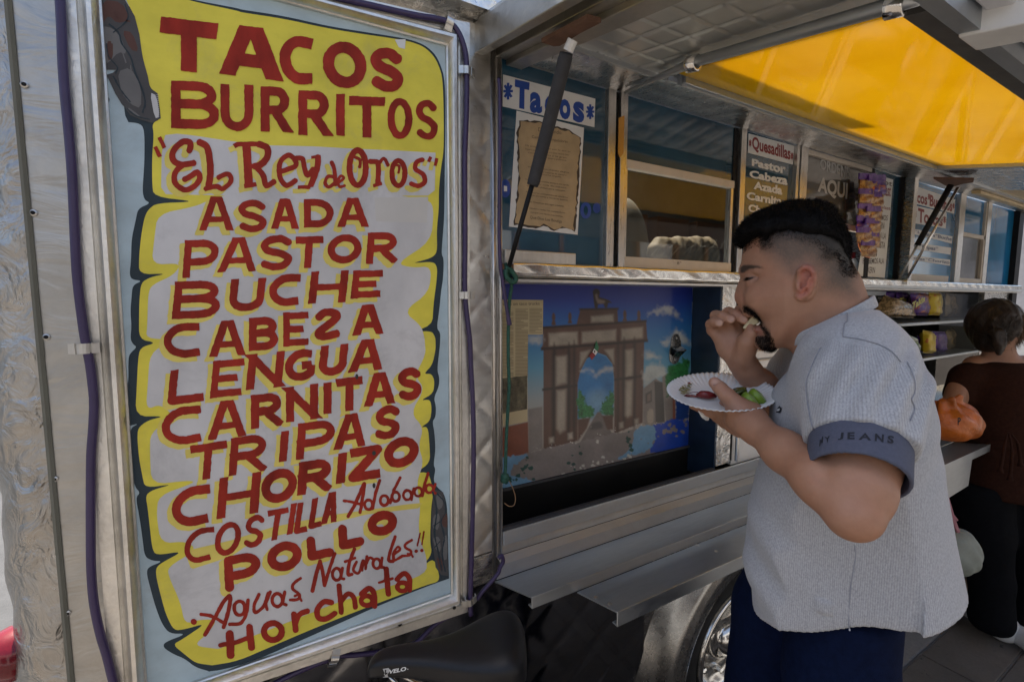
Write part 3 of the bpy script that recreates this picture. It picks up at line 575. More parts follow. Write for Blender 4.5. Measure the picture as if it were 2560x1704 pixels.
def raster_strokes(name,items,cr,e,mat,parent,h=3.0,off=(0,0),grow=0,wob=1.6,seed=1):
    """items: (points,width,ext_start,ext_end,clip) ; clip=(yt,yb,slope,xc) or None"""
    al=np.array([p for it in items for p in it[0]],float); pad=90; x0,y0=al.min(0)-pad+np.array(off); x1,y1=al.max(0)+pad+np.array(off)
    nx=int((x1-x0)/h)+1; ny=int((y1-y0)/h)+1; D=np.full((ny,nx),50.)
    for pts,w,e0,e1,clip in items:
        P=[np.array(p,float)+np.array(off) for p in pts]; closed=len(P)>3 and np.linalg.norm(P[0]-P[-1])<1e-6
        q=np.array(P); lo=q.min(0)-w*1.6-grow-6; hi=q.max(0)+w*1.6+grow+6
        i0=max(0,int((lo[0]-x0)/h)); i1=min(nx,int((hi[0]-x0)/h)+2); j0=max(0,int((lo[1]-y0)/h)); j1=min(ny,int((hi[1]-y0)/h)+2)
        X,Y_=np.meshgrid(x0+np.arange(i0,i1)*h,y0+np.arange(j0,j1)*h); d=np.full(X.shape,1e3); hw=w/2+grow
        if not closed:
            if e0 is not None: v=P[0]-P[1]; P[0]=P[0]+v/(np.linalg.norm(v)+1e-9)*(e0*w+grow)
            if e1 is not None: v=P[-1]-P[-2]; P[-1]=P[-1]+v/(np.linalg.norm(v)+1e-9)*(e1*w+grow)
        for k in range(len(P)-1):
            a,b=P[k],P[k+1]; t=b-a; L=np.linalg.norm(t)
            if L<1e-6: continue
            t=t/L; u=(X-a[0])*t[0]+(Y_-a[1])*t[1]; v=np.abs(-(X-a[0])*t[1]+(Y_-a[1])*t[0])-hw
            s0=-u if (k==0 and not closed) and e0 is not None else None; s1=u-L if (k==len(P)-2 and not closed) and e1 is not None else None
            uc=np.clip(u,0,L); rd=np.sqrt((u-uc)**2+(v+hw)**2)-hw   # capsule
            dd=rd
            if s0 is not None: dd=np.where(u<0,np.maximum(s0,v),dd)
            if s0 is not None: dd=np.maximum(dd,s0)
            if s1 is not None: dd=np.maximum(np.where(u>L,np.maximum(s1,v),dd),s1)
            d=np.minimum(d,dd)
        if clip: 
            yt,yb,sl,xc=clip; yy=Y_-off[1]-sl*(X-off[0]-xc); d=np.maximum(d,np.maximum(yt-grow-yy,yy-yb-grow))
        D[j0:j1,i0:i1]=np.minimum(D[j0:j1,i0:i1],d)
    D=D+vnoise(D.shape,9,seed)*wob*.75+vnoise(D.shape,4,seed+1)*wob*.35
    return contour_mesh(name,D,x0,y0,h,cr,BY-e,mat,parent)
# ---- lettering: strokes ----
def ribbon(pts,w,seed=0,rnd=False,wob=.035,closed=False):
    P=[np.array(p,float) for p in pts]
    # resample
    out=[P[0]]
    for a,b in zip(P[:-1],P[1:]):
        n=max(1,int(np.linalg.norm(b-a)/(w*.6)))
        for i in range(1,n+1): out.append(a+(b-a)*i/n)
    P=out; n=len(P); V=[];F=[]; r=random.Random(seed)
    for i in range(n):
        if closed: d=P[(i+1)%(n-1)]-P[(i-1)%(n-1)] if 0<i<n-1 else P[1]-P[-2]
        else: d=P[min(i+1,n-1)]-P[max(i-1,0)]
        L=np.linalg.norm(d); d=d/(L+1e-9); nn=np.array([-d[1],d[0]])
        k=1.0
        if 0<i<n-1:
            d1=P[i]-P[i-1]; d2=P[i+1]-P[i]; cs=np.dot(d1,d2)/(np.linalg.norm(d1)*np.linalg.norm(d2)+1e-9); k=1/max(.62,math.sqrt(max(0,(1+cs)/2)))
        hw=w*.5*k; V+= [P[i]+nn*hw*(1+r.uniform(-wob,wob)),P[i]-nn*hw*(1+r.uniform(-wob,wob))]
    for i in range(n-1): F.append((2*i,2*i+1,2*i+3,2*i+2))
    if rnd and not closed:
        for e,s_ in ((0,-1),(n-1,1)):
            d=P[e]-P[e-s_]; a0=math.atan2(d[1],d[0]); base=len(V); V.append(P[e])
            for k in range(9): a=a0-math.pi/2+math.pi*k/8; V.append(P[e]+w*.5*np.array([math.cos(a),math.sin(a)]))
            for k in range(8): F.append((base,base+1+k,base+2+k))
    return V,F
def arc(cx,cy,rx,ry,a0,a1,n=14): return [(cx+rx*math.cos(math.radians(a0+(a1-a0)*i/n)),cy+ry*math.sin(math.radians(a0+(a1-a0)*i/n))) for i in range(n+1)]
Scurve=catmull([(.93,.84),(.62,.99),(.22,.95),(.04,.76),(.22,.57),(.66,.46),(.95,.28),(.80,.05),(.42,.0),(.04,.12)],5)
GL={'A':[[(0,0),(.43,1)],[(.57,1),(1,0)],[(.2,.33),(.82,.33)]],
'B':[[(0,0),(0,1)],[(0,1),(.55,1)]+arc(.55,.765,.38,.235,90,-90,10)+[(0,.53)],[(0,.53),(.6,.53)]+arc(.6,.265,.4,.265,90,-90,10)+[(0,0)]],
'C':[[(1,.97),(.62,1)]+arc(.58,.5,.58,.5,92,268,16)+[(1,.04)]],
'D':[[(0,0),(0,1)],[(0,1),(.4,1)]+arc(.4,.5,.6,.5,90,-90,14)+[(0,0)]],
'E':[[(0,0),(0,1)],[(0,1),(1,1)],[(0,.5),(.92,.5)],[(0,0),(1,0)]],
'G':[[(.95,.93),(.6,1)]+arc(.56,.5,.56,.5,92,290,16)+[(.97,.14),(.97,.48)],[(1,.48),(.55,.48)]],
'H':[[(0,0),(0,1)],[(1,0),(1,1)],[(0,.5),(1,.5)]],'I':[[(.5,0),(.5,1)]],
'L':[[(0,1),(0,0),(1,.02)]],'N':[[(0,0),(0,1)],[(0,1),(1,0)],[(1,0),(1,1)]],
'O':[arc(.5,.5,.5,.5,90,450,28)],
'P':[[(0,0),(0,1)],[(0,1),(.55,1)]+arc(.55,.7,.45,.3,90,-90,10)+[(0,.40)]],
'R':[[(0,0),(0,1)],[(0,1),(.55,1)]+arc(.55,.74,.40,.26,90,-90,10)+[(0,.48)],[(.45,.48),(1,0)]],
'S':[Scurve],'T':[[(0,1),(1,1)],[(.5,1),(.5,0)]],
'U':[[(0,1),(0,.35)]+arc(.5,.35,.5,.35,180,360,12)+[(1,1)]],
'Z':[[(0,1),(1,1),(0,0),(1,0)]],
'2':[catmull([(.05,.80),(.35,1.0),(.85,.95),(.88,.72),(.3,.35),(.05,.15),(.3,0),(1,.12)],5)]}
def glyph(ch,x0,x1,yt,yb,w,slope,shear=0):
    x0i=x0+w*.5; x1i=x1-w*.5; xm=(x0+x1)/2; st=[]; H=w*.5
    for s in GL[ch]:
        q=[]
        for u,v in s:
            hh=0 if ch=='A' else H
            Yb,Yt_=yb-hh,yt+hh; x=x0i+u*(x1i-x0i)+shear*(v-.5)*(yb-yt); y=Yb-v*(Yb-Yt_)+slope*(x-xm); q.append((x,y))
        def ex(i,j):
            if ch in 'CSG2' : return 0.0
            (u,v),(u2,v2)=s[i],s[j]; hor=abs(q[i][0]-q[j][0])>abs(q[i][1]-q[j][1])
            if hor: return .5 if (u<.02 or u>.98) else (0.0 if ch!='A' or not(v>.98) else .3)
            return 1.0 if (v<.02 or v>.98) else 0.0
        thin=w*(.80 if (ch in 'AEH' and len(s)==2 and abs(q[0][0]-q[1][0])>abs(q[0][1]-q[1][1]) and s[0][1] not in (1,)) else 1)
        if ch=='E': thin=w*.86
        st.append((q,thin,ex(0,1),ex(-1,-2),(yt,yb,slope,xm)))
    return st
NL=[0]
def paint_strokes(name,strokes,cr,e,mat,parent,rnd=False,Yf=None,wob=.035):
    V=[];F=[]; k=0
    for st,w in strokes:
        closed=len(st)>3 and np.linalg.norm(np.array(st[0])-np.array(st[-1]))<1e-6
        v,f=ribbon(st,w,k*13+len(st),rnd,wob,closed); n=len(V); ee=e+(k%7)*.000012
        fn=(Yf(ee) if Yf else Bp(ee)); V+=[tuple(fn(*cr(*p))) for p in v]; F+=[tuple(i+n for i in q) for q in f]; k+=1
    me=bpy.data.meshes.new(name); me.from_pydata(V,[],F); return link(name,me,mat,parent)
def line(word,cr,w,letters,slope,shear=0,halo=True,rnd=False,sw={}):
    I=[]
    for L in letters:
        ch,x0,x1,yt,yb=L[:5]; ww=sw.get(ch,w)
        for it in glyph(ch,x0,x1,yt,yb,ww,slope,shear):
            if rnd: it=([p for p in it[0]],it[1],None,None,None)
            I.append(it)
    if rnd: I=[(q,w_,None,None,None) for q,w_,_,_,_ in I]
    sd=sum(map(ord,word))
    if halo: raster_strokes('lettering_shade',I,cr,.0013,M['s_halo'],BD,4,(-30,30),5,3.4,sd+5)
    raster_strokes('lettering',I,cr,.0016,M['s_red'],BD,3,wob=1.7,seed=sd)
def rs(name,strokes,cr,e,mat,h=3,off=(0,0),grow=0,rnd=False,wob=1.3,seed=4):
    raster_strokes(name,[(st,w,None if rnd else .0,None if rnd else .0,None) for st,w in strokes],cr,e,mat,BD,h,off,grow,wob,seed)
for l,w_,mm in (([(500,110),(545,150),(560,200),(600,260),(620,330),(650,400),(668,470),(655,520)],7,'s_dark'),([(490,200),(500,260),(540,310),(530,340)],5,'s_dark'),([(575,20),(590,80),(560,120),(520,150)],6,'s_dark'),([(530,60),(560,90),(600,100)],8,'s_brown'),([(600,300),(610,360),(640,430)],4,'s_rockl'),([(520,350),(560,420),(600,470)],6,'s_dark'),([(585,500),(630,535),(690,550)],6,'s_dark'),([(505,150),(515,200)],6,'s_rockl'),([(560,230),(580,290)],5,'s_rockl')):
    rs('rock_line',[(catmull(l,4),w_)],c1,.00185,M[mm],1.5,wob=1.0)
for k in range(12): rs('rock_line',[([(706+k*1.5,440+k*9),(730+k*.6,436+k*9)],2.2)],c1,.00187,M['s_white'],1.5,wob=.4)
for l,w_,mm in (([(885,690),(905,780),(895,880),(910,960),(930,1060)],7,'s_dark'),([(905,700),(940,740),(945,790),(925,830),(940,900),(930,980),(945,1060)],6,'s_dark'),([(890,850),(920,830)],5,'s_dark'),([(895,950),(920,920)],5,'s_dark')):
    rs('rock_line',[(catmull(l,4),w_)],c4_,.00185,M[mm],1.5,wob=1.0)
line('TACOS',cA,104,[('T',178,600,148,528),('A',612,1080,196,572),('C',1055,1340,265,620),('O',1375,1697,308,650),('S',1718,1978,352,676)],.12,halo=False,sw={'T':118,'C':82,'O':84,'S':80,'A':118})
line('BURRITOS',cA,66,[('B',258,612,600,950),('U',622,864,622,965),('R',918,1135,640,972),('R',1195,1428,668,998),('I',1462,1548,692,1000),('T',1568,1832,712,1012),('O',1852,2035,722,1024),('S',2056,2228,735,1028)],.035,halo=False,sw={'S':50,'O':52,'B':70})
cm=catmull
EL=[([(170,1010),(210,1090)],30),([(140,1080),(178,1155)],30),
(cm([(392,1115),(400,1055),(345,1045),(275,1110),(275,1180),(340,1212),(432,1198)]),46),(cm([(350,1212),(288,1270),(290,1350),(360,1398),(430,1370),(470,1315),(450,1268),(400,1300),(355,1322)]),42),
(cm([(462,1045),(522,1085),(545,1200),(545,1300),(532,1385)]),50),(cm([(505,1392),(590,1372),(640,1390),(700,1330),(675,1280),(600,1310)]),36),
([(812,1070),(822,1200),(830,1355)],62),([(795,1372),(888,1355)],34),([(722,1078),(750,1062),(930,1060)],36),(cm([(900,1060),(965,1090),(965,1160),(915,1215),(870,1225)]),50),(cm([(880,1222),(935,1290),(960,1365),(1020,1335)]),42),
(cm([(1068,1262),(1175,1222),(1160,1165),(1115,1145),(1060,1200),(1062,1310),(1110,1365),(1180,1325)]),38),
(cm([(1178,1165),(1225,1170),(1240,1235),(1262,1290),(1310,1240)]),38),(cm([(1338,1150),(1335,1230),(1285,1372)]),44),([(1285,1378),(1190,1378)],28),([(1290,1160),(1360,1152)],22),
(cm([(1438,1192),(1460,1250),(1470,1370)]),30),(cm([(1465,1305),(1415,1300),(1392,1345),(1418,1378),(1462,1350)]),26),(cm([(1492,1345),(1530,1312),(1508,1295),(1485,1335),(1500,1375),(1540,1365)]),20),
(arc(1632,1235,60,128,90,450,28),44),(cm([(1608,1155),(1650,1180),(1645,1235)]),24),
(cm([(1722,1190),(1775,1195),(1785,1250),(1780,1355)]),40),([(1745,1368),(1812,1350)],26),(cm([(1790,1205),(1825,1168),(1858,1222)]),26),
(arc(1932,1275,48,92,90,450,24),38),(cm([(1912,1215),(1938,1225),(1932,1275)]),20),
(cm([(2115,1175),(2065,1195),(2058,1245),(2115,1285),(2125,1340),(2080,1368),(2022,1352)]),34),([(2170,1155),(2155,1192)],24),([(2215,1165),(2203,1222)],24)]
rs('lettering_shade',EL[2:],cA,.0013,M['s_halo'],4,(-34,28),3,wob=2.5)
rs('lettering',EL,cA,.0016,M['s_red'],2.5)
line('ASADA',cB,52,[('A',525,778,92,342),('S',805,1030,115,355),('A',1053,1258,108,330),('D',1295,1515,110,320),('A',1542,1772,102,315)],-.0)
line('PASTOR',cB,54,[('P',410,665,410,688),('A',668,950,392,645),('S',965,1222,375,635),('T',1228,1432,385,618),('O',1470,1720,370,585),('R',1758,1985,355,585)],-.03,.06)
line('BUCHE',cB,58,[('B',335,682,712,988),('U',748,1005,695,935),('C',1040,1292,662,898),('H',1337,1614,640,875),('E',1645,1872,632,840)],-.04,.08)
line('CABE2A',cB,58,[('C',262,557,1022,1278),('A',597,866,1003,1265),('B',890,1105,978,1222),('E',1138,1333,940,1193),('2',1365,1578,915,1150),('A',1652,1882,887,1108)],-.06)
line('LENGUA',cC,60,[('L',300,568,180,435),('E',612,850,112,388),('N',880,1143,62,325),('G',1155,1385,38,270),('U',1408,1612,5,230),('A',1632,1882,-35,196)],-.10,.08)
line('CARNITAS',cC,60,[('C',248,568,458,738),('A',587,872,412,690),('R',905,1137,362,612),('N',1163,1400,302,562),('I',1430,1508,282,512),('T',1532,1728,245,490),('A',1738,1970,208,448),('S',1982,2168,170,412)],-.12)
line('TRIPAS',cC,58,[('T',450,722,728,992),('R',750,1024,672,950),('I',1098,1198,640,862),('P',1245,1520,565,830),('A',1520,1757,512,762),('S',1813,2010,450,698)],-.15,.06)
line('CHORIZO',cC,66,[('C',322,630,1045,1338),('H',662,970,962,1262),('O',980,1245,918,1165),('R',1252,1500,850,1095),('I',1533,1612,800,1022),('Z',1628,1865,752,1000),('O',1885,2140,684,905)],-.16,.06)
line('COSTILLA',cD,42,[('C',357,582,352,605),('O',582,772,308,552),('S',795,949,255,490),('T',956,1110,212,438),('I',1108,1186,172,395),('L',1175,1272,160,388),('L',1282,1378,128,350),('A',1376,1490,88,312)],-.18,.12,halo=False)
line('POLLO',cD,66,[('P',650,918,538,800),('O',965,1220,450,668),('L',1258,1455,398,578),('L',1490,1678,312,498),('O',1705,1922,222,408)],-.2,-.04,rnd=True)
ring=lambda x,y,rx,ry:arc(x,y,rx,ry,0,360,18)
SC=[(cm([(1562,265),(1610,180),(1655,80),(1680,25),(1668,130),(1650,235)]),26),(cm([(1532,150),(1590,160),(1670,180)]),20),
(ring(1712,178,28,36),22),([(1795,0),(1765,90),(1742,205)],24),(ring(1828,148,30,36),22),([(1945,-20),(1895,80),(1872,165)],22),(ring(1912,120,28,34),22),(ring(1998,108,30,34),22),([(2045,60),(2028,142)],20),
(ring(2078,85,28,32),20),([(2150,-50),(2125,30),(2108,112)],22),(ring(2160,62,28,30),20),([(2205,25),(2185,85),(2205,95)],18)]
rs('script_lettering',SC,cD,.0016,M['s_red'],2.5,rnd=True)
AG=[(ring(425,1040,10,10),26),(cm([(508,1135),(575,1020),(640,900),(692,850),(680,960),(645,1080)]),30),(cm([(478,985),(560,1000),(655,1055)]),26),
(ring(762,940,40,52),26),(cm([(825,880),(812,980),(770,1050),(690,1058)]),26),(cm([(905,840),(870,920),(880,970),(935,930),(975,830)]),26),([(990,820),(955,905),(965,950)],24),
(ring(1040,880,38,48),26),([(1095,820),(1080,905),(1105,915)],24),(cm([(1212,720),(1160,760),(1155,800),(1205,840),(1190,875),(1135,880)]),22),(cm([(1170,850),(1195,845),(1218,885)]),18),
(cm([(1300,812),(1325,700),(1355,595)]),30),(cm([(1355,595),(1375,680),(1388,772)]),28),(cm([(1388,772),(1425,650),(1462,540)]),26),
(ring(1478,690,32,44),24),([(1520,645),(1508,720),(1530,725)],22),(cm([(1608,505),(1570,610),(1562,690),(1590,690)]),26),([(1540,598),(1612,572)],20),
(cm([(1622,600),(1600,660),(1640,680),(1670,590)]),22),([(1675,590),(1665,660)],20),(cm([(1700,560),(1690,650)]),22),(cm([(1698,610),(1720,570),(1745,580)]),20),
(ring(1772,612,28,36),22),([(1812,570),(1805,640),(1825,640)],20),(cm([(1908,415),(1870,530),(1860,590),(1890,595)]),24),(cm([(1895,545),(1942,510),(1925,490),(1895,540),(1905,585),(1955,560)]),20),
(cm([(2030,440),(1985,470),(1985,495),(2025,520),(2010,552),(1960,555)]),20),(cm([(2000,540),(2025,545),(2038,562)]),16),([(2092,390),(2072,480)],12),([(2120,378),(2105,470)],12),(ring(2062,520,5,5),16),(ring(2105,515,5,5),16)]
rs('script_lettering',AG,cD,.0016,M['s_red'],2.5,rnd=True)
HO=[([(690,1130),(697,1285)],58),([(835,1080),(850,1228)],52),([(622,1212),(740,1190),(850,1150)],34),(ring(1008,1112,66,62),46),([(1163,985),(1175,1100)],44),(cm([(1175,1050),(1205,985),(1262,962)]),40),
(cm([(1438,898),(1380,895),(1335,950),(1345,1010),(1400,1018),(1462,980)]),42),([(1495,775),(1512,970)],38),(cm([(1510,890),(1560,835),(1602,860),(1615,930)]),38),
(cm([(1660,835),(1715,795),(1752,830),(1757,925)]),40),(ring(1700,885,42,34),36),([(1842,655),(1858,835)],42),([(1790,752),(1888,722)],20),(cm([(1922,728),(1972,685),(2012,720),(2015,805)]),38),(ring(1962,782,38,32),34)]
rs('lettering',HO,cD,.0016,M['s_red'],3,rnd=True)
flat('dirt_spot',[(x+5*math.cos(k),y+6*math.sin(k)) for x,y in ((935,1132/1.0),) for k in np.linspace(0,6,8)],None,.0018,M['p_black'],BD)
for px,py in ((892,941),(935,1213),(270,250)): flat('dirt_spot',[(px+4*math.cos(k),py+7*math.sin(k)) for k in np.linspace(0,5.6,8)],None,.0018,M['p_black'],BD)
# ================= CORDS =================
PC=thing('power_cord','purple power cord clipped around the menu board frame','cord',(.1,-.04,.9))
def cpts(l,cr,Y): return [PY(*(cr(*p) if cr else p),Y) for p in l]
L=tr(c1,[(268,-60),(277,0),(285,160),(290,300),(300,440),(318,620),(332,800),(340,960),(348,1150),(358,1300),(380,1480)])+tr(c3,[(397,20),(415,110),(432,260),(430,380),(420,520),(418,700),(418,900),(420,1050),(432,1200),(460,1340),(490,1440),(520,1560),(560,1700)])
MB().tube(catmull([PY(*p,-.044) for p in L],3),.0062,10).build('cord',M['purple'],PC,True)
L=tr(c2,[(330,-40),(470,-5),(600,25),(800,70),(940,95),(1000,140),(1035,230),(1043,320),(1043,500),(1035,700),(1035,900),(1036,1100),(1035,1340),(1050,1500)])+tr(c4_,[(1058,0),(1062,100),(1072,300),(1075,500),(1072,700),(1068,900),(1062,1100),(1060,1180),(1062,1260)])
MB().tube(catmull([PY(*p,-.042) for p in L],4),.0058,10).build('cord',M['purple'],PC,True)
c8=crop(860,1420,5.52)
L=tr(c3,[])+tr(cD,[(900,1560),(1100,1450),(1300,1360),(1440,1310),(1500,1290),(1650,1280),(1850,1250),(2050,1200),(2200,1060),(2340,980)])+[(1150,1522)]
MB().tube(catmull([PY(*p,-.012) for p in L],4),.0055,8).build('cord',M['purple'],PC,True)
L=tr(c8,[(1835,430),(1900,330),(2040,170),(2130,60)])+[(1250,1418),(1258,1402),(1254,1388),(1246,1395)]
MB().tube(catmull([PY(*p,-.03) for p in L],5),.0052,8).build('cord',M['purple'],PC,True)
L=[(1247,196),(1250,240),(1250,400),(1248,560),(1250,650),(1256,700),(1262,740),(1270,790),(1274,812)]
MB().tube(catmull([PY(*p,-.05) for p in L],4),[.0045]*29+[.0058]*4,8).build('cord',M['purple'],PC,True)
# p-clips
def clip(px,py,ang=0,Y=-.04):
    g_=M['chrome']; c=PY(px,py,Y); m=MB(); ca,sa=math.cos(ang),math.sin(ang)
    pr=[(-.021,.0),(-.021,-.009),(-.011,-.013),(-.008,-.004),(-.0075,.004)]
    for sg in (1,-1):
        pts=[]
        for (u,h) in [(-.020,.004),(-.019,-.004),(-.010,-.009),(-.006,-.0045)] if sg==1 else [(.006,-.0045),(.010,-.009),(.019,-.004),(.020,.004)]:
            for w_ in (-.008,.008): pts.append((c[0]+ca*u-sa*w_,c[1]+h,c[2]+sa*u+ca*w_))
        m.add(pts,[(0,1,3,2),(2,3,5,4),(4,5,7,6)])
    axx=(ca*0+(-sa),0,ca) ; m.lathe(c+np.array([0,-.002,0]),axx,[(.0078,-.008),(.0105,-.008),(.0105,.008),(.0078,.008)],16)
    o=m.build('cord_clip',M['alu'],PC); sm=o.modifiers.new('s','SOLIDIFY'); sm.thickness=.002
for a in ((1165,180,0),(1166,738,0),(212,870,0)): clip(*a)
clip(1122,57,1.35); clip(1172,1500,.1); clip(835,1640,1.25,-.03)
BC=thing('bungee_cord','green bungee cord knotted to the strut and hanging in front of the mural','cord',(.56,-.04,1.2))
c3m=crop(1180,450,3.136); c5m=crop(1180,850,3.136)
L=tr(c3m,[(262,650),(275,700),(320,740),(335,790),(300,800),(285,740)])+tr(c3m,[(310,820),(300,900),(290,1000),(285,1200),(285,1400),(290,1560)])+tr(c5m,[(290,400),(278,600),(268,800),(262,1000),(255,1060)])
MB().tube(catmull([PY(*p,-.045+.02*min(1,i/10)) for i,p in enumerate(L)],4),.0042,8).build('cord',M['green_cord'],BC,True)
for q,r in (((258,1070),.011),((250,1095),.009),((270,1085),.008)):
    p=PY(*c5m(*q),-.025); MB().lathe(p,(.3,-1,.2),[(0,-r),(r*.8,-r*.6),(r,0),(r*.8,r*.6),(0,r)],8).build('knot',M['green_cord'],BC,True)
MB().tube(catmull([PY(*c3m(*q),-.05) for q in ((262,690),(300,700),(345,770),(320,800),(270,760),(265,700))],4),.006,8).build('knot',M['green_cord'],BC,True)
MB().tube(catmull([PY(*c5m(*q),-.02) for q in ((290,1100),(320,1160),(340,1230),(330,1290),(290,1300),(255,1275))],4),.0012,5).build('frayed_end',M['string'],BC)
# ================= PAPERS, STICKERS =================
def asterisk(x,y,rx,ry,Y,mat,par,w=.42):
    S_=[]
    for k in range(4):
        a=math.pi/2+k*math.pi/4; S_.append(([(x+rx*math.cos(a),y+ry*math.sin(a)),(x-rx*math.cos(a),y-ry*math.sin(a))],w*min(rx,ry)))
    paint_strokes('lettering',S_,None or (lambda a,b:(a,b)),0,mat,par,Yf=lambda e:(lambda px,py:PY(px,py,Y-e)))

def sheet(name,label,cat,q,Y,mat,group=None,th=.0006):
    P=[PY(*p,Y) for p in q]; t=thing(name,label,cat,tuple(P[0])) ; MB().hexa(P,[p+np.array([0,th,0]) for p in P]).build('sheet',mat,t)
    if group: t['group']=group
    return t
Yt=lambda Y:(lambda x,y:PY(x,y,Y))
c1=crop(1180,0,3.136)
t=sheet('tacos_sign','white sticker with blue letters Tacos and two asterisks above the parchment','sign',tr(c1,[(240,835),(960,998),(967,775),(243,585)]),.006,M['p_white'])
for x_,y_,a_,b__ in ((283,716,38,66),(927,877,33,58)):
    xx,yy=c1(x_,y_); asterisk(xx,yy,a_/3.136,b__/3.136,.0055,M['p_blue'],t,.52)
for s_,q in (('T',[(370,850),(410,858),(450,650),(338,625)]),):
    flat('lettering',tr(c1,[(338,622),(452,648),(448,708),(412,700),(410,858),(370,848),(374,690),(336,680)]),None,0,M['p_blue'],t,Yf=Yt(.0055))
text_quad('lettering','a',tr(c1,[(452,885),(550,892),(548,735),(455,715)]),Yt(.0055),M['p_blue'],t,.045); text_quad('lettering','c',tr(c1,[(570,915),(660,925),(660,760),(570,740)]),Yt(.0055),M['p_blue'],t,.045)
text_quad('lettering','o',tr(c1,[(685,930),(772,945),(772,785),(685,770)]),Yt(.0055),M['p_blue'],t,.045); text_quad('lettering','s',tr(c1,[(792,955),(880,968),(880,805),(792,790)]),Yt(.0055),M['p_blue'],t,.045)
# parchment poster
t=sheet('parchment_poster','white page printed with a brown burnt edge parchment below the tacos sticker','poster',tr(c1,[(290,1776),(828,1840),(878,1002),(350,868)]),.007,M['p_white'])
M['parch']=paint('brown parchment print',(.40,.29,.16),.6,.22,16,0,dirt=.25,dirtcol=(.16,.09,.03)); M['burnt']=paint('burnt edge print',(.045,.03,.02),.6)
def ragged(l,amp,seed):
    r=random.Random(seed); out=[]
    for i in range(len(l)):
        a=np.array(l[i],float); b=np.array(l[(i+1)%len(l)],float); n=max(2,int(np.linalg.norm(b-a)/28))
        for k in range(n): out.append(tuple(a+(b-a)*k/n+np.array([r.uniform(-amp,amp),r.uniform(-amp,amp)])))
    return out
pb=[(375,945),(520,950),(640,990),(760,1020),(855,1075),(845,1250),(830,1500),(825,1640),(805,1810),(720,1790),(650,1805),(560,1770),(500,1790),(330,1765),(345,1600),(365,1400),(355,1200),(350,1050)]
flat('parchment_print',tr(c1,ragged(pb,8,3)),None,0,M['burnt'],t,Yf=Yt(.0064)); cx,cy=600,1380
flat('parchment_print',tr(c1,ragged([(cx+(x-cx)*.955,cy+(y-cy)*.972) for x,y in pb],8,4)),None,0,M['parch'],t,Yf=Yt(.0061))
tl=[('Destacando',520,700,1030),('Campo de competidores',470,750,1090),('Mi amigo una vez por lo que tu',420,770,1150),('Espero siempre los mejores para hacerlo bien',420,760,1178),('competencia y la gran',440,740,1205),('gracias por su apoyo y preferencia',480,740,1232),('Mientras haya clientes alegres',440,760,1318),('seremos los mejores de siempre',460,740,1345),('con mucho orgullo',500,700,1370),('Nuestra competencia siempre nos ayuda',420,760,1415),('a mejorar cada dia nuestro',430,740,1440),('sabor y calidad para ustedes',430,730,1465),('A nuestros competidores sinceros',420,750,1512),('buenas personas y hombres buenos',430,750,1535),('les deseamos que sigan adelante',450,720,1590),('Saludos a todos los competidores',450,730,1640),('porque nos hacen mas fuertes',460,710,1672),('Que Dios Los Bendiga',455,705,1720)]
for s_,xa_,xb_,y in tl:
    hh=11 if 'Que' not in s_ and 'C' !=s_[0] and 'De' not in s_ else 20
    text_quad('small_print',s_,tr(c1,[(xa_,y),(xb_,y+(xb_-xa_)*.14),(xb_,y+(xb_-xa_)*.14-hh*1.5),(xa_,y-hh*1.5)]),Yt(.0058),M['p_ink'],t,.0)
# blue numerals of another sticker next to poster
t=thing('price_letters','blue letters painted on the glass beside the parchment page','lettering',tuple(PY(1470,520,.007)))
paint_strokes('lettering',[(ring(892,1650,30,52),26),(ring(978,1630,14,26),30)],crop(1180,0,3.136),.0,M['p_blue'],t,Yf=lambda e:Yt(.0075-e)); paint_strokes('lettering',[(ring(262,1478,22,55),34)],c1,.0,M['p_blue'],t,Yf=lambda e:Yt(.0075-e))
flat('lettering',tr(c1,[(250,1455),(275,1460),(275,1500),(250,1500)]),None,0,M['p_white'],t,Yf=Yt(.0072))
flat('orange_reflection',tr(crop(1180,0,3.136),[(1150,925),(1196,905),(1188,1200),(1160,1240),(1144,1200)]),None,0,paint('orange reflection paint',(.5,.24,.04),.4),TR,Yf=Yt(-.0105))  # amber reflection on the post, painted as a flat orange patch
# measuring mark on the lower rail
text_quad('pencil_mark','8"',tr(c3m,[(1608,662),(1640,664),(1640,640),(1608,638)]),Yt(-.0045),M['p_ink'],TR,.01)
c2q=crop(1800,0,3.1)
t=sheet('quesadillas_sign','white sticker with dark red word Quesadillas between two asterisks','sign',tr(c2q,[(215,1185),(565,1277),(577,1130),(222,1035)]),.006,M['p_white'])
for x_,y_ in ((234,1110),(558,1210)): asterisk(*c2q(x_,y_),4,9,.0055,M['p_maroon'],t,.5)
text_quad('lettering','Quesadillas',tr(c2q,[(248,1172),(545,1258),(547,1140),(250,1055)]),Yt(.0055),M['p_maroon'],t,.03)
t=thing('meat_list','white vinyl words Pastor Cabeza Azada Carnitas on the blue window','lettering',tuple(PY(1930,480,.007)))
c4q=crop(1800,400,3.1)
for s_,q in (('Pastor',[(245,1285),(508,1350),(510,1275),(247,1230)]),('Cabeza',[(228,1375),(522,1438),(524,1362),(230,1318)]),('Azada',[(260,1465),(482,1512),(484,1440),(262,1405)])):
    text_quad('lettering',s_,tr(c2q,q),Yt(.0072),M['p_grey' if 0 else 'p_white'],t,.045)
text_quad('lettering','Carnitas',tr(c4q,[(205,305),(510,360),(512,290),(208,245)]),Yt(.0072),M['p_white'],t,.045); text_quad('lettering','Chorizo',tr(c4q,[(218,400),(480,452),(482,385),(222,340)]),Yt(.0072),M['p_white'],t,.045)
t=thing('order_here_letters','grey words ORDENE AQUI on the dusty sliding pane','lettering',tuple(PY(2060,450,.007)))
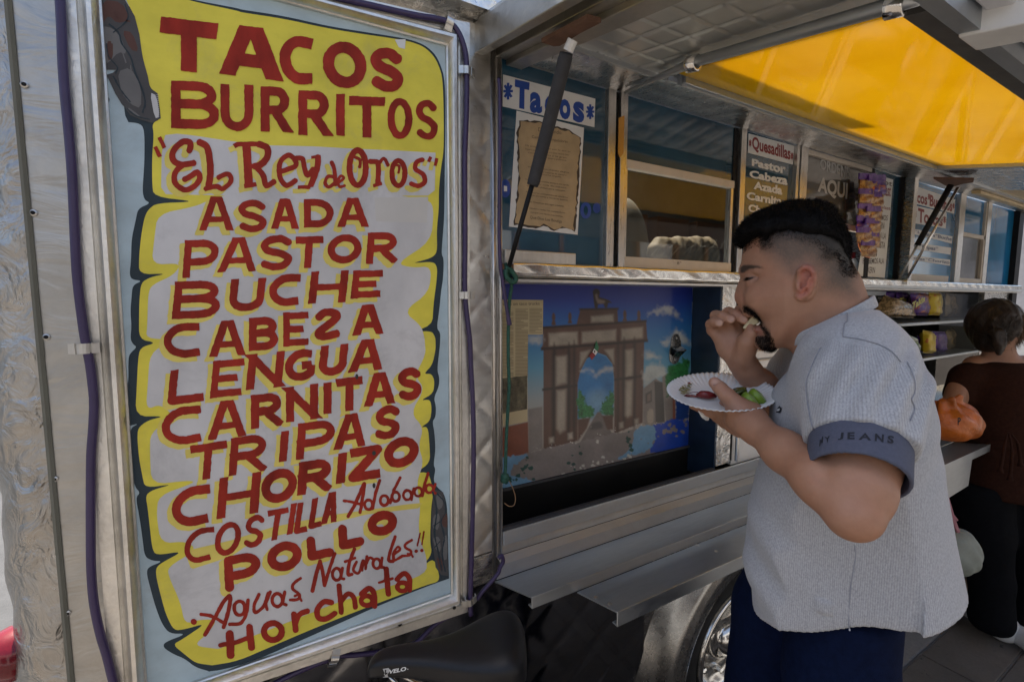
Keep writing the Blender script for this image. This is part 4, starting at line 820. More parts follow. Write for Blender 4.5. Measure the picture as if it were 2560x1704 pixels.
text_quad('lettering','ORDENE',tr(c2q,[(775,1310),(1002,1385),(1005,1290),(778,1225)]),Yt(.0072),M['p_grey'],t,.025); text_quad('lettering','AQUI',tr(c4q,[(755,265),(985,325),(992,180),(765,130)]),Yt(.0072),M['p_grey'],t,.035)
cp=crop(2120,400,4.3545)
t=sheet('hours_paper','tall white handwritten paper hanging right of the order window','paper notice',tr(cp,[(100,1262),(400,1282),(492,215),(290,150)]),.004,M['white_paper'])
for s_,q,m in (('Hot',[(310,240),(480,290),(484,235),(314,185)],'p_ink'),('Nast',[(370,385),(462,400),(470,270),(375,250)],'p_maroon'),('plast',[(360,540),(460,560),(464,510),(362,490)],'p_maroon'),('TAMOS',[(310,650),(430,662),(434,602),(314,590)],'p_ink'),('KERN',[(315,740),(392,752),(398,680),(320,668)],'p_ink'),('EN LA',[(325,850),(410,860),(416,795),(330,783)],'p_ink'),('ASTA',[(325,955),(402,965),(408,895),(330,883)],'p_ink'),('3PM',[(248,1045),(312,1050),(316,1005),(250,998)],'p_ink'),('BOLBEMOS ALA',[(160,1130),(390,1128),(392,1065),(162,1068)],'p_ink'),('KERN',[(212,1228),(292,1230),(296,1165),(216,1162)],'p_ink')):
    text_quad('lettering',s_,tr(cp,q),Yt(.0035),M[m],t,.012)
t=sheet('burritos_sign','white sticker with dark red words Tacos and Burritos on the far blue window','sign',tr(cp,[(705,470),(1155,585),(1168,430),(725,282)]),.006,M['p_white'])
asterisk(*cp(882,400),3.4,8,.0055,M['p_maroon'],t,.5); asterisk(*cp(1150,500),3,7,.0055,M['p_maroon'],t,.5)
text_quad('lettering','acos Burritos',tr(cp,[(712,455),(1132,565),(1140,443),(718,330)]),Yt(.0055),M['p_maroon'],t,.03)
t=sheet('tortas_sign','white sticker with dark red word Tortas below the burritos sticker','sign',tr(cp,[(705,685),(1065,745),(1075,575),(712,490)]),.006,M['p_white'])
asterisk(*cp(733,590),4,9,.0055,M['p_maroon'],t,.5); asterisk(*cp(1052,650),4,9,.0055,M['p_maroon'],t,.5)
text_quad('lettering','Tortas',tr(cp,[(760,680),(1030,725),(1036,605),(764,520)]),Yt(.0055),M['p_maroon'],t,.03)
for k,(s_,q,tq) in enumerate((('Pastor*Lengua*Buche',[(690,800),(1130,910),(1138,832),(695,745)],'first'),('Cabeza*Tripas*',[(668,960),(1115,1030),(1122,955),(672,890)],'second'),('Asada*Carnitas*Chorizo',[(655,1080),(1108,1150),(1112,1085),(660,1035)],'third'))):
    t=sheet('meat_strip','white strip with small blue words, %s from the top under the tortas sticker'%tq,'sign',tr(cp,q),.006,M['p_white'],'white strips listing meats')
    cut=s_[-14:] if k!=1 else 'eza*Tripas*'
    q2=[(q[0][0]+6,q[0][1]-12),(q[1][0]-(4 if k!=1 else 140),q[1][1]-(16 if k!=1 else 30)),(q[2][0]-(4 if k!=1 else 140),q[2][1]+(8 if k!=1 else -8)),(q[3][0]+6,q[3][1]+12)]
    text_quad('lettering',cut,tr(cp,q2),Yt(.0055),M['p_navy'],t,.025)
# newspaper
M['news']=paint('yellowed newsprint',(.46,.38,.23),.8,.08,10,.05)
MY=lambda e:(lambda x,y:PY(x,y,DY-e))
t=thing('newspaper_clipping','yellowed newspaper clipping about taco trucks taped left of the mural','newspaper clipping',tuple(PY(1250,900,DY-.002)))
flat('sheet',tr(c3m,[(150,935),(558,940),(555,1210),(440,1212),(435,1534),(435,1890),(150,1945)]),None,0,M['news'],t,Yf=MY(.0022))
text_quad('headline','The brakes on taco trucks',tr(c3m,[(140,985),(530,978),(530,955),(140,960)]),MY(.0026),M['p_ink'],t,.01)
ln=MB(); r=random.Random(5)
for x0,x1,y0,y1 in ((150,325,1035,1540),(340,440,1010,1540),(450,550,1005,1200)):
    y=y0
    while y<y1:
        xe=x1-(r.random()<.15)*r.uniform(10,60)
        for a,b in ((x0,xe),): 
            q=[MY(.0025)(*c3m(*p)) for p in ((a,y),(b,y),(b,y+5),(a,y+5))]; ln.quad(*q)
        y+=11
o=ln.build('text_columns',paint('faded newsprint ink',(.21,.17,.10),.8),t); o['kind']='stuff'
flat('photo_print',tr(c5m,[(215,300),(432,278),(432,540),(215,580)]),None,0,paint('newspaper photograph',(.10,.085,.05),.6,.9,40,0),t,Yf=MY(.0026))
# ================= MURAL =================
MU=thing('mural','airbrushed mural of a monumental stone arch under a blue sky in the serving recess','mural',(.6,DY,1.04))
m,n,b=nodes('mural sky paint'); v=tex_coord(n); sx=n.nodes.new('ShaderNodeSeparateXYZ'); n.links.new(v,sx.inputs[0]); mr=n.nodes.new('ShaderNodeMapRange'); n.links.new(sx.outputs[2],mr.inputs[0]); mr.inputs[1].default_value=1.15; mr.inputs[2].default_value=1.63
c=ramp(n,mr.outputs[0],[(0,(.32,.27,.24)),(.28,(.17,.24,.31)),(.6,(.03,.16,.33)),(.85,(.012,.06,.24)),(1,(.015,.02,.20))])
cl=noise(n,tex_coord(n,(1,1,2.2),(0,.5,0)),7,5,.55,.8); mk=n.nodes.new('ShaderNodeMath'); mk.operation='MULTIPLY'; n.links.new(ramp(n,cl,[(.60,g(0)),(.8,g(.25))]),mk.inputs[0]); n.links.new(ramp(n,mr.outputs[0],[(.0,g(1)),(.6,g(.8)),(.85,g(.12))]),mk.inputs[1])
c=mixc(n,mk.outputs[0],c,(.42,.42,.38)); n.links.new(c,b.inputs[0]); b.inputs['Roughness'].default_value=.32; bump(n,b,noise(n,v,25,3),.08,.002); M['mu_sky']=m
for k,cc in dict(brown=(.13,.062,.038),dbrown=(.028,.017,.013),cream=(.33,.29,.24),shade=(.16,.12,.095),green=(.025,.17,.05),road=(.13,.11,.10),red=(.17,.05,.025),grey=(.16,.145,.13),dgrey=(.07,.065,.062),dblue=(.008,.035,.16),cloud=(.42,.42,.38),peel=(.17,.15,.14),chip=(.40,.39,.34),dgreen=(.008,.06,.045),sky2=(.03,.19,.40),lblue=(.10,.24,.38),rblue=(.01,.045,.30)).items():
    M['mu_'+k]=paint('mural '+k,cc,.35,.38,11,.08,30)
MUL=[]
MC=dict(brown=(.085,.043,.029),dbrown=(.028,.017,.013),cream=(.27,.235,.185),shade=(.16,.12,.095),green=(.02,.14,.04),road=(.13,.11,.10),red=(.17,.05,.025),grey=(.17,.15,.135),dgrey=(.06,.055,.05),dblue=(.008,.035,.16),cloud=(.42,.42,.38),peel=(.17,.15,.14),chip=(.42,.41,.36),dgreen=(.008,.05,.04),sky2=(.02,.14,.34),lblue=(.12,.25,.38),rblue=(.01,.045,.30))
FE=dict(sky_paint=1,arch_body=5,cornice=7,cream_panel=15,shadow_band=16,column=20,statue=4,statue_light=9,finial=6,arch_sky=4,arch_haze=60,cloud=26,tree_paint=11,road_paint=5,cobbles=14,brick_wall_paint=9,red_wall_paint=4,pale_wall_paint=9,house_paint=6,house_window=7,blue_paint=5,trunk_paint=6,peeled_band=2,pale_blue_paint=5,paint_chip=1.2)
def mf(name,l,mat,e,sm=0): MUL.append((name,[tuple(p) for p in (catmull(l,sm,True) if sm and name not in ('cream_panel','column') else l)],MC.get(mat,(.1,.1,.1)),FE.get(name,4)))
def m5(l): return [(x,y+1254.4) for x,y in l]
mf('sky_paint',[(150,700),(1735,700),(1697,2092),(150,2459)],'sky',.0002)
mf('arch_body',[(555,1150),(820,1130),(850,1010),(1140,1005),(1145,1112),(1365,1098),(1375,1250),(1350,1270),(1338,1900),(1115,1985),(1115,1560),(1100,1440),(1050,1375),(980,1350),(900,1400),(850,1500),(830,1600),(828,2040),(560,2115),(560,1330),(540,1320),(555,1290)],'brown',.0006)
for l in ([(840,1005),(1150,1000),(1150,1016),(840,1022)],[(545,1148),(1370,1096),(1370,1112),(545,1166)],[(540,1312),(1380,1248),(1380,1268),(540,1336)]): mf('cornice',l,'dbrown',.0009)
for l in ([(935,1068),(1108,1052),(1108,1108),(935,1114)],[(600,1200),(828,1188),(828,1285),(605,1300)],[(862,1190),(1130,1170),(1128,1258),(862,1278)],[(1172,1168),(1338,1152),(1338,1238),(1172,1253)],[(850,1350),(930,1330),(875,1420),(845,1470)],[(1040,1330),(1112,1320),(1112,1440),(1090,1400)]): mf('cream_panel',l,'cream',.0010,2)
for l in ([(628,1360),(660,1350),(655,1960),(640,2060),(625,2060)],[(745,1350),(775,1350),(770,1950),(745,1980)],[(1180,1310),(1205,1300),(1200,1880),(1180,1890)],[(1262,1300),(1285,1300),(1280,1870),(1262,1880)],[(790,1340),(812,1340),(810,1990),(790,2000)],[(1140,1300),(1152,1300),(1150,1930),(1138,1935)]): mf('shadow_band',l,'dbrown',.0011,2)
for l in (m5([(660,130),(742,122),(740,335),(660,355)]),m5([(665,395),(738,385),(732,700),(690,730),(665,690)]),m5([(1205,80),(1262,72),(1258,285),(1205,292)]),m5([(1205,320),(1258,312),(1250,585),(1220,605),(1203,590)])): mf('column',l,'cream',.0013,3)
for l in (m5([(550,378),(828,345),(828,362),(550,398)]),m5([(1115,300),(1342,272),(1342,288),(1115,318)])): mf('cornice',l,'dbrown',.0016)
for l in (m5([(605,765),(640,758),(642,800),(607,808)]),m5([(752,730),(788,722),(790,770),(754,778)]),m5([(1155,648),(1185,640),(1187,685),(1157,692)]),m5([(1275,620),(1303,614),(1305,655),(1277,662)])): mf('cream_panel',l,'cream',.0013,2)
mf('statue',[(950,905),(948,870),(968,850),(995,860),(1003,885),(1000,915),(1045,930),(1070,940),(1098,965),(1068,962),(1062,998),(1040,998),(1030,970),(990,975),(985,1000),(962,1000)],'dbrown',.0006,2); mf('statue_light',[(965,900),(985,895),(990,930),(1040,945),(1035,965),(985,965)],'shade',.0008,2)
for x,y0,y1 in ((640,1040,1135),(768,1035,1122),(1198,1018,1105),(1308,1020,1098)): mf('finial',[(x-10,y0+10),(x,y0),(x+10,y0+12),(x+14,y0+45),(x+9,y0+60),(x+18,y1),(x-18,y1),(x-9,y0+60),(x-14,y0+40)],'brown',.0006,2)
mf('arch_sky',m5([(828,620),(830,330),(850,250),(900,150),(980,105),(1050,130),(1100,190),(1112,310),(1108,590),(985,570)]),'sky2',.0008)
mf('arch_haze',m5([(900,600),(900,450),(960,400),(1030,400),(1060,470),(1050,590)]),'lblue',.0010,3)
for l in ([(1375,1045),(1440,1010),(1500,985),(1545,985),(1590,1030),(1625,1085),(1570,1055),(1500,1050),(1430,1055)],[(1480,1275),(1560,1230),(1580,1180),(1640,1190),(1690,1240),(1715,1290),(1640,1270),(1560,1290)],[(1355,1340),(1400,1345),(1440,1375),(1480,1395),(1420,1395),(1360,1400)],[(1350,1480),(1420,1440),(1500,1470),(1540,1520),(1450,1560),(1350,1600)],[(445,1240),(500,1215),(552,1225),(552,1275),(500,1285),(440,1270)]): mf('cloud',l,'cloud',.0005,3)
for l in (m5([(865,235),(880,215),(910,225),(945,240),(900,240)]),m5([(960,275),(1010,235),(1095,205),(1095,240),(1040,245),(1000,265)])): mf('cloud',l,'cloud',.0012,3)
for l in (m5([(828,400),(850,410),(885,450),(900,500),(935,520),(955,575),(940,600),(890,605),(840,620),(828,600)]),m5([(1106,388),(1070,420),(1060,455),(1030,480),(1008,560),(1040,580),(1104,585)])): mf('tree_paint',l,'green',.0014,3)
mf('road_paint',m5([(960,600),(985,562),(1005,562),(1030,600),(1100,735),(840,815)]),'road',.0013); mf('cobbles',m5([(945,650),(1010,640),(1020,690),(930,700)]),'dgrey',.0015,2)
mf('brick_wall_paint',m5([(828,620),(930,605),(900,690),(830,790)]),'brown',.0012); mf('brick_wall_paint',m5([(1020,590),(1106,585),(1106,700),(1060,700)]),'brown',.0012)
mf('red_wall_paint',m5([(215,690),(440,640),(445,885),(215,935)]),'red',.0006); mf('pale_wall_paint',m5([(440,540),(552,520),(555,850),(445,885)]),'grey',.0007)
mf('house_paint',m5([(1342,380),(1440,300),(1500,340),(1512,640),(1342,665)]),'grey',.0006); mf('house_paint',m5([(1430,320),(1500,330),(1510,640),(1440,650)]),'dgrey',.0008); mf('house_paint',m5([(1490,290),(1530,260),(1590,430),(1590,620),(1520,640)]),'grey',.0007)
for l in (m5([(1360,420),(1410,390),(1410,480),(1362,500)]),): mf('house_window',l,'dgrey',.0010)
mf('house_window',m5([(1372,430),(1400,412),(1400,470),(1374,484)]),'shade',.0012); mf('house_window',m5([(1375,560),(1420,540),(1420,640),(1378,648)]),'cream',.0010,2)
mf('tree_paint',m5([(1530,225),(1580,190),(1640,165),(1705,150),(1700,400),(1640,415),(1590,440),(1540,440),(1520,340)]),'green',.0010,3); mf('blue_paint',m5([(1590,430),(1700,400),(1697,620),(1592,640)]),'dblue',.0012); mf('trunk_paint',m5([(1574,440),(1592,435),(1594,640),(1576,645)]),'red',.0014)
mf('peeled_band',m5([(150,955),(445,882),(900,780),(1200,712),(1450,650),(1697,610),(1690,838),(1200,950),(700,1065),(150,1205)]),'peel',.0016)
mf('blue_paint',m5([(1420,665),(1697,612),(1690,836),(1400,880),(1430,790),(1410,740)]),'rblue',.0018,2); mf('pale_blue_paint',m5([(150,950),(340,905),(440,900),(330,980),(300,1060),(490,1100),(420,1140),(150,1200)]),'lblue',.0018,2)
mf('pale_blue_paint',m5([(1290,690),(1420,670),(1440,760),(1380,860),(1250,900),(1150,930),(1250,830)]),'lblue',.0017,3)
r=random.Random(11)
def chips(x0,x1,yf,mat,n,smin,smax,sp):
    for i in range(n):
        x=r.uniform(x0,x1); y=yf(x)+r.gauss(0,sp); s_=r.uniform(smin,smax); mf('paint_chip',m5([(x+s_*r.uniform(.4,1)*math.cos(a),y+s_*r.uniform(.3,.9)*math.sin(a)) for a in np.linspace(0,5.4,7)]),mat,.0020+i*.000004)
chips(700,1250,lambda x:1055-(x-700)*.235,'chip',34,6,22,22); chips(260,500,lambda x:1085-(x-260)*.1,'dgreen',12,10,34,45); chips(760,860,lambda x:920,'dgreen',6,8,26,50); chips(1195,1250,lambda x:780,'dgreen',8,8,28,35); chips(380,440,lambda x:950,'dgreen',6,8,30,30)
chips(1450,1680,lambda x:735-(x-1450)*.25,'peel',16,12,40,28); chips(500,1500,lambda x:860-(x-500)*.225,'chip',30,3,9,12); chips(220,1690,lambda x:1000-(x-220)*.24,'peel',20,4,12,60); chips(980,1000,lambda x:795,'chip',2,12,18,3)
gh=5.0; GX=np.arange(150,1740,gh); GY=np.arange(700,2475,gh); XX,YY=np.meshgrid(GX,GY)
tz=np.clip((YY-820)/(1900-820),0,1); K_=[(0,(.012,.018,.19)),(.12,(.012,.035,.24)),(.35,(.02,.13,.34)),(.6,(.08,.25,.37)),(.85,(.26,.28,.27)),(1,(.30,.27,.23))]
CC=np.stack([np.interp(tz,[k[0] for k in K_],[k[1][i] for k in K_]) for i in range(3)],-1)
n1=vnoise(XX.shape,14,1); n2=vnoise(XX.shape,5,2); n3=vnoise(XX.shape,2,3)
def psdf(poly,X,Y):
    p=np.array(poly,float); D=np.full(X.shape,1e12); ins=np.zeros(X.shape,bool)
    for i in range(len(p)):
        a=p[i];b=p[(i+1)%len(p)]; e=b-a; t=np.clip(((X-a[0])*e[0]+(Y-a[1])*e[1])/(e@e+1e-9),0,1); D=np.minimum(D,(X-a[0]-t*e[0])**2+(Y-a[1]-t*e[1])**2)
        if a[1]!=b[1]: ins^=((a[1]>Y)!=(b[1]>Y))&(X<(b[0]-a[0])*(Y-a[1])/(b[1]-a[1])+a[0])
    return np.sqrt(D)*np.where(ins,-1,1)
for name,poly_,col,fe in MUL:
    if name=='sky_paint': skyp=poly_; continue
    p=np.array(poly_); m_=fe*2+8; i0=max(0,int((p[:,0].min()-m_-150)/gh)); i1=min(len(GX),int((p[:,0].max()+m_-150)/gh)+2); j0=max(0,int((p[:,1].min()-m_-700)/gh)); j1=min(len(GY),int((p[:,1].max()+m_-700)/gh)+2)
    if i1<=i0 or j1<=j0: continue
    sl=(slice(j0,j1),slice(i0,i1)); d=psdf(poly_,XX[sl],YY[sl])
    if name=='cloud': d=d+n2[sl]*9+n3[sl]*4
    if name=='tree_paint': d=d+n2[sl]*7+n3[sl]*6
    if name in('peeled_band','pale_blue_paint','blue_paint'): d=d+n2[sl]*6+n3[sl]*3
    w=np.clip(.5-d/(2*fe),0,1); w=w*w*(3-2*w)*(.75 if name=='cloud' else 1)
    c=np.array(col)[None,None]*(1+(.09 if name!='tree_paint' else .5)*n3[sl]*.5+.10*n1[sl])[...,None]; CC[sl]=CC[sl]*(1-w[...,None])+np.clip(c,0,1)*w[...,None]
inm=psdf(skyp,XX,YY)<2; px_=c3m(XX.ravel(),YY.ravel()); W_=PYv(px_[0],px_[1],DY-.0006); ny_,nx_=XX.shape; idx=np.arange(ny_*nx_).reshape(ny_,nx_)
ok=inm[:-1,:-1]&inm[:-1,1:]&inm[1:,:-1]&inm[1:,1:]; fq=np.stack([idx[:-1,:-1][ok],idx[:-1,1:][ok],idx[1:,1:][ok],idx[1:,:-1][ok]],1)
me=bpy.data.meshes.new('painting'); me.from_pydata(W_.tolist(),[],fq.tolist()); at=me.color_attributes.new('col','FLOAT_COLOR','POINT'); at.data.foreach_set('color',np.concatenate([np.clip(CC,0,1).reshape(-1,3),np.ones((ny_*nx_,1))],1).astype(np.float32).ravel())
m,n,b=nodes('airbrushed mural paint'); a_=n.nodes.new('ShaderNodeAttribute'); a_.attribute_name='col'; n.links.new(a_.outputs['Color'],b.inputs[0]); b.inputs['Roughness'].default_value=.3; bump(n,b,noise(n,tex_coord(n),40,3),.1,.002)
link('painting',me,m,MU)
# small flag sticker on a skewer angle
t=thing('flag_sticker','small green white and red flag sticker above the painted arch','flag sticker',tuple(PY(*c3m(960,1330),DY-.003)))
for l,mm in (([(975,1255),(995,1310),(985,1345),(958,1320)],'s_flag_g'),([(958,1320),(985,1345),(970,1372),(945,1348)],'w'),([(945,1348),(970,1372),(940,1410),(918,1375)],'r')):
    flat('flag_stripe',tr(c3m,l),None,0,{'s_flag_g':M['dgreen2'] if 'dgreen2' in M else M.setdefault('dgreen2',paint('flag green',(.01,.13,.05),.4)),'w':M['p_white'],'r':M['p_maroon']}[mm],t,Yf=MY(.003))
flat('emblem',tr(c3m,[(955,1335),(968,1332),(966,1352),(957,1355)]),None,0,M['p_ink'],t,Yf=MY(.0033))
# bottle opener
t=thing('bottle_opener','chrome wall bottle opener screwed over the mural clouds','bottle opener',tuple(PY(*c3m(1600,1330),DY)))
bp=tr(c3m,[(1560,1290),(1572,1230),(1600,1205),(1628,1225),(1640,1290),(1635,1340),(1628,1400),(1605,1435),(1575,1440),(1552,1410),(1550,1350)])
MB().prism([PY(*p,DY-.004) for p in catmull(bp,3,True)],(0,.0035,0)).build('back_plate',M['fender'],t,bevel=.001)
P=[PY(*c3m(*q),DY-e) for q,e in (((1568,1300),.006),((1640,1300),.006),((1685,1330),.035),((1612,1335),.035))]
MB().hexa(P,[p+np.array([0,.001,-.003]) for p in P]).build('hood',M['chrome'],t,bevel=.001)
P2=[PY(*c3m(*q),DY-e) for q,e in (((1612,1337),.035),((1684,1332),.035),((1630,1385),.006),((1580,1385),.006))]
MB().hexa(P2,[p+np.array([0,.003,.0])for p in P2]).build('opener_lip',M['fender'],t)
for q in ((1605,1238),(1592,1408)):
    p=PY(*c3m(*q),DY-.004); MB().lathe(p,(0,-1,0),[(.004,0),(.0035,.002),(0,.0022)],10).build('screw',M['alu'],t)
# ================= FIGURES: implicit surfaces meshed with surface nets =================
def cap(P,a,b,ra,rb):
    a=np.asarray(a,np.float32);b=np.asarray(b,np.float32);d=b-a;t=np.clip(((P-a)@d)/max(float(d@d),1e-9),0,1)
    q=P-a-t[:,None]*d; return np.sqrt((q*q).sum(1))-(ra+(rb-ra)*t)
def ell(P,c,r,R=None):
    q=P-np.asarray(c,np.float32)
    if R is not None: q=q@np.asarray(R,np.float32)
    r=np.asarray(r,np.float32); k0=np.sqrt(((q/r)**2).sum(1)); k1=np.sqrt(((q/(r*r))**2).sum(1))+1e-9; return k0*(k0-1)/k1
def smin(a,b,k):
    h=np.clip(.5+.5*(b-a)/k,0,1); return b*(1-h)+a*h-k*h*(1-h)
def smax(a,b,k): return -smin(-a,-b,k)
def chain(P,pts,k=.006):
    f=None
    for (a,ra),(b,rb) in zip(pts[:-1],pts[1:]):
        c=cap(P,a,b,ra,rb); f=c if f is None else smin(f,c,k)
    return f
class Poly2:
    def __init__(s,pts,h=.0015,pad=.06,blur=0):
        p=np.array(pts,float); s.lo=p.min(0)-pad; hi=p.max(0)+pad; s.h=h; n=np.ceil((hi-s.lo)/h).astype(int)+1
        X,Y=np.meshgrid(s.lo[0]+np.arange(n[0])*h,s.lo[1]+np.arange(n[1])*h,indexing='ij'); D=np.full(X.shape,1e9); ins=np.zeros(X.shape,bool)
        for i in range(len(p)):
            a=p[i];b=p[(i+1)%len(p)]; e=b-a; t=np.clip(((X-a[0])*e[0]+(Y-a[1])*e[1])/(e@e+1e-12),0,1)
            D=np.minimum(D,(X-a[0]-t*e[0])**2+(Y-a[1]-t*e[1])**2)
            if a[1]!=b[1]: c=((a[1]>Y)!=(b[1]>Y))&(X<(b[0]-a[0])*(Y-a[1])/(b[1]-a[1])+a[0]); ins^=c
        T=(np.sqrt(D)*np.where(ins,-1,1)).astype(np.float32)
        if blur:
            B=T.copy(); k=max(1,int(blur/h))
            for _ in range(3):
                for ax in (0,1): 
                    c=np.cumsum(np.pad(B,[(k+1,k) if i==ax else (0,0) for i in (0,1)],mode='edge'),axis=ax,dtype=np.float64); L=B.shape[ax]
                    B=((np.take(c,np.arange(2*k+1,2*k+1+L),ax)-np.take(c,np.arange(L),ax))/(2*k+1)).astype(np.float32)
            w=np.clip((-T-.002)/(blur*1.3),0,1); w=w*w*(3-2*w); T=T*(1-w)+B*w
        s.T=T; s.n=n
    def __call__(s,x,y):
        u=np.clip((x-s.lo[0])/s.h,0,s.n[0]-1.001); v=np.clip((y-s.lo[1])/s.h,0,s.n[1]-1.001); i=u.astype(int);j=v.astype(int);u=u-i;v=v-j;T=s.T
        return T[i,j]*(1-u)*(1-v)+T[i+1,j]*u*(1-v)+T[i,j+1]*(1-u)*v+T[i+1,j+1]*u*v
def inflate(P,poly,W,D,p=2.3,s0=0):
    d=-poly(P[:,0],P[:,1]); k=np.clip(1-d/D,0,None); Wv=W(P) if callable(W) else W
    return ((np.abs(P[:,2]-s0)/Wv)**p+k**p)**(1/p)*Wv-Wv
def surfnet(f,lo,hi,h):
    lo=np.array(lo,float);hi=np.array(hi,float); m=6; H=m*h
    nc=np.ceil((hi-lo)/H).astype(int); cc=[lo[i]+(np.arange(nc[i])+.5)*H for i in range(3)]
    G=np.stack(np.meshgrid(*cc,indexing='ij'),-1).reshape(-1,3).astype(np.float32); fc=f(G).reshape(nc); act=np.abs(fc)<H*1.5
    A=np.repeat(np.repeat(np.repeat(act,m,0),m,1),m,2); V=np.repeat(np.repeat(np.repeat(fc,m,0),m,1),m,2).astype(np.float32)
    idx=np.argwhere(A); pts=(lo+idx*h).astype(np.float32); vals=np.concatenate([f(pts[i:i+400000]) for i in range(0,len(pts),400000)]) if len(pts) else np.zeros(0)
    V[tuple(idx.T)]=vals
    ins=V<0; n=np.array(V.shape)-1
    cor=[(i,j,k) for i in (0,1) for j in (0,1) for k in (0,1)]
    cnt=sum(ins[i:i+n[0],j:j+n[1],k:k+n[2]].astype(np.int8) for i,j,k in cor); mix=(cnt>0)&(cnt<8); cell=np.argwhere(mix)
    cv=np.stack([V[cell[:,0]+i,cell[:,1]+j,cell[:,2]+k] for i,j,k in cor],1); pos=np.zeros((len(cell),3)); c=np.zeros(len(cell))
    for a in range(8):
        for b in range(a+1,8):
            ca,cb=np.array(cor[a]),np.array(cor[b])
            if np.abs(ca-cb).sum()!=1: continue
            va,vb=cv[:,a],cv[:,b]; x=(va<0)!=(vb<0); t=np.where(x,va/np.where(x,va-vb,1),0); pos+=np.where(x[:,None],ca+(cb-ca)*t[:,None],0); c+=x
    vert=lo+(cell+pos/c[:,None])*h; ID=-np.ones(n,int); ID[tuple(cell.T)]=np.arange(len(cell)); F=[]
    for ax in range(3):
        o=[x for x in range(3) if x!=ax]; sl0=[slice(1,n[i]) for i in range(3)]; sl0[ax]=slice(0,n[ax]); sl1=list(sl0); sl1[ax]=slice(1,n[ax]+1)
        a=ins[tuple(sl0)]; b=ins[tuple(sl1)]; e=np.argwhere(a!=b); 
        if not len(e): continue
        fl=a[tuple(e.T)]; e=e.copy(); e[:,o[0]]+=1; e[:,o[1]]+=1
        def at(d0,d1):
            q=e.copy(); q[:,o[0]]-=d0; q[:,o[1]]-=d1; return ID[tuple(q.T)]
        q=np.stack([at(1,1),at(0,1),at(0,0),at(1,0)],1); fl=fl if ax!=1 else ~fl
        q[~fl]=q[~fl][:,::-1]; q=q[(q>=0).all(1)]; F.append(q)
    return vert,np.concatenate(F)
def mesh_from(name,parts,xf,mat,parent,colf=None,smooth_it=1):
    V=[];F=[];n=0
    for v,f in parts: V.append(v);F.append(f+n);n+=len(v)
    V=np.concatenate(V);F=np.concatenate(F)
    Wd=xf(V); me=bpy.data.meshes.new(name); me.vertices.add(len(Wd)); me.vertices.foreach_set('co',Wd.astype(np.float32).ravel()); me.loops.add(F.size); me.loops.foreach_set('vertex_index',F.ravel().astype(np.int32)); me.polygons.add(len(F)); me.polygons.foreach_set('loop_start',np.arange(0,F.size,4,dtype=np.int32)); me.update(calc_edges=True); me.validate()
    if colf is not None:
        C=colf(V); at=me.color_attributes.new('col','FLOAT_COLOR','POINT'); at.data.foreach_set('color',np.concatenate([C,np.ones((len(C),1))],1).astype(np.float32).ravel())
    o=link(name,me,mat,parent,smooth=True)
    if smooth_it: s=o.modifiers.new('s','SMOOTH'); s.factor=.5; s.iterations=smooth_it
    return o,V,F
def blades(V,F,dens,count,length,width,dirf,seed=1):
    r=np.random.default_rng(seed); a,b,c,d=(V[F[:,i]] for i in range(4)); N=np.cross(c-a,d-b); ar=np.linalg.norm(N,axis=1); N=N/(ar[:,None]+1e-12); ce=(a+b+c+d)/4
    w=ar*dens(ce,N); w/=w.sum(); k=r.choice(len(F),count,p=w); u,v=r.random(count)[:,None],r.random(count)[:,None]
    p=a[k]*(1-u)*(1-v)+b[k]*u*(1-v)+c[k]*u*v+d[k]*(1-u)*v; n=N[k]; D=dirf(p,n)+r.normal(0,.22,(count,3)); D/=np.linalg.norm(D,axis=1)[:,None]; L=length*(.6+.8*r.random(count))[:,None]
    s=np.cross(D,r.normal(0,1,(count,3))); s/=np.linalg.norm(s,axis=1)[:,None]; W_=width*(.6+.7*r.random(count))[:,None]
    v0=p-s*W_-n*.001; v1=p+s*W_-n*.001; v2=p+D*L*.6+s*W_*.4+n*.0; v3=p+D*L
    VV=np.stack([v0,v1,v2,v3],1).reshape(-1,3); FF=(np.arange(count)[:,None]*4+np.array([0,1,2,3])); return VV,FF
# ---- skin and cloth ----
def attrmat(name,rough=.55,sss=.0,bmp=.2,bs=220,spec=.4,var=.12):
    m,n,b=nodes(name); a=n.nodes.new('ShaderNodeAttribute'); a.attribute_name='col'; f=noise(n,tex_coord(n),70,5,.65); v2=ramp(n,f,[(.3,g(1-var)),(.7,g(1+0))])
    c=mixc(n,1.0,a.outputs['Color'],v2,'MULTIPLY'); c=mixc(n,ramp(n,noise(n,tex_coord(n),24,5,.7),[(.45,g(0)),(.75,g(.35))]),c,mixc(n,1.0,c,(1.0,.72,.62),'MULTIPLY')); n.links.new(c,b.inputs[0]); b.inputs['Roughness'].default_value=rough; b.inputs['Specular IOR Level'].default_value=spec
    if sss: b.inputs['Subsurface Weight'].default_value=sss; b.inputs['Subsurface Radius'].default_value=(.012,.005,.003); b.inputs['Subsurface Scale'].default_value=.6
    bump(n,b,noise(n,tex_coord(n),bs,4,.6),bmp,.0006); return m
M['skin']=attrmat('tanned skin',.5,.12,.35,260,.45)
M['hair']=paint('black hair',(.0035,.003,.003),.6,.3,60,.0,spec=.12)
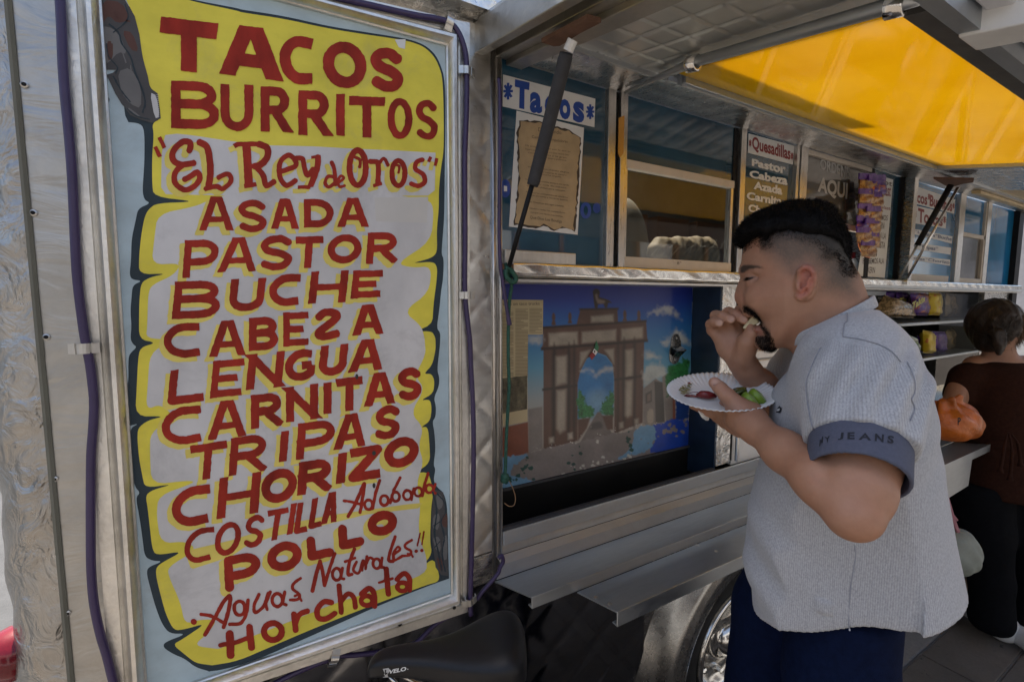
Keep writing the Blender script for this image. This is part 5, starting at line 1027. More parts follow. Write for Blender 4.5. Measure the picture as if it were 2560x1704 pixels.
# ---- main figure frame ----
P0=CAM+.80*ray(2000,700); Fm=np.array([-.479,.878,0]); Fm/=np.linalg.norm(Fm); Sm=np.array([-.878,-.479,0]); Sm/=np.linalg.norm(Sm)
def MP(px,py,s=0.):
    r=ray(px,py); t=(np.dot(P0-CAM,Sm)+s)/np.dot(r,Sm); p=CAM+r*t-P0; return np.array([p@Fm,p[2],s])
def MW(V): V=np.asarray(V); return P0+V[:,0:1]*Fm+V[:,2:3]*Sm+V[:,1:2]*np.array([0,0,1.])
def Hh(x,y,s=0.): return MP(1760+x/3.7325,480+y/3.7325,s)
def Qh(x,y,s=0.): return MP(1640+x/3.7325,740+y/3.7325,s)
MAN=thing('person','man in pale grey t-shirt and dark jeans eating a bite beside the serving shelf','person',(float(P0[0]),float(P0[1]),0))
# head
poly=lambda l,**k: Poly2([tuple(Hh(*p)[:2]) for p in l],**k)
headP=poly([(395,430),(375,500),(362,560),(352,620),(346,690),(348,735),(368,775),(388,800),(386,850),(384,920),(384,1000),(376,1050),(374,1090),(392,1125),(432,1152),(500,1172),(525,1205),(500,1240),(476,1262),(472,1292),(496,1318),(498,1350),(502,1395),(530,1432),(570,1458),(620,1470),(700,1455),(790,1440),(860,1405),(930,1350),(1050,1300),(1180,1150),(1300,950),(1340,820),(1338,740),(1345,620),(1345,480),(1295,330),(1190,200),(1050,150),(900,140),(700,165),(540,235),(440,330)],blur=.010)
def headW(P): return .074-.010*np.clip((-P[:,1]-.03)/.09,0,1)-.023*np.clip((P[:,0]-.02)/.07,0,1)
bl=float(Hh(0,820)[1])
def f_head(P):
    f=inflate(P,headP,headW,.064,2.25)
    f=smin(f,cap(P,Hh(1080,930),Hh(1240,1400),.060,.062),.022)
    f=smin(f,cap(P,Hh(1100,1130),Hh(1175,1430),.046,.048),.022)
    S_=np.abs(P[:,2]); Q=P.copy(); Q[:,2]=S_
    f=smin(f,cap(Q,Hh(408,800,0),Hh(362,975,0),.0088,.0112),.008)          # nose ridge
    f=smin(f,ell(Q,Hh(432,950,.0),(.019,.028,.021)),.020)
    f=smin(f,ell(Q,Hh(412,1005,.0125),(.0125,.0085,.0075)),.006)           # alae
    f=smax(f,-ell(Q,Hh(378,1040,.0075),(.006,.0030,.0036)),.002)
    f=smax(f,-ell(Q,Hh(420,795,.040),(.020,.0100,.014)),.010)               # socket
    f=smin(f,ell(Q,Hh(462,822,.0300),(.0150,.0105,.0125)),.005)              # eyeball and lids
    f=smin(f,cap(Q,Hh(380,735,.010),Hh(500,730,.042),.0080,.006),.012)      # brow ridge
    f=smin(f,ell(Q,Hh(590,980,.040),(.032,.024,.014)),.02)                  # cheek
    f=smin(f,ell(Q,Hh(425,1128,.012),(.010,.008,.018)),.008)                # upper lip
    f=smin(f,ell(Q,Hh(500,1278,.008),(.0075,.0065,.020)),.005)              # lower lip
    f=smax(f,-ell(Q,Hh(440,1205,.0),(.026,.0085,.024)),.004)                # open mouth
    f=smin(f,ell(Q,Hh(555,1405,.010),(.014,.013,.022)),.012)                # chin
    # ears
    e=ell(Q,Hh(950,850,.0745),(.0165,.029,.0075)); e=smax(e,-ell(Q,Hh(925,865,.0865),(.0075,.0150,.0075)),.003); e=smax(e,-ell(Q,Hh(975,790,.0860),(.0055,.014,.0045)),.002)
    hel=[(Hh(x,y,s),r) for x,y,s,r in ((885,800,.078,.0028),(885,735,.082,.0034),(930,698,.085,.0036),(985,705,.087,.0036),(1022,750,.088,.0036),(1035,810,.087,.0034),(1018,870,.085,.0032),(985,925,.083,.0030),(950,965,.081,.0032),(900,988,.079,.0046),(870,970,.077,.0036))]
    e=smin(e,chain(Q,hel,.003),.0035); e=smin(e,ell(Q,Hh(878,880,.0800),(.0035,.007,.0035)),.003); e=smin(e,chain(Q,[(Hh(900,930,.082),.0025),(Hh(960,880,.086),.0026),(Hh(985,800,.087),.0022)],.002),.003)
    f=smin(f,e,.004)
    return f
hairlow=poly([(560,300),(560,470),(600,600),(700,690),(800,790),(850,800),(870,720),(950,690),(1040,780),(1060,930),(1200,960),(1330,1000),(1430,980),(1420,300)])
hp=[(375,515),(330,512),(300,485),(290,465),(302,430),(318,370),(350,320),(400,270),(480,215),(560,180),(650,140),(750,110),(850,95),(950,90),(1040,98),(1110,112),(1160,125),(1200,150),(1230,200),(1285,270),(1320,340),(1350,410),(1362,480),(1360,560),(1350,640),(1335,742),(1300,735),(1285,640),(1240,600),(1215,560),(1190,585),(1150,590),(1125,530),(1060,480),(950,450),(850,420),(760,408),(660,405),(625,440),(600,505),(575,500),(560,450),(520,435),(470,455),(430,482)]
hairP=poly(hp); goat=poly([(378,1052),(425,1062),(475,1090),(518,1140),(548,1200),(600,1262),(640,1310),(665,1370),(685,1450),(640,1482),(570,1468),(520,1425),(500,1385),(492,1335),(530,1325),(575,1322),(590,1310),(570,1280),(534,1225),(502,1172),(450,1140),(385,1105)])
browP=poly([(345,712),(380,690),(440,692),(520,705),(575,728),(520,722),(440,730),(380,760),(350,760)]); lashP=poly([(398,822),(420,806),(455,800),(495,798),(500,803),(470,812),(440,830),(412,832)])
lipP=poly([(470,1235),(520,1230),(560,1280),(560,1330),(500,1330),(470,1290)]); earP=poly([(880,720),(950,690),(1012,725),(1040,800),(1022,880),(980,960),(900,1008),(850,985),(862,930),(872,870),(870,780)])
def lin(d,a,b): return np.clip((d-a)/(b-a),0,1)[:,None]
SK=np.array([.375,.195,.120])
def skincol(V):
    C=np.tile(SK,(len(V),1)); x,y=V[:,0],V[:,1]; ax_=np.abs(V[:,2])
    def ap(C,w,c): return C*(1-w)+np.array(c)*w
    r=RNG.random(len(V))[:,None]
    C=ap(C,lin(y,float(Hh(0,1000)[1]),float(Hh(0,1500)[1])+.0)*0+.0,SK)
    w=lin(hairlow(x,y),.010,-.020)*(.80+.35*r); C=ap(C,np.clip(w,0,.93),(.10,.072,.052)); w=lin(hairP(x,y),.022,.002)*(.5+.5*r)*(x<float(Hh(560,0)[0]))[:,None]; C=ap(C,w,(.028,.023,.019))
    C=ap(C,lin(hairP(x,y),.006,-.003)*.92,(.012,.010,.009))
    face=(x>float(Hh(700,0)[0]))[:,None]
    C=ap(C,lin(goat(x,y),.004,-.004)*np.clip(.65+.5*r,0,1)*face,(.022,.015,.012)); C=ap(C,lin(browP(x,y),.0015,-.0015)*.9*face*(ax_[:,None]>.006),(.018,.013,.010))
    C=ap(C,lin(lashP(x,y),.001,-.001)*.95*face,(.012,.008,.008)); C=ap(C,lin(lipP(x,y),.001,-.003)*.7*face,(.30,.11,.085))
    C=ap(C,lin(earP(x,y),.002,-.006)*.45*(ax_[:,None]>.07),(.46,.09,.07)); 
    nose=np.exp(-(((x-float(Hh(345,0)[0]))/.014)**2+((y-float(Hh(0,990)[1]))/.014)**2))[:,None]; C=ap(C,nose*.3,(.38,.13,.09))
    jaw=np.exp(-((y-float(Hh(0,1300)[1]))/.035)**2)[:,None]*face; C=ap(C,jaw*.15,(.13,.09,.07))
    mouth=np.exp(-(((x-float(Hh(480,0)[0]))/.012)**2+((y-float(Hh(0,1205)[1]))/.005)**2))[:,None]*(ax_[:,None]<.03); C=ap(C,mouth*.9,(.03,.012,.01))
    return C
head=surfnet(f_head,(-.14,-.17,-.1),(.125,.145,.1),.0019)
# arms and hands
T3=lambda px,py,s,r:(MP(px,py,s),r)
larm=[T3(2150,960,.10,.042),T3(2150,1155,.198,.0440),T3(2138,1230,.232,.0415),T3(2134,1284,.250,.0320)]
lfore=[T3(2132,1284,.255,.0320),T3(2052,1200,.218,.0312),T3(1962,1128,.155,.0285),T3(1886,1068,.10,.0230),T3(1852,1048,.08,.0225)]
Lf=[ [(Qh(880,1110,.078),.024),(Qh(770,1040,.082),.019),(Qh(665,930,.084),.0135),(Qh(600,860,.080),.0118),(Qh(548,808,.072),.0105)],
 [(Qh(820,1110,.07),.026),(Qh(690,1060,.050),.021),(Qh(560,1050,.024),.0125),(Qh(440,1052,.004),.0098),(Qh(345,1020,-.01),.0078)],
 [(Qh(800,1150,.066),.024),(Qh(700,1130,.045),.019),(Qh(590,1110,.018),.011),(Qh(470,1080,.0),.009)],
 [(Qh(820,1190,.066),.022),(Qh(730,1190,.045),.018),(Qh(640,1175,.02),.011),(Qh(560,1130,-.002),.009)],
 [(Qh(860,1220,.07),.02),(Qh(790,1235,.05),.016),(Qh(720,1225,.03),.0105),(Qh(650,1190,.012),.0085)]]
def f_larm(P):
    f=smin(chain(P,larm,.01),chain(P,lfore,.02),.006)
    h=None
    for c in Lf: q=chain(P,c,.004); h=q if h is None else smin(h,q,.0055)
    f=smin(f,h,.014)
    f=smax(f,-ell(P,Qh(556,796,.0835),(.007,.008,.003)),.0012)   # nail bed
    return f
rfore=[(MP(2010,1085,-.12),.040),(Qh(960,830,-.06),.030),(Qh(850,690,-.03),.0225),(Qh(800,615,-.022),.0220)]
Rf=[[(Qh(780,600,-.022),.020),(Qh(590,370,-.022),.0135),(Qh(528,318,-.022),.0108),(Qh(512,262,-.012),.0094),(Qh(548,240,.002),.0085),(Qh(590,250,.010),.0078)],
 [(Qh(790,600,-.024),.020),(Qh(640,330,-.026),.0135),(Qh(578,250,-.026),.0110),(Qh(556,182,-.016),.0098),(Qh(625,182,.000),.0092),(Qh(700,215,.008),.0085)],
 [(Qh(800,600,-.024),.020),(Qh(700,320,-.026),.0135),(Qh(665,215,-.026),.0110),(Qh(675,150,-.016),.0098),(Qh(745,165,-.004),.0094),(Qh(820,218,.004),.0088)],
 [(Qh(810,600,-.026),.020),(Qh(770,320,-.032),.0135),(Qh(755,200,-.034),.0110),(Qh(785,130,-.026),.0096),(Qh(845,148,-.014),.0092),(Qh(880,180,-.008),.0085)],
 [(Qh(810,570,-.010),.020),(Qh(855,430,.004),.0165),(Qh(895,350,.008),.0125),(Qh(885,285,.004),.0098)]]
def f_rarm(P):
    f=chain(P,rfore,.015); h=None
    for c in Rf: q=chain(P,c,.004); h=q if h is None else smin(h,q,.0018)
    h=smin(h,ell(P,Qh(720,470,-.018),(.030,.030,.014)),.010); h=smin(h,ell(P,Qh(850,460,-.002),(.015,.026,.013)),.008)
    f=smin(f,h,.012)
    for x,y,s in ((600,252,.0165),(703,215,.0155),(826,216,.012)): f=smax(f,-ell(P,Qh(x,y,s),(.0075,.0055,.0022)),.001)
    f=smax(f,-chain(P,[(Qh(760,250,.0),.0012),(Qh(738,350,-.002),.0012),(Qh(755,470,.0005),.0012),(Qh(790,540,.002),.001)],.001),.0015)
    return f
def armcol(V):
    C=np.tile(SK,(len(V),1)); 
    for q,rr in [(Qh(556,796,.08),.008),(Qh(600,252,.016),.007),(Qh(703,215,.015),.007),(Qh(826,216,.011),.007)]:
        w=np.exp(-(((V-q)/rr)**2).sum(1))[:,None]; C=C*(1-w*.85)+np.array([.52,.33,.26])*w*.85
    # knuckle and crease tone
    return C
A1=surfnet(f_larm,(-.22,-.45,-.03),(.24,-.06,.34),.0024); A2=surfnet(f_rarm,(-.12,-.30,-.20),(.19,-.02,.05),.0020)
core=surfnet(lambda P:smin(smin(cap(P,(-.08,-.20,0),(-.06,-.50,0),.06,.07),cap(P,(-.07,-.14,.0),(-.07,-.15,.12),.035,.035),.03),smin(cap(P,(-.07,-.14,.0),(-.04,-.18,-.14),.035,.04),cap(P,(-.04,-.18,-.14),MP(2010,1085,-.12),.04,.040),.03),.03),(-.25,-.7,-.25),(.15,.05,.25),.008)
body,Vb,Fb=mesh_from('body',[head,A1,A2,core],MW,M['skin'],MAN,lambda V:np.where((V[:,1]>-.165)[:,None]&(np.arange(len(V))<len(head[0]))[:,None],skincol(V),armcol(V)))
# hair
def hn(P): return .0006*np.sin(P[:,0]*310+2*np.sin(P[:,1]*140))*np.sin(P[:,1]*270+P[:,2]*200)+.0006*np.sin(P[:,2]*520+P[:,0]*130)
outerP=poly([p for p in hp[:31]]+[(1300,900),(900,1000),(450,560)])
def f_hair(P):
    f=inflate(P,outerP,.0805,.066,2.3); hq=hairP(P[:,0],P[:,1]); f=f+.0072*np.clip(1+hq/.022,0,1)**2*np.clip((np.abs(P[:,2])-.03)/.02,0,1); f=smax(f,hq+.0012*np.sin(P[:,0]*700),.004); return f+hn(P)
hv,hf=surfnet(f_hair,(-.085,-.06,-.09),(.115,.15,.09),.0024)
def hdir(p,n): 
    d=n*.5; d[:,1]+=.15; d[:,0]+=np.where(p[:,0]>.05,.7,-.05); d[:,1]-=np.where(p[:,0]<-.045,.7,0); return d
b1=blades(hv,hf,lambda c,n:np.ones(len(c)),30000,.0060,.00032,hdir)
bb=blades(head[0],head[1],lambda c,n:np.clip(1-np.abs(hairP(c[:,0],c[:,1])-.004)/.009,0,1)*(np.abs(c[:,2])>.02),6000,.0035,.00028,lambda p,n:n*.5+np.array([0,-.6,0]),3)
mesh_from('hair',[(hv,hf),b1,bb],MW,M['hair'],MAN,None,0)
gb=blades(head[0],head[1],lambda c,n:np.clip(-goat(c[:,0],c[:,1])/.003+.3,0,1)*(c[:,0]>.0),6500,.0048,.00026,lambda p,n:n*.30+np.array([.1,-.85,0]),4)
eb=blades(head[0],head[1],lambda c,n:(browP(c[:,0],c[:,1])<.0005)*(c[:,0]>.02)*1.0,1500,.006,.0003,lambda p,n:n*.25+np.array([-.8,.1,0]),5)
lb_=blades(head[0],head[1],lambda c,n:(lashP(c[:,0],c[:,1])<0)*(c[:,0]>.02)*1.0,160,.006,.0003,lambda p,n:n*.6+np.array([.5,-.4,0]),6)
mesh_from('facial_hair',[gb,eb,lb_],MW,M['hair'],MAN,None,0)
# ---- t-shirt ----
def shirtmat():
    m,n,b=nodes('heather grey ribbed knit'); tc=n.nodes.new('ShaderNodeTexCoord'); mp=n.nodes.new('ShaderNodeMapping'); n.links.new(tc.outputs['UV'],mp.inputs[0])
    w=n.nodes.new('ShaderNodeTexWave'); w.wave_type='BANDS'; w.bands_direction='X'; w.inputs['Scale'].default_value=125; w.inputs['Distortion'].default_value=.6; w.inputs['Detail'].default_value=1; n.links.new(mp.outputs[0],w.inputs[0])
    f=noise(n,tex_coord(n,(1,1,.7)),420,3,.7); c=ramp(n,f,[(.3,(.30,.305,.315)),(.7,(.47,.475,.49))])
    rg=n.nodes.new('ShaderNodeAttribute'); rg.attribute_name='col'
    wr=ramp(n,w.outputs['Fac'],[(.1,g(.86)),(.6,g(1))]); c2=mixc(n,1.0,c,wr,'MULTIPLY'); c=mixc(n,rg.outputs['Fac'],c,c2)
    n.links.new(c,b.inputs[0]); b.inputs['Roughness'].default_value=.92; b.inputs['Specular IOR Level'].default_value=.2; b.inputs['Sheen Weight'].default_value=.25
    mm=n.nodes.new('ShaderNodeMath'); mm.operation='MULTIPLY'; n.links.new(w.outputs['Fac'],mm.inputs[0]); n.links.new(rg.outputs['Fac'],mm.inputs[1]); bump(n,b,mm.outputs[0],.3,.0010); return m
M['shirt']=shirtmat()
pp=lambda l:[tuple(MP(*p)[:2]) for p in l]
shirtP=Poly2(pp([(2003,882),(1978,905),(1968,930),(1947,952),(1929,978),(1924,1010),(1922,1060),(1908,1120),(1888,1180),(1873,1250),(1865,1320),(1866,1400),(1876,1430),(1880,1460),(1884,1500),(1890,1800),(2440,1800),(2424,1525),(2406,1450),(2382,1340),(2357,1200),(2342,1080),(2330,1000),(2306,920),(2268,850),(2220,795),(2190,770),(2160,768),(2110,785),(2060,815),(2030,850)]),.003,.1,blur=.02)
def folds(P):
    a,b,s=P[:,0],P[:,1],P[:,2]
    q=(a+.02)*1.0+(b+.15)*.55; w=np.clip(1-np.abs(b+.145)/.075,0,1)*np.clip((s-.06)/.06,0,1)
    f=.0052*np.sin(q*175+3*np.sin(b*14))*w*np.clip((.03-a)/.06,0.25,1)
    w2=np.clip(1-np.abs(b+.47)/.13,0,1)*np.clip((a+.14)/.08,0,1)*np.clip(s/.05,0,1); f+=.010*np.sin((b*1.0+a*-.75)*62+1.2)*w2
    w3=np.clip((-.44-b)/.1,0,1); f+=.0022*np.sin(a*48+1)*w3*np.clip(np.abs(s)/.05,0,1)
    w4=np.clip(1-np.abs(b+.24)/.08,0,1)*np.clip((-.08-a)/.04,0,1); f+=.0035*np.sin((a*.9+b*.5)*120)*w4*np.clip(s/.05,0,1)
    return f
def f_shirt(P):
    f=inflate(P,shirtP,lambda P:.148-.026*np.clip((P[:,1]+.16)/.12,0,1)+.014*np.clip((-.42-P[:,1])/.14,0,1),.125,2.2)
    f=smin(f,chain(P,[(MP(2130,915,.075),.078),(MP(2148,985,.118),.076),(MP(2150,1085,.168),.0640),(MP(2146,1180,.216),.0520)],.02),.035)
    f=smin(f,chain(P,[((-.06,-.13,-.10),.075),((-.01,-.19,-.16),.062)],.02),.035)
    ax_=MP(2143,1196,.226)-MP(2146,1094,.176); ax_/=np.linalg.norm(ax_); e0=MP(2153,1118,.190)
    near=(P[:,2]>.10)&(P[:,0]<.04); cut=np.where(near,(P-e0)@ax_,-1); f=np.where((cut>0)&(np.abs(P[:,0]+.075)<.09)&(P[:,2]>.135),np.maximum(f,np.minimum(cut,.02)),f)
    # neck opening
    f=smax(f,-cap(P,Hh(1100,900),Hh(1200,1230),.060,.062),.004)
    f=f+folds(P); hb=np.interp(P[:,0],[-.25,-.16,-.055,0,.05],[-.478,-.497,-.538,-.566,-.600])+.004*np.sin(P[:,0]*55+1)
    return smax(f,hb-P[:,1],.004)
sv,sf=surfnet(f_shirt,(-.30,-.66,-.27),(.15,.03,.32),.0036)
def ribmask(V):
    # yoke and shoulder smooth, body and sleeve ribbed
    yoke=(V[:,1]>MP(2150,845,.12)[1]-.15*np.clip(-(V[:,0]+.02),0,1)); m_=np.where(yoke,.0,1.0); return np.stack([m_]*3,1)
so,Vs,Fs=mesh_from('t_shirt',[(sv,sf)],MW,M['shirt'],MAN,ribmask,1)
# uv: arc-like coordinate across the ribs
me=so.data; uv=me.uv_layers.new(name='UVMap'); ang=np.arctan2(Vs[:,2]*1.2,Vs[:,0]+.07)*.16; lv=np.zeros(len(me.loops),np.int32); me.loops.foreach_get('vertex_index',lv)
UV=np.stack([ang[lv],Vs[lv,1]],1); uv.data.foreach_set('uv',UV.astype(np.float32).ravel())
# collar
def f_collar(P):
    q=cap(P,Hh(1120,1020),Hh(1190,1260),.0645,.0670); sh=np.abs(q)-.0028
    d=(P-Hh(1400,1035))@np.array([.0,1.,0]); pl=(P[:,1]-(-.047+(P[:,0]+.083)*-.62)); return smax(sh,np.abs(pl+.002)-.011,.002)
# sleeve band with lettering
ax0=MP(2146,1094,.176); ax1=MP(2143,1196,.226); A_=ax1-ax0; LB=np.linalg.norm(A_); A_/=LB
cN=np.cross(A_,np.array([0,0,1.])); 
def f_band(P):
    t=(P-ax0)@A_; q=P-ax0-t[:,None]*A_; r=np.sqrt((q*q).sum(1)); rad=.0565-.0035*np.clip(t/LB,0,1); return smax(np.abs(r-rad)-.0022,np.abs(t-LB*.56)-LB*.42,.001)
bv,bf=surfnet(f_band,tuple(ax0-.10),tuple(ax1+.10),.0022)
M['band']=paint('slate blue knit band',(.070,.078,.115),.85,.1,200,.3,400); M['band_ink']=paint('dark knit lettering',(.012,.014,.022),.8)
mesh_from('sleeve_band',[(bv,bf)],MW,M['band'],MAN,None,1)
def on_band(px,py):
    r=ray(px,py); o_=CAM-P0; o=np.array([o_@Fm,o_[2],o_@Sm]); d=np.array([r@Fm,r[2],r@Sm]); lo,hi=.3,1.0
    # march to the band surface
    ts=np.linspace(.40,.75,900); P=o+ts[:,None]*d; t=(P-ax0)@A_; q=P-ax0-t[:,None]*A_; rr=np.sqrt((q*q).sum(1))-(.0565-.0035*np.clip(t/LB,0,1)+.0032); k=np.argmax(rr<0)
    if rr.min()>=0: k=np.argmin(rr)
    return P0+(P[k]@np.array([1,0,0]))*Fm+P[k][1]*np.array([0,0,1.])+P[k][2]*Sm
cs=crop(1980,740,3.4095)
for ch,q in (('M',[(232,1282),(262,1245),(262,1190),(236,1225)]),('Y',[(285,1250),(318,1235),(322,1188),(278,1200)]),('J',[(388,1225),(436,1220),(440,1160),(400,1162)]),('E',[(472,1216),(534,1218),(534,1158),(474,1158)]),('A',[(566,1222),(676,1228),(640,1165),(608,1162)]),('N',[(706,1232),(780,1244),(784,1178),(710,1168)]),('S',[(812,1248),(866,1258),(872,1192),(816,1184)])):
    text_quad('band_lettering',ch,tr(cs,q),on_band,M['band_ink'],MAN,.03)
cv_,cf_=surfnet(f_collar,(-.17,-.16,-.09),(.09,.06,.09),.0022); mesh_from('collar',[(cv_,cf_)],MW,M['shirt'],MAN,lambda V:np.zeros((len(V),3)),1)
M['seam']=paint('knit seam shadow',(.27,.28,.31),.9)
def on_shirt(px,py):
    r=ray(px,py); o_=CAM-P0; o=np.array([o_@Fm,o_[2],o_@Sm]); d=np.array([r@Fm,r[2],r@Sm]); ts=np.linspace(.5,1.0,1200); P=(o+ts[:,None]*d).astype(np.float32); v=f_shirt(P); k=int(np.argmax(v<.0012)); P=P[k]; return P0+P[0]*Fm+P[1]*np.array([0,0,1.])+P[2]*Sm
for l in ([(470,128),(472,205),(445,240),(436,345)],[(436,345),(540,358),(640,380),(740,410),(850,470),(930,560)],[(240,440),(190,540),(150,640),(118,735),(125,860),(150,1020),(178,1140)],[(985,560),(1030,660),(1052,740),(1045,830),(1022,880),(1048,960),(1010,1060)]):
    pts=[on_shirt(*cs(*p)) for p in catmull(l,5)]
    MB().tube(pts,.0007,5).build('seam',M['seam'],MAN)
c7=crop(1760,1150,2.83); MB().tube([on_shirt(*c7(*p)) for p in catmull([(1066,600),(1072,680),(1058,770),(1040,880),(1032,980),(1022,1100),(1030,1200)],5)],.0009,5).build('seam',M['seam'],MAN)
# chest emblem: small rectangle with pale centre
for l,mm in (([(1128,1050),(1150,1022),(1176,1048),(1160,1090),(1118,1082),(1122,1074),(1150,1070),(1158,1052),(1150,1044)],'band_ink'),([(1130,1058),(1148,1046),(1156,1054),(1148,1068),(1128,1072)],'p_white')):
    flat('chest_emblem',[(1640+x/3.7325,740+y/3.7325) for x,y in l],None,0,M[mm],MAN,Yf=on_shirt)
# ---- trousers and shoes ----
gz=-float(P0[2])
def f_pants(P):
    n_=chain(P,[((-.085,-.54,.04),.082),((-.085,-.66,.060),.078),((-.07,gz+.52,.09),.072),((-.10,gz+.14,.10),.060)],.02)
    q=chain(P,[((-.03,-.54,-.05),.088),((-.0,-.66,-.075),.086),((.045,gz+.52,-.10),.070),((.02,gz+.14,-.10),.058)],.02)
    f=smin(n_,q,.02); f+=.0025*np.sin(P[:,1]*60+P[:,0]*40)*np.clip((-.8-P[:,1])/.2,0,1); return smax(f,P[:,1]+.53,.01)
pv,pf=surfnet(f_pants,(-.25,gz+.05,-.25),(.2,-.45,.25),.007)
M['denim']=paint('dark navy denim',(.003,.007,.026),.9,.3,90,.4,500,spec=.08); mesh_from('trousers',[(pv,pf)],MW,M['denim'],MAN,None,2)
def f_shoes(P):
    f=None
    for a,s in ((-.10,.10),(.02,-.10)):
        q=smin(cap(P,(a-.02,gz+.055,s),(a+.17,gz+.035,s),.045,.034),cap(P,(a,gz+.13,s),(a,gz+.05,s),.045,.045),.02); q=smax(q,-(P[:,1]-gz-.002),.003); f=q if f is None else np.minimum(f,q)
    return f
kv,kf=surfnet(f_shoes,(-.2,gz-.01,-.18),(.3,gz+.2,.18),.006); mesh_from('shoes',[(kv,kf)],MW,M['black'],MAN,None,1)
# ---- plate and food ----
PC_=MP(1800,985,.03); uax=MP(1937,1006,.03)-MP(1664,976,.03); PR=np.linalg.norm(uax)/2; uax/=-2*PR
vax=np.array([0,.20,-1.]); vax/=np.linalg.norm(vax); vax=vax-uax*(vax@uax); vax/=np.linalg.norm(vax); nax=np.cross(uax,vax); nax*=np.sign(nax[1])
def PLp(u,v,h): return MW(np.array([PC_+uax*u+vax*v+nax*h]))[0]
plate=thing('paper_plate','white fluted paper plate with sauce smears held in the man\'s left hand','plate',tuple(PLp(0,0,0)))
def plf(u,v):
    a=2*math.pi*u; r=PR*v; k=max(0,(v-.62)/.38); h=.016*k**1.3+.0011*math.sin(a*60)*k-.006
    if v>.97: h-=.001
    return PLp(r*math.cos(a),r*math.sin(a),h)
m,n,b=nodes('white coated paper plate'); b.inputs[0].default_value=(.66,.66,.65,1); b.inputs['Roughness'].default_value=.5; M['plate']=m
o=grid_sheet(360,16,plf).build('plate_disc',M['plate'],plate,smooth=True); sm=o.modifiers.new('s','SOLIDIFY'); sm.thickness=.0012
def onpl(px,py,h=-.005):
    q=PP(px,py,PLp(0,0,h),MW(np.array([nax]))[0]-P0); return q
def stain(l,mat,parent=plate,h=-.0045,sm=3): return flat('sauce_smear',[(1640+x/3.7325,740+y/3.7325) for x,y in l],None,0,mat,parent,sm,Yf=lambda x,y:onpl(x,y,h))
M['salsa']=paint('green salsa smear',(.22,.19,.05),.4,.4,150); M['redsauce']=paint('red chile sauce',(.17,.012,.012),.25,.3,100)
r=random.Random(3)
for i in range(60):
    x=r.gauss(245,32); y=r.gauss(858,24); a=r.uniform(0,3); L=r.uniform(10,30); stain([(x,y),(x+L,y+r.uniform(-6,6)),(x+L*.8,y+7),(x-3,y+6)],M['salsa'],h=.001+.0001*i if 0 else -.001+.00002*i,sm=2)
stain([(290,800),(310,795),(322,805),(315,818),(298,815)],M['redsauce'],h=.001)
stain([(262,925),(330,918),(400,930),(420,945),(350,942),(275,935)],M['redsauce'])
chile=[Qh(400,915,.0),Qh(450,908,.0),Qh(500,915,.0),Qh(545,920,.0)]
pz=lambda x,y,h:onpl(1640+x/3.7325,740+y/3.7325,h)
t=thing('red_chile','shiny red chile piece lying on the paper plate left of the thumb','chile',tuple(pz(470,925,0)))
MB().tube([pz(380,922,.0),pz(425,916,.003),pz(490,922,.004),pz(560,930,.001)],[.003,.0075,.0075,.004],10).build('flesh',M['redsauce'],t,True)
MB().tube(catmull([pz(265,928,-.003),pz(330,900,-.002),pz(390,895,-.002),pz(425,920,-.001)],4),.0006,4).build('stem',M['redsauce'],t)
t=thing('green_chile','blistered dark green chile standing on the paper plate','chile',tuple(pz(765,900,0)))
M['chileg']=paint('roasted green chile skin',(.055,.065,.012),.25,.5,60,.5,120)
MB().tube([pz(795,960,.001),pz(775,920,.006),pz(755,890,.012),pz(745,870,.016)],[.009,.0155,.0165,.009],12).build('flesh',M['chileg'],t,True)
MB().tube(catmull([pz(780,862,.018),pz(812,850,.019),pz(845,858,.018)],4),.0013,6).build('stem',M['chileg'],t)
M['lime']=paint('lime peel',(.16,.26,.02),.35,.25,60,.3,200); M['limef']=paint('lime flesh',(.30,.38,.13),.3,.3,90)
for nm,pts,lab in (('a',((820,975),(880,935),(935,985),(880,1005)),'squeezed lime wedge in front on the plate, pale flesh showing'),('b',((890,960),(930,880),(1000,935),(975,990)),'bright green lime wedge behind the squeezed one, nearest the shirt')):
    t=thing('lime_wedge',lab,'lime wedge',tuple(pz(*pts[0],0)),'lime wedges on the plate'); c=np.mean([pz(*p,.006) for p in pts],0); m_=MB()
    m_.lathe(c,(.4,-.5,.6),[(0,-.014),(.009,-.012),(.0155,-.006),(.0175,.001),(.0155,.006)],14); m_.build('peel',M['lime'],t,True); MB().lathe(c,(.4,-.5,.6),[(.0157,.0055),(.009,.0078),(0,.009)],14).build('flesh',M['limef'],t,True)
t=thing('napkin','crumpled white paper napkin held under the plate','napkin',tuple(onpl(1765,1020)))
def nap(l,s0): return MB().prism([MW(np.array([Qh(x,y,s0+.004*math.sin(i*2.1))]))[0] for i,(x,y) in enumerate(l)],(.0012,-.001,.0012))
nap([(400,1003),(470,1010),(640,1005),(645,1025),(560,1032),(480,1035),(430,1044),(412,1030)],.048).build('fold',M['white_paper'],t); nap([(392,1072),(425,1095),(492,1125),(485,1160),(462,1158),(425,1130)],.012).build('fold',M['white_paper'],t)
t=thing('taco_bite','last cream coloured bite of folded tortilla held between fingers and mouth','tortilla piece',tuple(MW(np.array([Qh(880,240,0)]))[0]))
tp=[(808,300),(818,278),(850,245),(880,205),(905,183),(932,190),(950,215),(962,240),(948,258),(912,272),(865,296),(828,308)]
f_=[Qh(x,y,.012) for x,y in tp]; MB().prism(MW(np.array(f_)),-Sm*.018).build('tortilla',paint('pale corn tortilla',(.50,.43,.26),.7,.2,90,.5,200),t,bevel=.002)
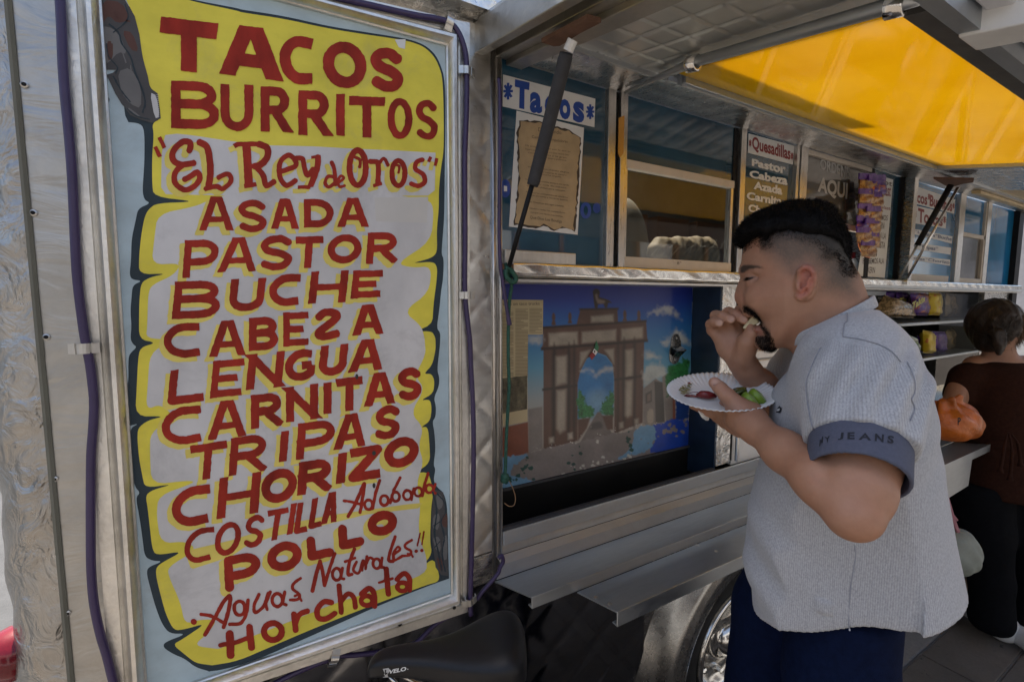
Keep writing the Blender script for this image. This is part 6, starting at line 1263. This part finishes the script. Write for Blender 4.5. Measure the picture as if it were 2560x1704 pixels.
# ================= WOMAN AT THE FAR COUNTER =================
WO=thing('person','woman seen from behind in dark brown top and black trousers at the snack shelves','person',(float(DP(2500,1560,2.15)[0]),float(DP(2500,1560,2.15)[1]),0))
WD=2.12; OW=DP(2490,1000,WD)
WP=lambda px,py,dd=0.: (DP(px,py,WD+dd)-OW)
ident=lambda V: np.asarray(V)+OW
K=WD/FPX
def f_wskin(P):
    f=ell(P,WP(2486,818,.0),(.082,.088,.118)); f=smin(f,cap(P,WP(2495,860),WP(2505,905),.052,.055),.02)
    f=smin(f,cap(P,WP(2440,915,.03),WP(2590,915,-.02),.050,.050),.03)
    f=smin(f,chain(P,[(WP(2400,960,.02),.045),(WP(2378,1030,-.02),.042),(WP(2375,1080,.06),.036),(WP(2330,1075,.25),.028)],.01),.01)
    f=smin(f,ell(P,WP(2546,835,-.02),(.012,.012,.03)),.006)
    return f
v1=surfnet(f_wskin,(-.32,-.32,-.3),(.40,.32,.52),.0065)
mesh_from('body',[v1],ident,M['skin'],WO,lambda V:np.tile(SK*.85,(len(V),1)))
def f_whair(P):
    f=ell(P,WP(2484,808,.0),(.092,.098,.116)); f=smin(f,ell(P,WP(2470,848,-.02),(.05,.05,.06)),.03); f=smin(f,chain(P,[(WP(2492,835,-.09),.030),(WP(2497,858,-.10),.022),(WP(2500,884,-.10),.010)],.01),.02)
    f=smax(f,-ell(P,WP(2572,858,.0),(.05,.06,.05)),.01)
    return f+.0035*np.sin(P[:,0]*150+P[:,2]*30)*np.sin(P[:,1]*130)
hv2=surfnet(f_whair,(-.22,-.22,-.2),(.22,.22,.52),.006)
M['whair']=paint('dark brown hair with lighter strands',(.022,.012,.006),.45,.9,24,.6,60,streak=(2.5,2.5,.6)); M['whairl']=paint('light brown hair strands',(.10,.055,.022),.5,.3,30)
bw=blades(hv2[0],hv2[1],lambda c,n:np.ones(len(c)),9000,.035,.0008,lambda p,n:n*.10+(WP(2497,845,-.10)-p)*9,9)
ho,_,_=mesh_from('hair',[hv2,bw],ident,M['whair'],WO,None,1)
bw2=blades(hv2[0],hv2[1],lambda c,n:np.exp(-((c[:,0]-WP(2505,830)[0])/.03)**2)*(n@(-FW)>.2),1800,.04,.0008,lambda p,n:n*.15+np.stack([-p[:,0]*2,0*p[:,0],-.9+0*p[:,0]],1),10)
mesh_from('hair_strands',[bw2],ident,M['whairl'],WO,None,0)
def f_wtop(P):
    f=chain(P,[(WP(2500,985),.150),(WP(2500,1090),.135),(WP(2500,1150),.150),(WP(2500,1205),.172)],.05); q=P.copy()
    f=smin(f,cap(P,WP(2425,940,.02),WP(2600,940,-.03),.062,.062),.05); f=smin(f,cap(P,WP(2412,945,.02),WP(2396,985,.02),.060,.056),.03)
    f=smax(f,P[:,2]-WP(0,892)[2]+.0,.012); f=smax(f,-(P[:,2]-WP(0,1228)[2]),.006)
    return f+.004*np.sin(P[:,2]*130+P[:,0]*25)*np.clip(1-np.abs(P[:,2]-WP(0,1110)[2])/.1,0,1)
v2=surfnet(f_wtop,(-.36,-.5,-.50),(.45,.5,.26),.008)
M['browntop']=paint('dark brown knit top',(.028,.011,.007),.95,.3,90,.5,180,spec=.1); mesh_from('top',[v2],ident,M['browntop'],WO,None,2)
for pts in ([(2518,1080),(2510,1120),(2500,1180)],[(2522,1080),(2530,1130),(2524,1200)],[(2526,1082),(2545,1110),(2552,1165)]):
    MB().tube(catmull([DP(x,y,WD-.20) for x,y in pts],4),[.004]*4+[.006]*(len(catmull(pts,4))-5)+[.012],8).build('belt_tie',M['browntop'],WO,True)
def f_wtr(P):
    f=chain(P,[(WP(2445,1225),.120),(WP(2462,1330),.098),(WP(2478,1450),.075),(WP(2478,1545),.082)],.03); q=chain(P,[(WP(2545,1225),.120),(WP(2572,1330),.10),(WP(2590,1450),.08),(WP(2592,1580),.082)],.03)
    f=smin(f,q,.03); f=smax(f,-(P[:,2]-WP(0,1572)[2]),.004); return smax(f,P[:,2]-WP(0,1200)[2],.01)
v3=surfnet(f_wtr,(-.36,-.4,-1.28),(.45,.4,-.30),.010); M['blacktr']=paint('black trousers',(.004,.0045,.006),.9,.3,60,spec=.08); mesh_from('trousers',[v3],ident,M['blacktr'],WO,None,2)
fa=DP(2470,1560,WD)
def shoe(px,py,o=''):
    c=PZ(px,py,0.0)-OW; d=np.array([.35,.94,0]); d/=np.linalg.norm(d)
    def f(P):
        a=c+np.array([0,0,.05]); q=smin(cap(P,a-d*.05,a+d*.15,.050,.036),cap(P,a-d*.05+np.array([0,0,.03]),a-d*.04,.046,.05),.02); return smax(q,-(P[:,2]-c[2]-.004),.004)
    return surfnet(f,tuple(c-np.array([.2,.2,.02])),tuple(c+np.array([.25,.3,.16])),.006)
M['whiteshoe']=paint('white leather shoe',(.62,.62,.60),.5,.08,20,dirt=.2)
for px,py in ((2478,1580),(2568,1625)): mesh_from('shoe',[shoe(px,py)],ident,M['whiteshoe'],WO,None,1)
# ================= BAGS AND SNACKS =================
def blob(name,mat,parent,f,lo,hi,h,it=2):
    v=surfnet(f,lo,hi,h); return mesh_from(name,[v],lambda V:V,mat,parent,None,it)[0]
M['orange']=paint('orange plastic bag',(.42,.105,.012),.36,.3,14,1.0,18,bd=.01)
ob=thing('shopping_bag','bulging orange plastic bag with a black letter on the counter beside the woman','bag',tuple(PY(2370,1100,-.2)))
c_=DP(2372,1052,1.93); e1=RT*.085
def f_ob(P):
    q=P-c_; f=ell(q,(0,0,0),(.125,.10,.085)); f=smin(f,ell(q,(.07,-.02,-.02),(.07,.07,.06)),.03); f=smin(f,cap(q,(-.03,0,.04),(-.07,0,.075),.045,.02),.03)
    an=np.arctan2(q[:,1],q[:,0]+.03); f=smin(f,cap(q,(-.04,0,.06),(-.075,-.02,.105),.022,.012),.02); f=smin(f,cap(q,(-.02,0,.06),(.01,-.02,.105),.020,.010),.02); f+=.005*np.sin(an*7+q[:,2]*30)*np.clip((q[:,2]+.01)/.05,0,1)+.002*np.sin(q[:,0]*60+q[:,2]*95); return smax(f,-(q[:,2]+.078),.012)
blob('bag_skin',M['orange'],ob,f_ob,tuple(c_-.19),tuple(c_+.19),.006)
text_quad('lettering','P',[(2394,1062),(2402,1062),(2402,1042),(2394,1044)],lambda x,y:DP(x,y,1.80),M['black'],ob,.03)
M['pinkst']=paint('dusty pink strap',(.30,.13,.15),.8); M['tote']=paint('pale green grey tote cloth',(.20,.22,.19),.7,.3,12,.5,40)
tb=thing('tote_bag','pale grey green bag with pink straps hanging behind the man','bag',tuple(DP(2400,1380,1.65)))
c2_=DP(2393,1372,1.65)
blob('pouch',M['tote'],tb,lambda P:smin(ell(P-c2_,(0,0,0),(.075,.06,.075)),ell(P-c2_,(.0,0,-.03),(.085,.06,.055)),.03)+.002*np.sin(P[:,0]*120+P[:,2]*70),tuple(c2_-.14),tuple(c2_+.14),.006)
for l in ([(2345,1150),(2362,1220),(2378,1290),(2394,1330)],[(2350,1180),(2368,1240),(2386,1300),(2398,1332)],[(2365,1275),(2380,1285),(2392,1300)]):
    MB().tube(catmull([DP(x,y,1.63) for x,y in l],4),.0045,6).build('strap',M['pinkst'],tb,True)
kb=thing('cardboard_box','small worn brown cardboard box on the sidewalk behind the man','box',tuple(PZ(2420,1500,0)))
M['card']=paint('worn cardboard',(.14,.075,.04),.85,.2,20,dirt=.3); p=PZ(2418,1530,0)
MB().box(p[0]-.13,p[0]+.10,p[1]-.0,p[1]+.16,0,.20).build('carton',M['card'],kb,bevel=.002)
MB().add([(p[0]-.13,p[1],.2),(p[0]+.1,p[1],.2),(p[0]+.1,p[1]-.03,.25),(p[0]-.13,p[1]-.03,.25)],[(0,1,2,3)]).build('flap',M['card'],kb)
def foil(name,col,c2_=None,var=.25,sc=28,th=.5,rough=.28,metallic=.2):
    m,n,b=nodes(name); f=noise(n,tex_coord(n),sc,4,.6,.8); c=ramp(n,f,[(th-.03,col),(th+.03,c2_ or tuple(x*(1-var) for x in col))]); n.links.new(c,b.inputs[0]); b.inputs['Roughness'].default_value=rough; b.inputs['Metallic'].default_value=metallic; bump(n,b,noise(n,tex_coord(n),45,3),.7,.004); return m
F_={'purple':foil('purple foil',(.07,.02,.20),(.14,.05,.30)),'purpo':foil('purple foil with orange print',(.07,.02,.20),(.40,.12,.03),sc=36,th=.57),'yellow':foil('yellow foil',(.55,.40,.02),(.45,.14,.02),sc=30,th=.6),'tan':foil('clear bag of pork rinds',(.30,.20,.09),(.13,.09,.04),sc=50,rough=.2),'green':foil('green and white foil',(.35,.38,.30),(.06,.14,.03),sc=40),'dull':foil('snacks in dull wrap',(.24,.17,.09),(.12,.09,.06),sc=22,rough=.2),'dgreen':foil('dull green wrap',(.12,.18,.08),(.22,.17,.09),sc=18),'snack':foil('printed snack window',(.42,.26,.10),(.20,.08,.03),sc=70,th=.52),'orange':foil('orange foil',(.60,.16,.02),(.55,.35,.03),sc=20,th=.55)}
def snack_bag(q,Y,mat,label,name='snack_bag',group='snack bags on the shelves',bulge=.03,cat='snack bag',word=None,wcol=None,wq=None,lean=0):
    P=[PY(*p,Y) for p in q]   # BL BR TR TL
    c=sum(P)/4; t=thing(name,label,cat,tuple(c)); t['group']=group
    m=MB(); nx,ny=10,12; rr=random.Random(int(q[0][0]*7+q[0][1])); ph=rr.uniform(0,6)
    for sgn in (-1,1):
        vs=[]
        for j in range(ny+1):
            for i in range(nx+1):
                u,v=i/nx,j/ny; p=P[0]*(1-u)*(1-v)+P[1]*u*(1-v)+P[2]*u*v+P[3]*(1-u)*v
                e=max(0,(1-(2*u-1)**4))*max(0,(1-(2*v-1)**6)); w=bulge*e**.7+.0025*math.sin(u*11+v*7+ph)*e+.003*math.sin(u*5-v*13+ph)*e
                p=p+(c-p)*.06*(1-e)*abs(math.sin(u*9+v*8+ph)); vs.append((p[0],p[1]+sgn*w+lean*v,p[2]))
        fs=[(j*(nx+1)+i,j*(nx+1)+i+1,(j+1)*(nx+1)+i+1,(j+1)*(nx+1)+i) for j in range(ny) for i in range(nx)]; m.add(vs,fs)
    m.build('wrapper',mat,t,True)
    if bulge>.012:
        for a,b_ in ((0,.035),(.965,1)):
            l=P[0]*(1-a)+P[3]*a; l2=P[0]*(1-b_)+P[3]*b_; r2=P[1]*(1-b_)+P[2]*b_; r1=P[1]*(1-a)+P[2]*a
            MB().hexa([l+[0,-.001,0],r1+[0,-.001,0],r2+[0,-.001+lean,0],l2+[0,-.001+lean,0]],[l+[0,.001,0],r1+[0,.001,0],r2+[0,.001+lean,0],l2+[0,.001+lean,0]]).build('seal',mat,t)
    if word: text_quad('lettering',word,wq,lambda x,y:PY(x,y,Y-bulge-.006),wcol,t,.04,.15)
    return t
yl=M.setdefault('ylet',paint('yellow foil lettering',(.55,.52,.10),.4))
cq=crop(2120,700,3.645)
Qd=lambda *l:[cq(*p) for p in l]
snack_bag(Qd((200,330),(600,345),(520,215),(330,130)),.06,F_['tan'],'clear bag of tan pork rinds lying at the left of the upper snack shelf',bulge=.05)
snack_bag(Qd((330,240),(420,250),(425,100),(330,95)),.14,F_['purple'],'dark bag half hidden behind the pork rinds on the upper shelf',bulge=.02)
snack_bag(Qd((430,270),(540,285),(545,110),(440,105)),.12,F_['purple'],'purple bag with a yellow letter T on the upper shelf',bulge=.02,word='Ta',wcol=yl,wq=Qd((470,215),(535,205),(530,150),(470,165)))
snack_bag(Qd((600,320),(725,322),(715,118),(560,112)),.06,F_['purpo'],'purple bag with slanted yellow word on the upper shelf right of the T bag',bulge=.025,word='Takis',wcol=yl,wq=Qd((585,275),(705,190),(700,140),(585,205)))
snack_bag(Qd((735,318),(835,320),(838,118),(735,112)),.06,F_['yellow'],'yellow bag with green print standing on the upper shelf',bulge=.025)
for i,(x0,x1,mm,lab) in enumerate(((880,990,'dull','brownish bag behind haze right after the yellow upper bag'),(1000,1100,'purple','dull purple bag near the right end of the upper shelf'),(1110,1220,'dull','brown bag at the far right end of the upper shelf'))):
    snack_bag(Qd((x0,330),(x1,325),(x1-8,125+i*8),(x0+5,120)),.12,F_[mm],lab,bulge=.02)
snack_bag(Qd((540,640),(640,660),(610,530),(520,480)),.04,F_['green'],'white and green bag at the left of the lower snack shelf',bulge=.025)
snack_bag(Qd((645,655),(720,660),(700,510),(632,505)),.06,F_['purple'],'purple and green bag left of the yellow bag on the lower shelf',bulge=.02)
snack_bag(Qd((685,662),(775,668),(765,470),(680,455)),.03,F_['yellow'],'yellow bag with a twisted top on the lower snack shelf',bulge=.025)
snack_bag(Qd((775,650),(880,655),(880,470),(760,465)),.06,F_['purple'],'purple bag with yellow mark right of the yellow bag on the lower shelf',bulge=.025,word='s',wcol=yl,wq=Qd((765,545),(810,540),(805,500),(765,510)))
for i,(x0,x1,mm,lab) in enumerate(((885,960,'dull','orange brown bag in the middle of the lower shelf'),(965,1080,'dgreen','dull green wrapped bag on the lower shelf'),(1085,1180,'dgreen','green bag at the right end of the lower shelf'))):
    snack_bag(Qd((x0,640),(x1,630),(x1-4,430+i*10),(x0+6,460)),.12,F_[mm],lab,bulge=.025)
# clear curtain of haze-like plastic over the right half of the shelves
pc=thing('plastic_cover','clear plastic sheet covering the right half of the snack shelves','plastic sheet',tuple(PY(2400,850,-.012)))
MB().box(3.22,3.86,-.010,-.009,.99,1.61).build('sheet',M['plasticwrap'],pc)
# small glass items on the counter
gd=thing('condiment_dish','glass dish of wrapped green limes on the shelf beside the woman','dish',tuple(PY(2335,985,-.08)))
g0=PY(2338,1000,-.10); MB().lathe((g0[0],g0[1],.955),(0,0,1),[(.035,0),(.055,.03),(.06,.05),(.055,.05),(.03,.008),(0,.006)],20).build('bowl',M['clear'],gd,True)
for i in range(7):
    a=i*.9; MB().lathe((g0[0]+.028*math.cos(a),g0[1]+.028*math.sin(a),.995+.014*(i%3)),(math.cos(a),math.sin(a),.6),[(0,-.017),(.013,-.010),(.017,0),(.013,.010),(0,.017)],10).build('lime',M['white_plast'] if i==2 else M['chileg'],gd,True)
# hanging strip of chip bags
st=thing('bag_strip','yellow and orange hanging display strip left of the white handwritten paper','display strip',tuple(PY(*cp(150,200),-.02)))
l=[(152,178),(185,182),(175,300),(160,450),(130,640),(118,760),(135,880),(190,980),(240,1010),(243,1068),(165,1048),(118,940),(98,830),(95,740),(125,560),(135,350)]
MB().prism([PY(*cp(*p),-.020) for p in l],(0,.002,0)).build('backing',F_['orange'],st)
posl=[(215,250,'first bag from the top of the hanging strip'),(320,265,'top right bag of the hanging strip'),(200,400,'left bag in the second row of the hanging strip'),(300,430,'right bag in the second row of the hanging strip'),(190,560,'left bag in the third row of the hanging strip'),(285,590,'right bag in the third row of the hanging strip'),(175,690,'left bag in the fourth row of the strip, orange print'),(270,720,'right bag in the fourth row of the hanging strip'),(175,820,'left bag in the fifth row of the hanging strip'),(268,860,'right bag in the fifth row of the hanging strip'),(225,960,'lowest bag of the hanging strip')]
for i,(x,y,lab) in enumerate(posl):
    w_,h_=(74,112) if i>1 else (92,135)
    t=snack_bag([cp(x-w_,y+h_*.8),cp(x+w_,y+h_*.85),cp(x+w_*.95,y-h_*.7),cp(x-w_*.95,y-h_*.75)],-.045-.006*(i%3)+.002*i*0,F_['snack'] if i not in (1,6) else F_['purpo'],'purple and tan chip bag, '+lab,'chip_bag','chip bags on the hanging strip',.014,'chip bag')
    sq=[cp(x-w_*1.02,y-h_*.30),cp(x+w_*1.02,y-h_*.25),cp(x+w_*.97,y-h_*.78),cp(x-w_*.97,y-h_*.80)]
    Ps=[PY(*p,-.062-.006*(i%3)) for p in sq]; MB().hexa(Ps,[p+np.array([0,.004,0]) for p in Ps]).build('purple_header',F_['purple'],t)
# kitchen things seen through window 2
bb_=thing('bread_bag','clear plastic bag of tan tortillas behind the lower sliding pane','bread bag',tuple(PY(1700,630,.12)))
cb_=PY(1705,628,.23)
blob('loaf',paint('stacked tortillas',(.12,.09,.052),.7,.25,30,.3,40),bb_,lambda P:smin(cap(P-cb_,(-.12,0,0),(.13,0,.012),.045,.052),cap(P-cb_,(-.1,0,-.03),(.14,0,-.03),.045,.05),.02)+.003*np.sin(P[:,0]*60+P[:,2]*90)+.0018*np.sin(P[:,0]*190-P[:,2]*130),tuple(cb_-np.array([.24,.1,.1])),tuple(cb_+np.array([.24,.1,.12])),.006)
wr=MB(); 
for i in range(14):
    x=1615+i*13; wr.tube([PY(x,638,.172),PY(x+10+9*(i%2),618,.17),PY(x+22+5*(i%3),598+6*(i%4),.19)],.0005,4)
wr.build('wrap_crease',M['beige_hump'],bb_)['kind']='stuff'
hm=thing('cook','cook in grey with rounded back bending just inside the sliding window','person',tuple(PY(1570,600,.2)))
ch_=PY(1562,650,.42)
blob('back',M['beige_hump'],hm,lambda P:smin(ell(P-ch_,(-.02,0,.0),(.12,.10,.25)),ell(P-ch_,(-.10,0,-.1),(.17,.10,.24)),.05),tuple(ch_-np.array([.3,.15,.33])),tuple(ch_+np.array([.18,.15,.26])),.01)
bt=thing('sauce_bottle','white sauce bottle with a red cap inside the order window','bottle',tuple(PY(2128,655,.08)))
pb_=PY(2128,690,.08); MB().lathe((pb_[0],pb_[1],zb),(0,0,1),[(.022,0),(.024,.01),(.024,.08),(.012,.10)],14).build('bottle_body',M['white_plast'],bt,True); MB().lathe((pb_[0],pb_[1],zb),(0,0,1),[(.013,.10),(.013,.125),(0,.13)],12).build('bottle_cap',M['redsauce'],bt,True)
# ================= BICYCLE (saddle in view) =================
BK=thing('bicycle','bicycle with a smooth black vinyl saddle leaning against the truck under the menu board','bicycle',tuple(DP(1080,1640,.84)*np.array([1,1,0])))
cs8=crop(860,1420,5.52); sc_=lambda x,y,d=.84:DP(*cs8(x,y),d)
# saddle: lofted sections from nose to tail, in saddle axes
e_l=sc_(1950,980)-sc_(330,1420); e_l[2]=0; LN=np.linalg.norm(e_l); e_l/=LN; nose_=sc_(330,1440); tail_=sc_(2040,1050)
e_s=np.array([e_l[1],-e_l[0],0.]); 
tl_=np.array([-e_l[0]*0,0,0]); 
secs=[(0.0,.012,.020),(.05,.020,.026),(.15,.024,.030),(.3,.028,.033),(.45,.036,.038),(.58,.050,.044),(.7,.066,.050),(.82,.078,.054),(.92,.078,.052),(.98,.066,.046),(1.02,.040,.036)]
zt_=[0,.012,.016,.014,.012,.014,.020,.026,.026,.018,.004]
m=MB(); vs=[]; N_=28
for (u,hw,th_),dz in zip(secs,zt_):
    c=nose_+e_l*u*.285+np.array([0,0,.022*u+dz+.010])
    for j in range(N_):
        a=2*math.pi*j/N_; ca,sa=math.cos(a),math.sin(a); yv=hw*math.copysign(abs(ca)**.75,ca); zv=(th_*.45*abs(sa)**.9 if sa>0 else -th_*.9*abs(sa)**.5)
        vs.append(c+e_s*yv+np.array([0,0,zv]))
k_=len(secs); m.add(vs,[(i*N_+j,i*N_+(j+1)%N_,(i+1)*N_+(j+1)%N_,(i+1)*N_+j) for i in range(k_-1) for j in range(N_)]+[tuple(range(N_)),tuple((k_-1)*N_+j for j in range(N_))])
sd_=m.build('saddle',M['seatblack'],BK,True); s=sd_.modifiers.new('s','SUBSURF'); s.levels=1; s.render_levels=2
ctr=nose_+e_l*.15+np.array([0,0,-.03])
for sg in (-.022,.022): MB().tube(catmull([nose_+e_l*.04+e_s*sg*.3,nose_+e_l*.10+e_s*sg+np.array([0,0,-.045]),nose_+e_l*.2+e_s*sg*1.4+np.array([0,0,-.04]),nose_+e_l*.26+e_s*sg*1.8+np.array([0,0,-.0])],4),.0035,8).build('saddle_rail',M['chrome'],BK,True)
foot=ctr+np.array([0,0,-.05]); MB().tube([ctr,foot,foot-e_l*.02+np.array([0,0,-.25])],.0135,12).build('seat_post',M['chrome'],BK,True)
M['bikeframe']=paint('dark bicycle frame',(.03,.02,.022),.3); bbk=foot-e_l*.06+np.array([0,0,-.60]); hd=foot-e_l*.55+np.array([0,0,-.06]); 
for a_,b_ in ((foot+np.array([0,0,-.12]),bbk),(foot+np.array([0,0,-.14]),hd),(hd+np.array([0,0,-.12]),bbk),(hd+np.array([0,0,.04]),hd+np.array([0,0,-.16]))): MB().tube([a_,b_],.016,10).build('frame_tube',M['bikeframe'],BK,True)
gr=-.0
for cc,nm in ((bbk+e_l*.42,'wheel'),(hd-e_l*.14,'wheel')):
    c=np.array([cc[0],cc[1],.345]); w_=MB().lathe(c,e_s,[(.315,-.02),(.335,-.022),(.345,0),(.335,.022),(.315,.02)],48).build('wheel',M['tyre'],BK,True)
    MB().lathe(c,e_s,[(.300,-.012),(.316,-.014),(.316,.014),(.300,.012),(.300,-.012)],40).build('rim',M['chrome'],w_,True)
    sp=MB()
    for i in range(20): a=i*math.pi/10; sp.tube([c+e_s*.02*(-1)**i,c+.3*(math.cos(a)*e_l+math.sin(a)*np.array([0,0,1.]))],.001,4)
    sp.build('spokes',M['chrome'],w_)['kind']='stuff'
MB().tube([hd+np.array([0,0,-.16]),np.array([(hd-e_l*.14)[0],(hd-e_l*.14)[1],.345])],.014,8).tube([bbk,bbk+e_l*.42*np.array([1,1,1])*1.0],.009,8).build('fork',M['bikeframe'],BK,True)
dgr=None
def on_mesh(obj):
    from mathutils.bvhtree import BVHTree
    dg=bpy.context.evaluated_depsgraph_get(); e=obj.evaluated_get(dg); me_=e.to_mesh(); mw=obj.matrix_world if obj.parent is None else Matrix.Translation(sum(([p.location for p in (obj,obj.parent)]),Vector((0,0,0)))); bv=BVHTree.FromPolygons([tuple(mw@v.co) for v in me_.vertices],[tuple(p.vertices) for p in me_.polygons])
    def f(x,y):
        r=ray(x,y); h=bv.ray_cast(Vector(CAM),Vector(r).normalized()); 
        return np.array(h[0])-r*.0012 if h[0] is not None else DP(x,y,.8)
    return f
osd=on_mesh(sd_)
text_quad('lettering','VELO',[cs8(618,1455),cs8(862,1408),cs8(858,1352),cs8(625,1398)],osd,M['p_white'],BK,.035,.12)
flat('logo_mark',[cs8(*p) for p in ((535,1385),(615,1370),(640,1400),(600,1460),(612,1498),(535,1503),(560,1440))],None,0,M['p_grey'],BK,Yf=osd)
flat('logo_mark',[cs8(*p) for p in ((562,1400),(585,1395),(578,1440),(598,1430),(600,1450),(565,1470))],None,0,M['seatblack'],BK,Yf=lambda x,y:osd(x,y)-ray(x,y)*.0004)
flat('logo_mark',[cs8(880+9*math.cos(a),1388+9*math.sin(a)) for a in np.linspace(0,5.6,8)],None,0,M['p_grey'],BK,Yf=osd)
# tail lamp on the rounded corner
tlp=PY(-4,1690,.03)
MB().lathe((tlp[0]-.004,.085,tlp[2]),(-.75,-.55,0),[(.046,-.01),(.044,.012),(.034,.026),(.015,.033),(0,.034)],28).build('tail_lamp',M['red_lens'],TR,True)
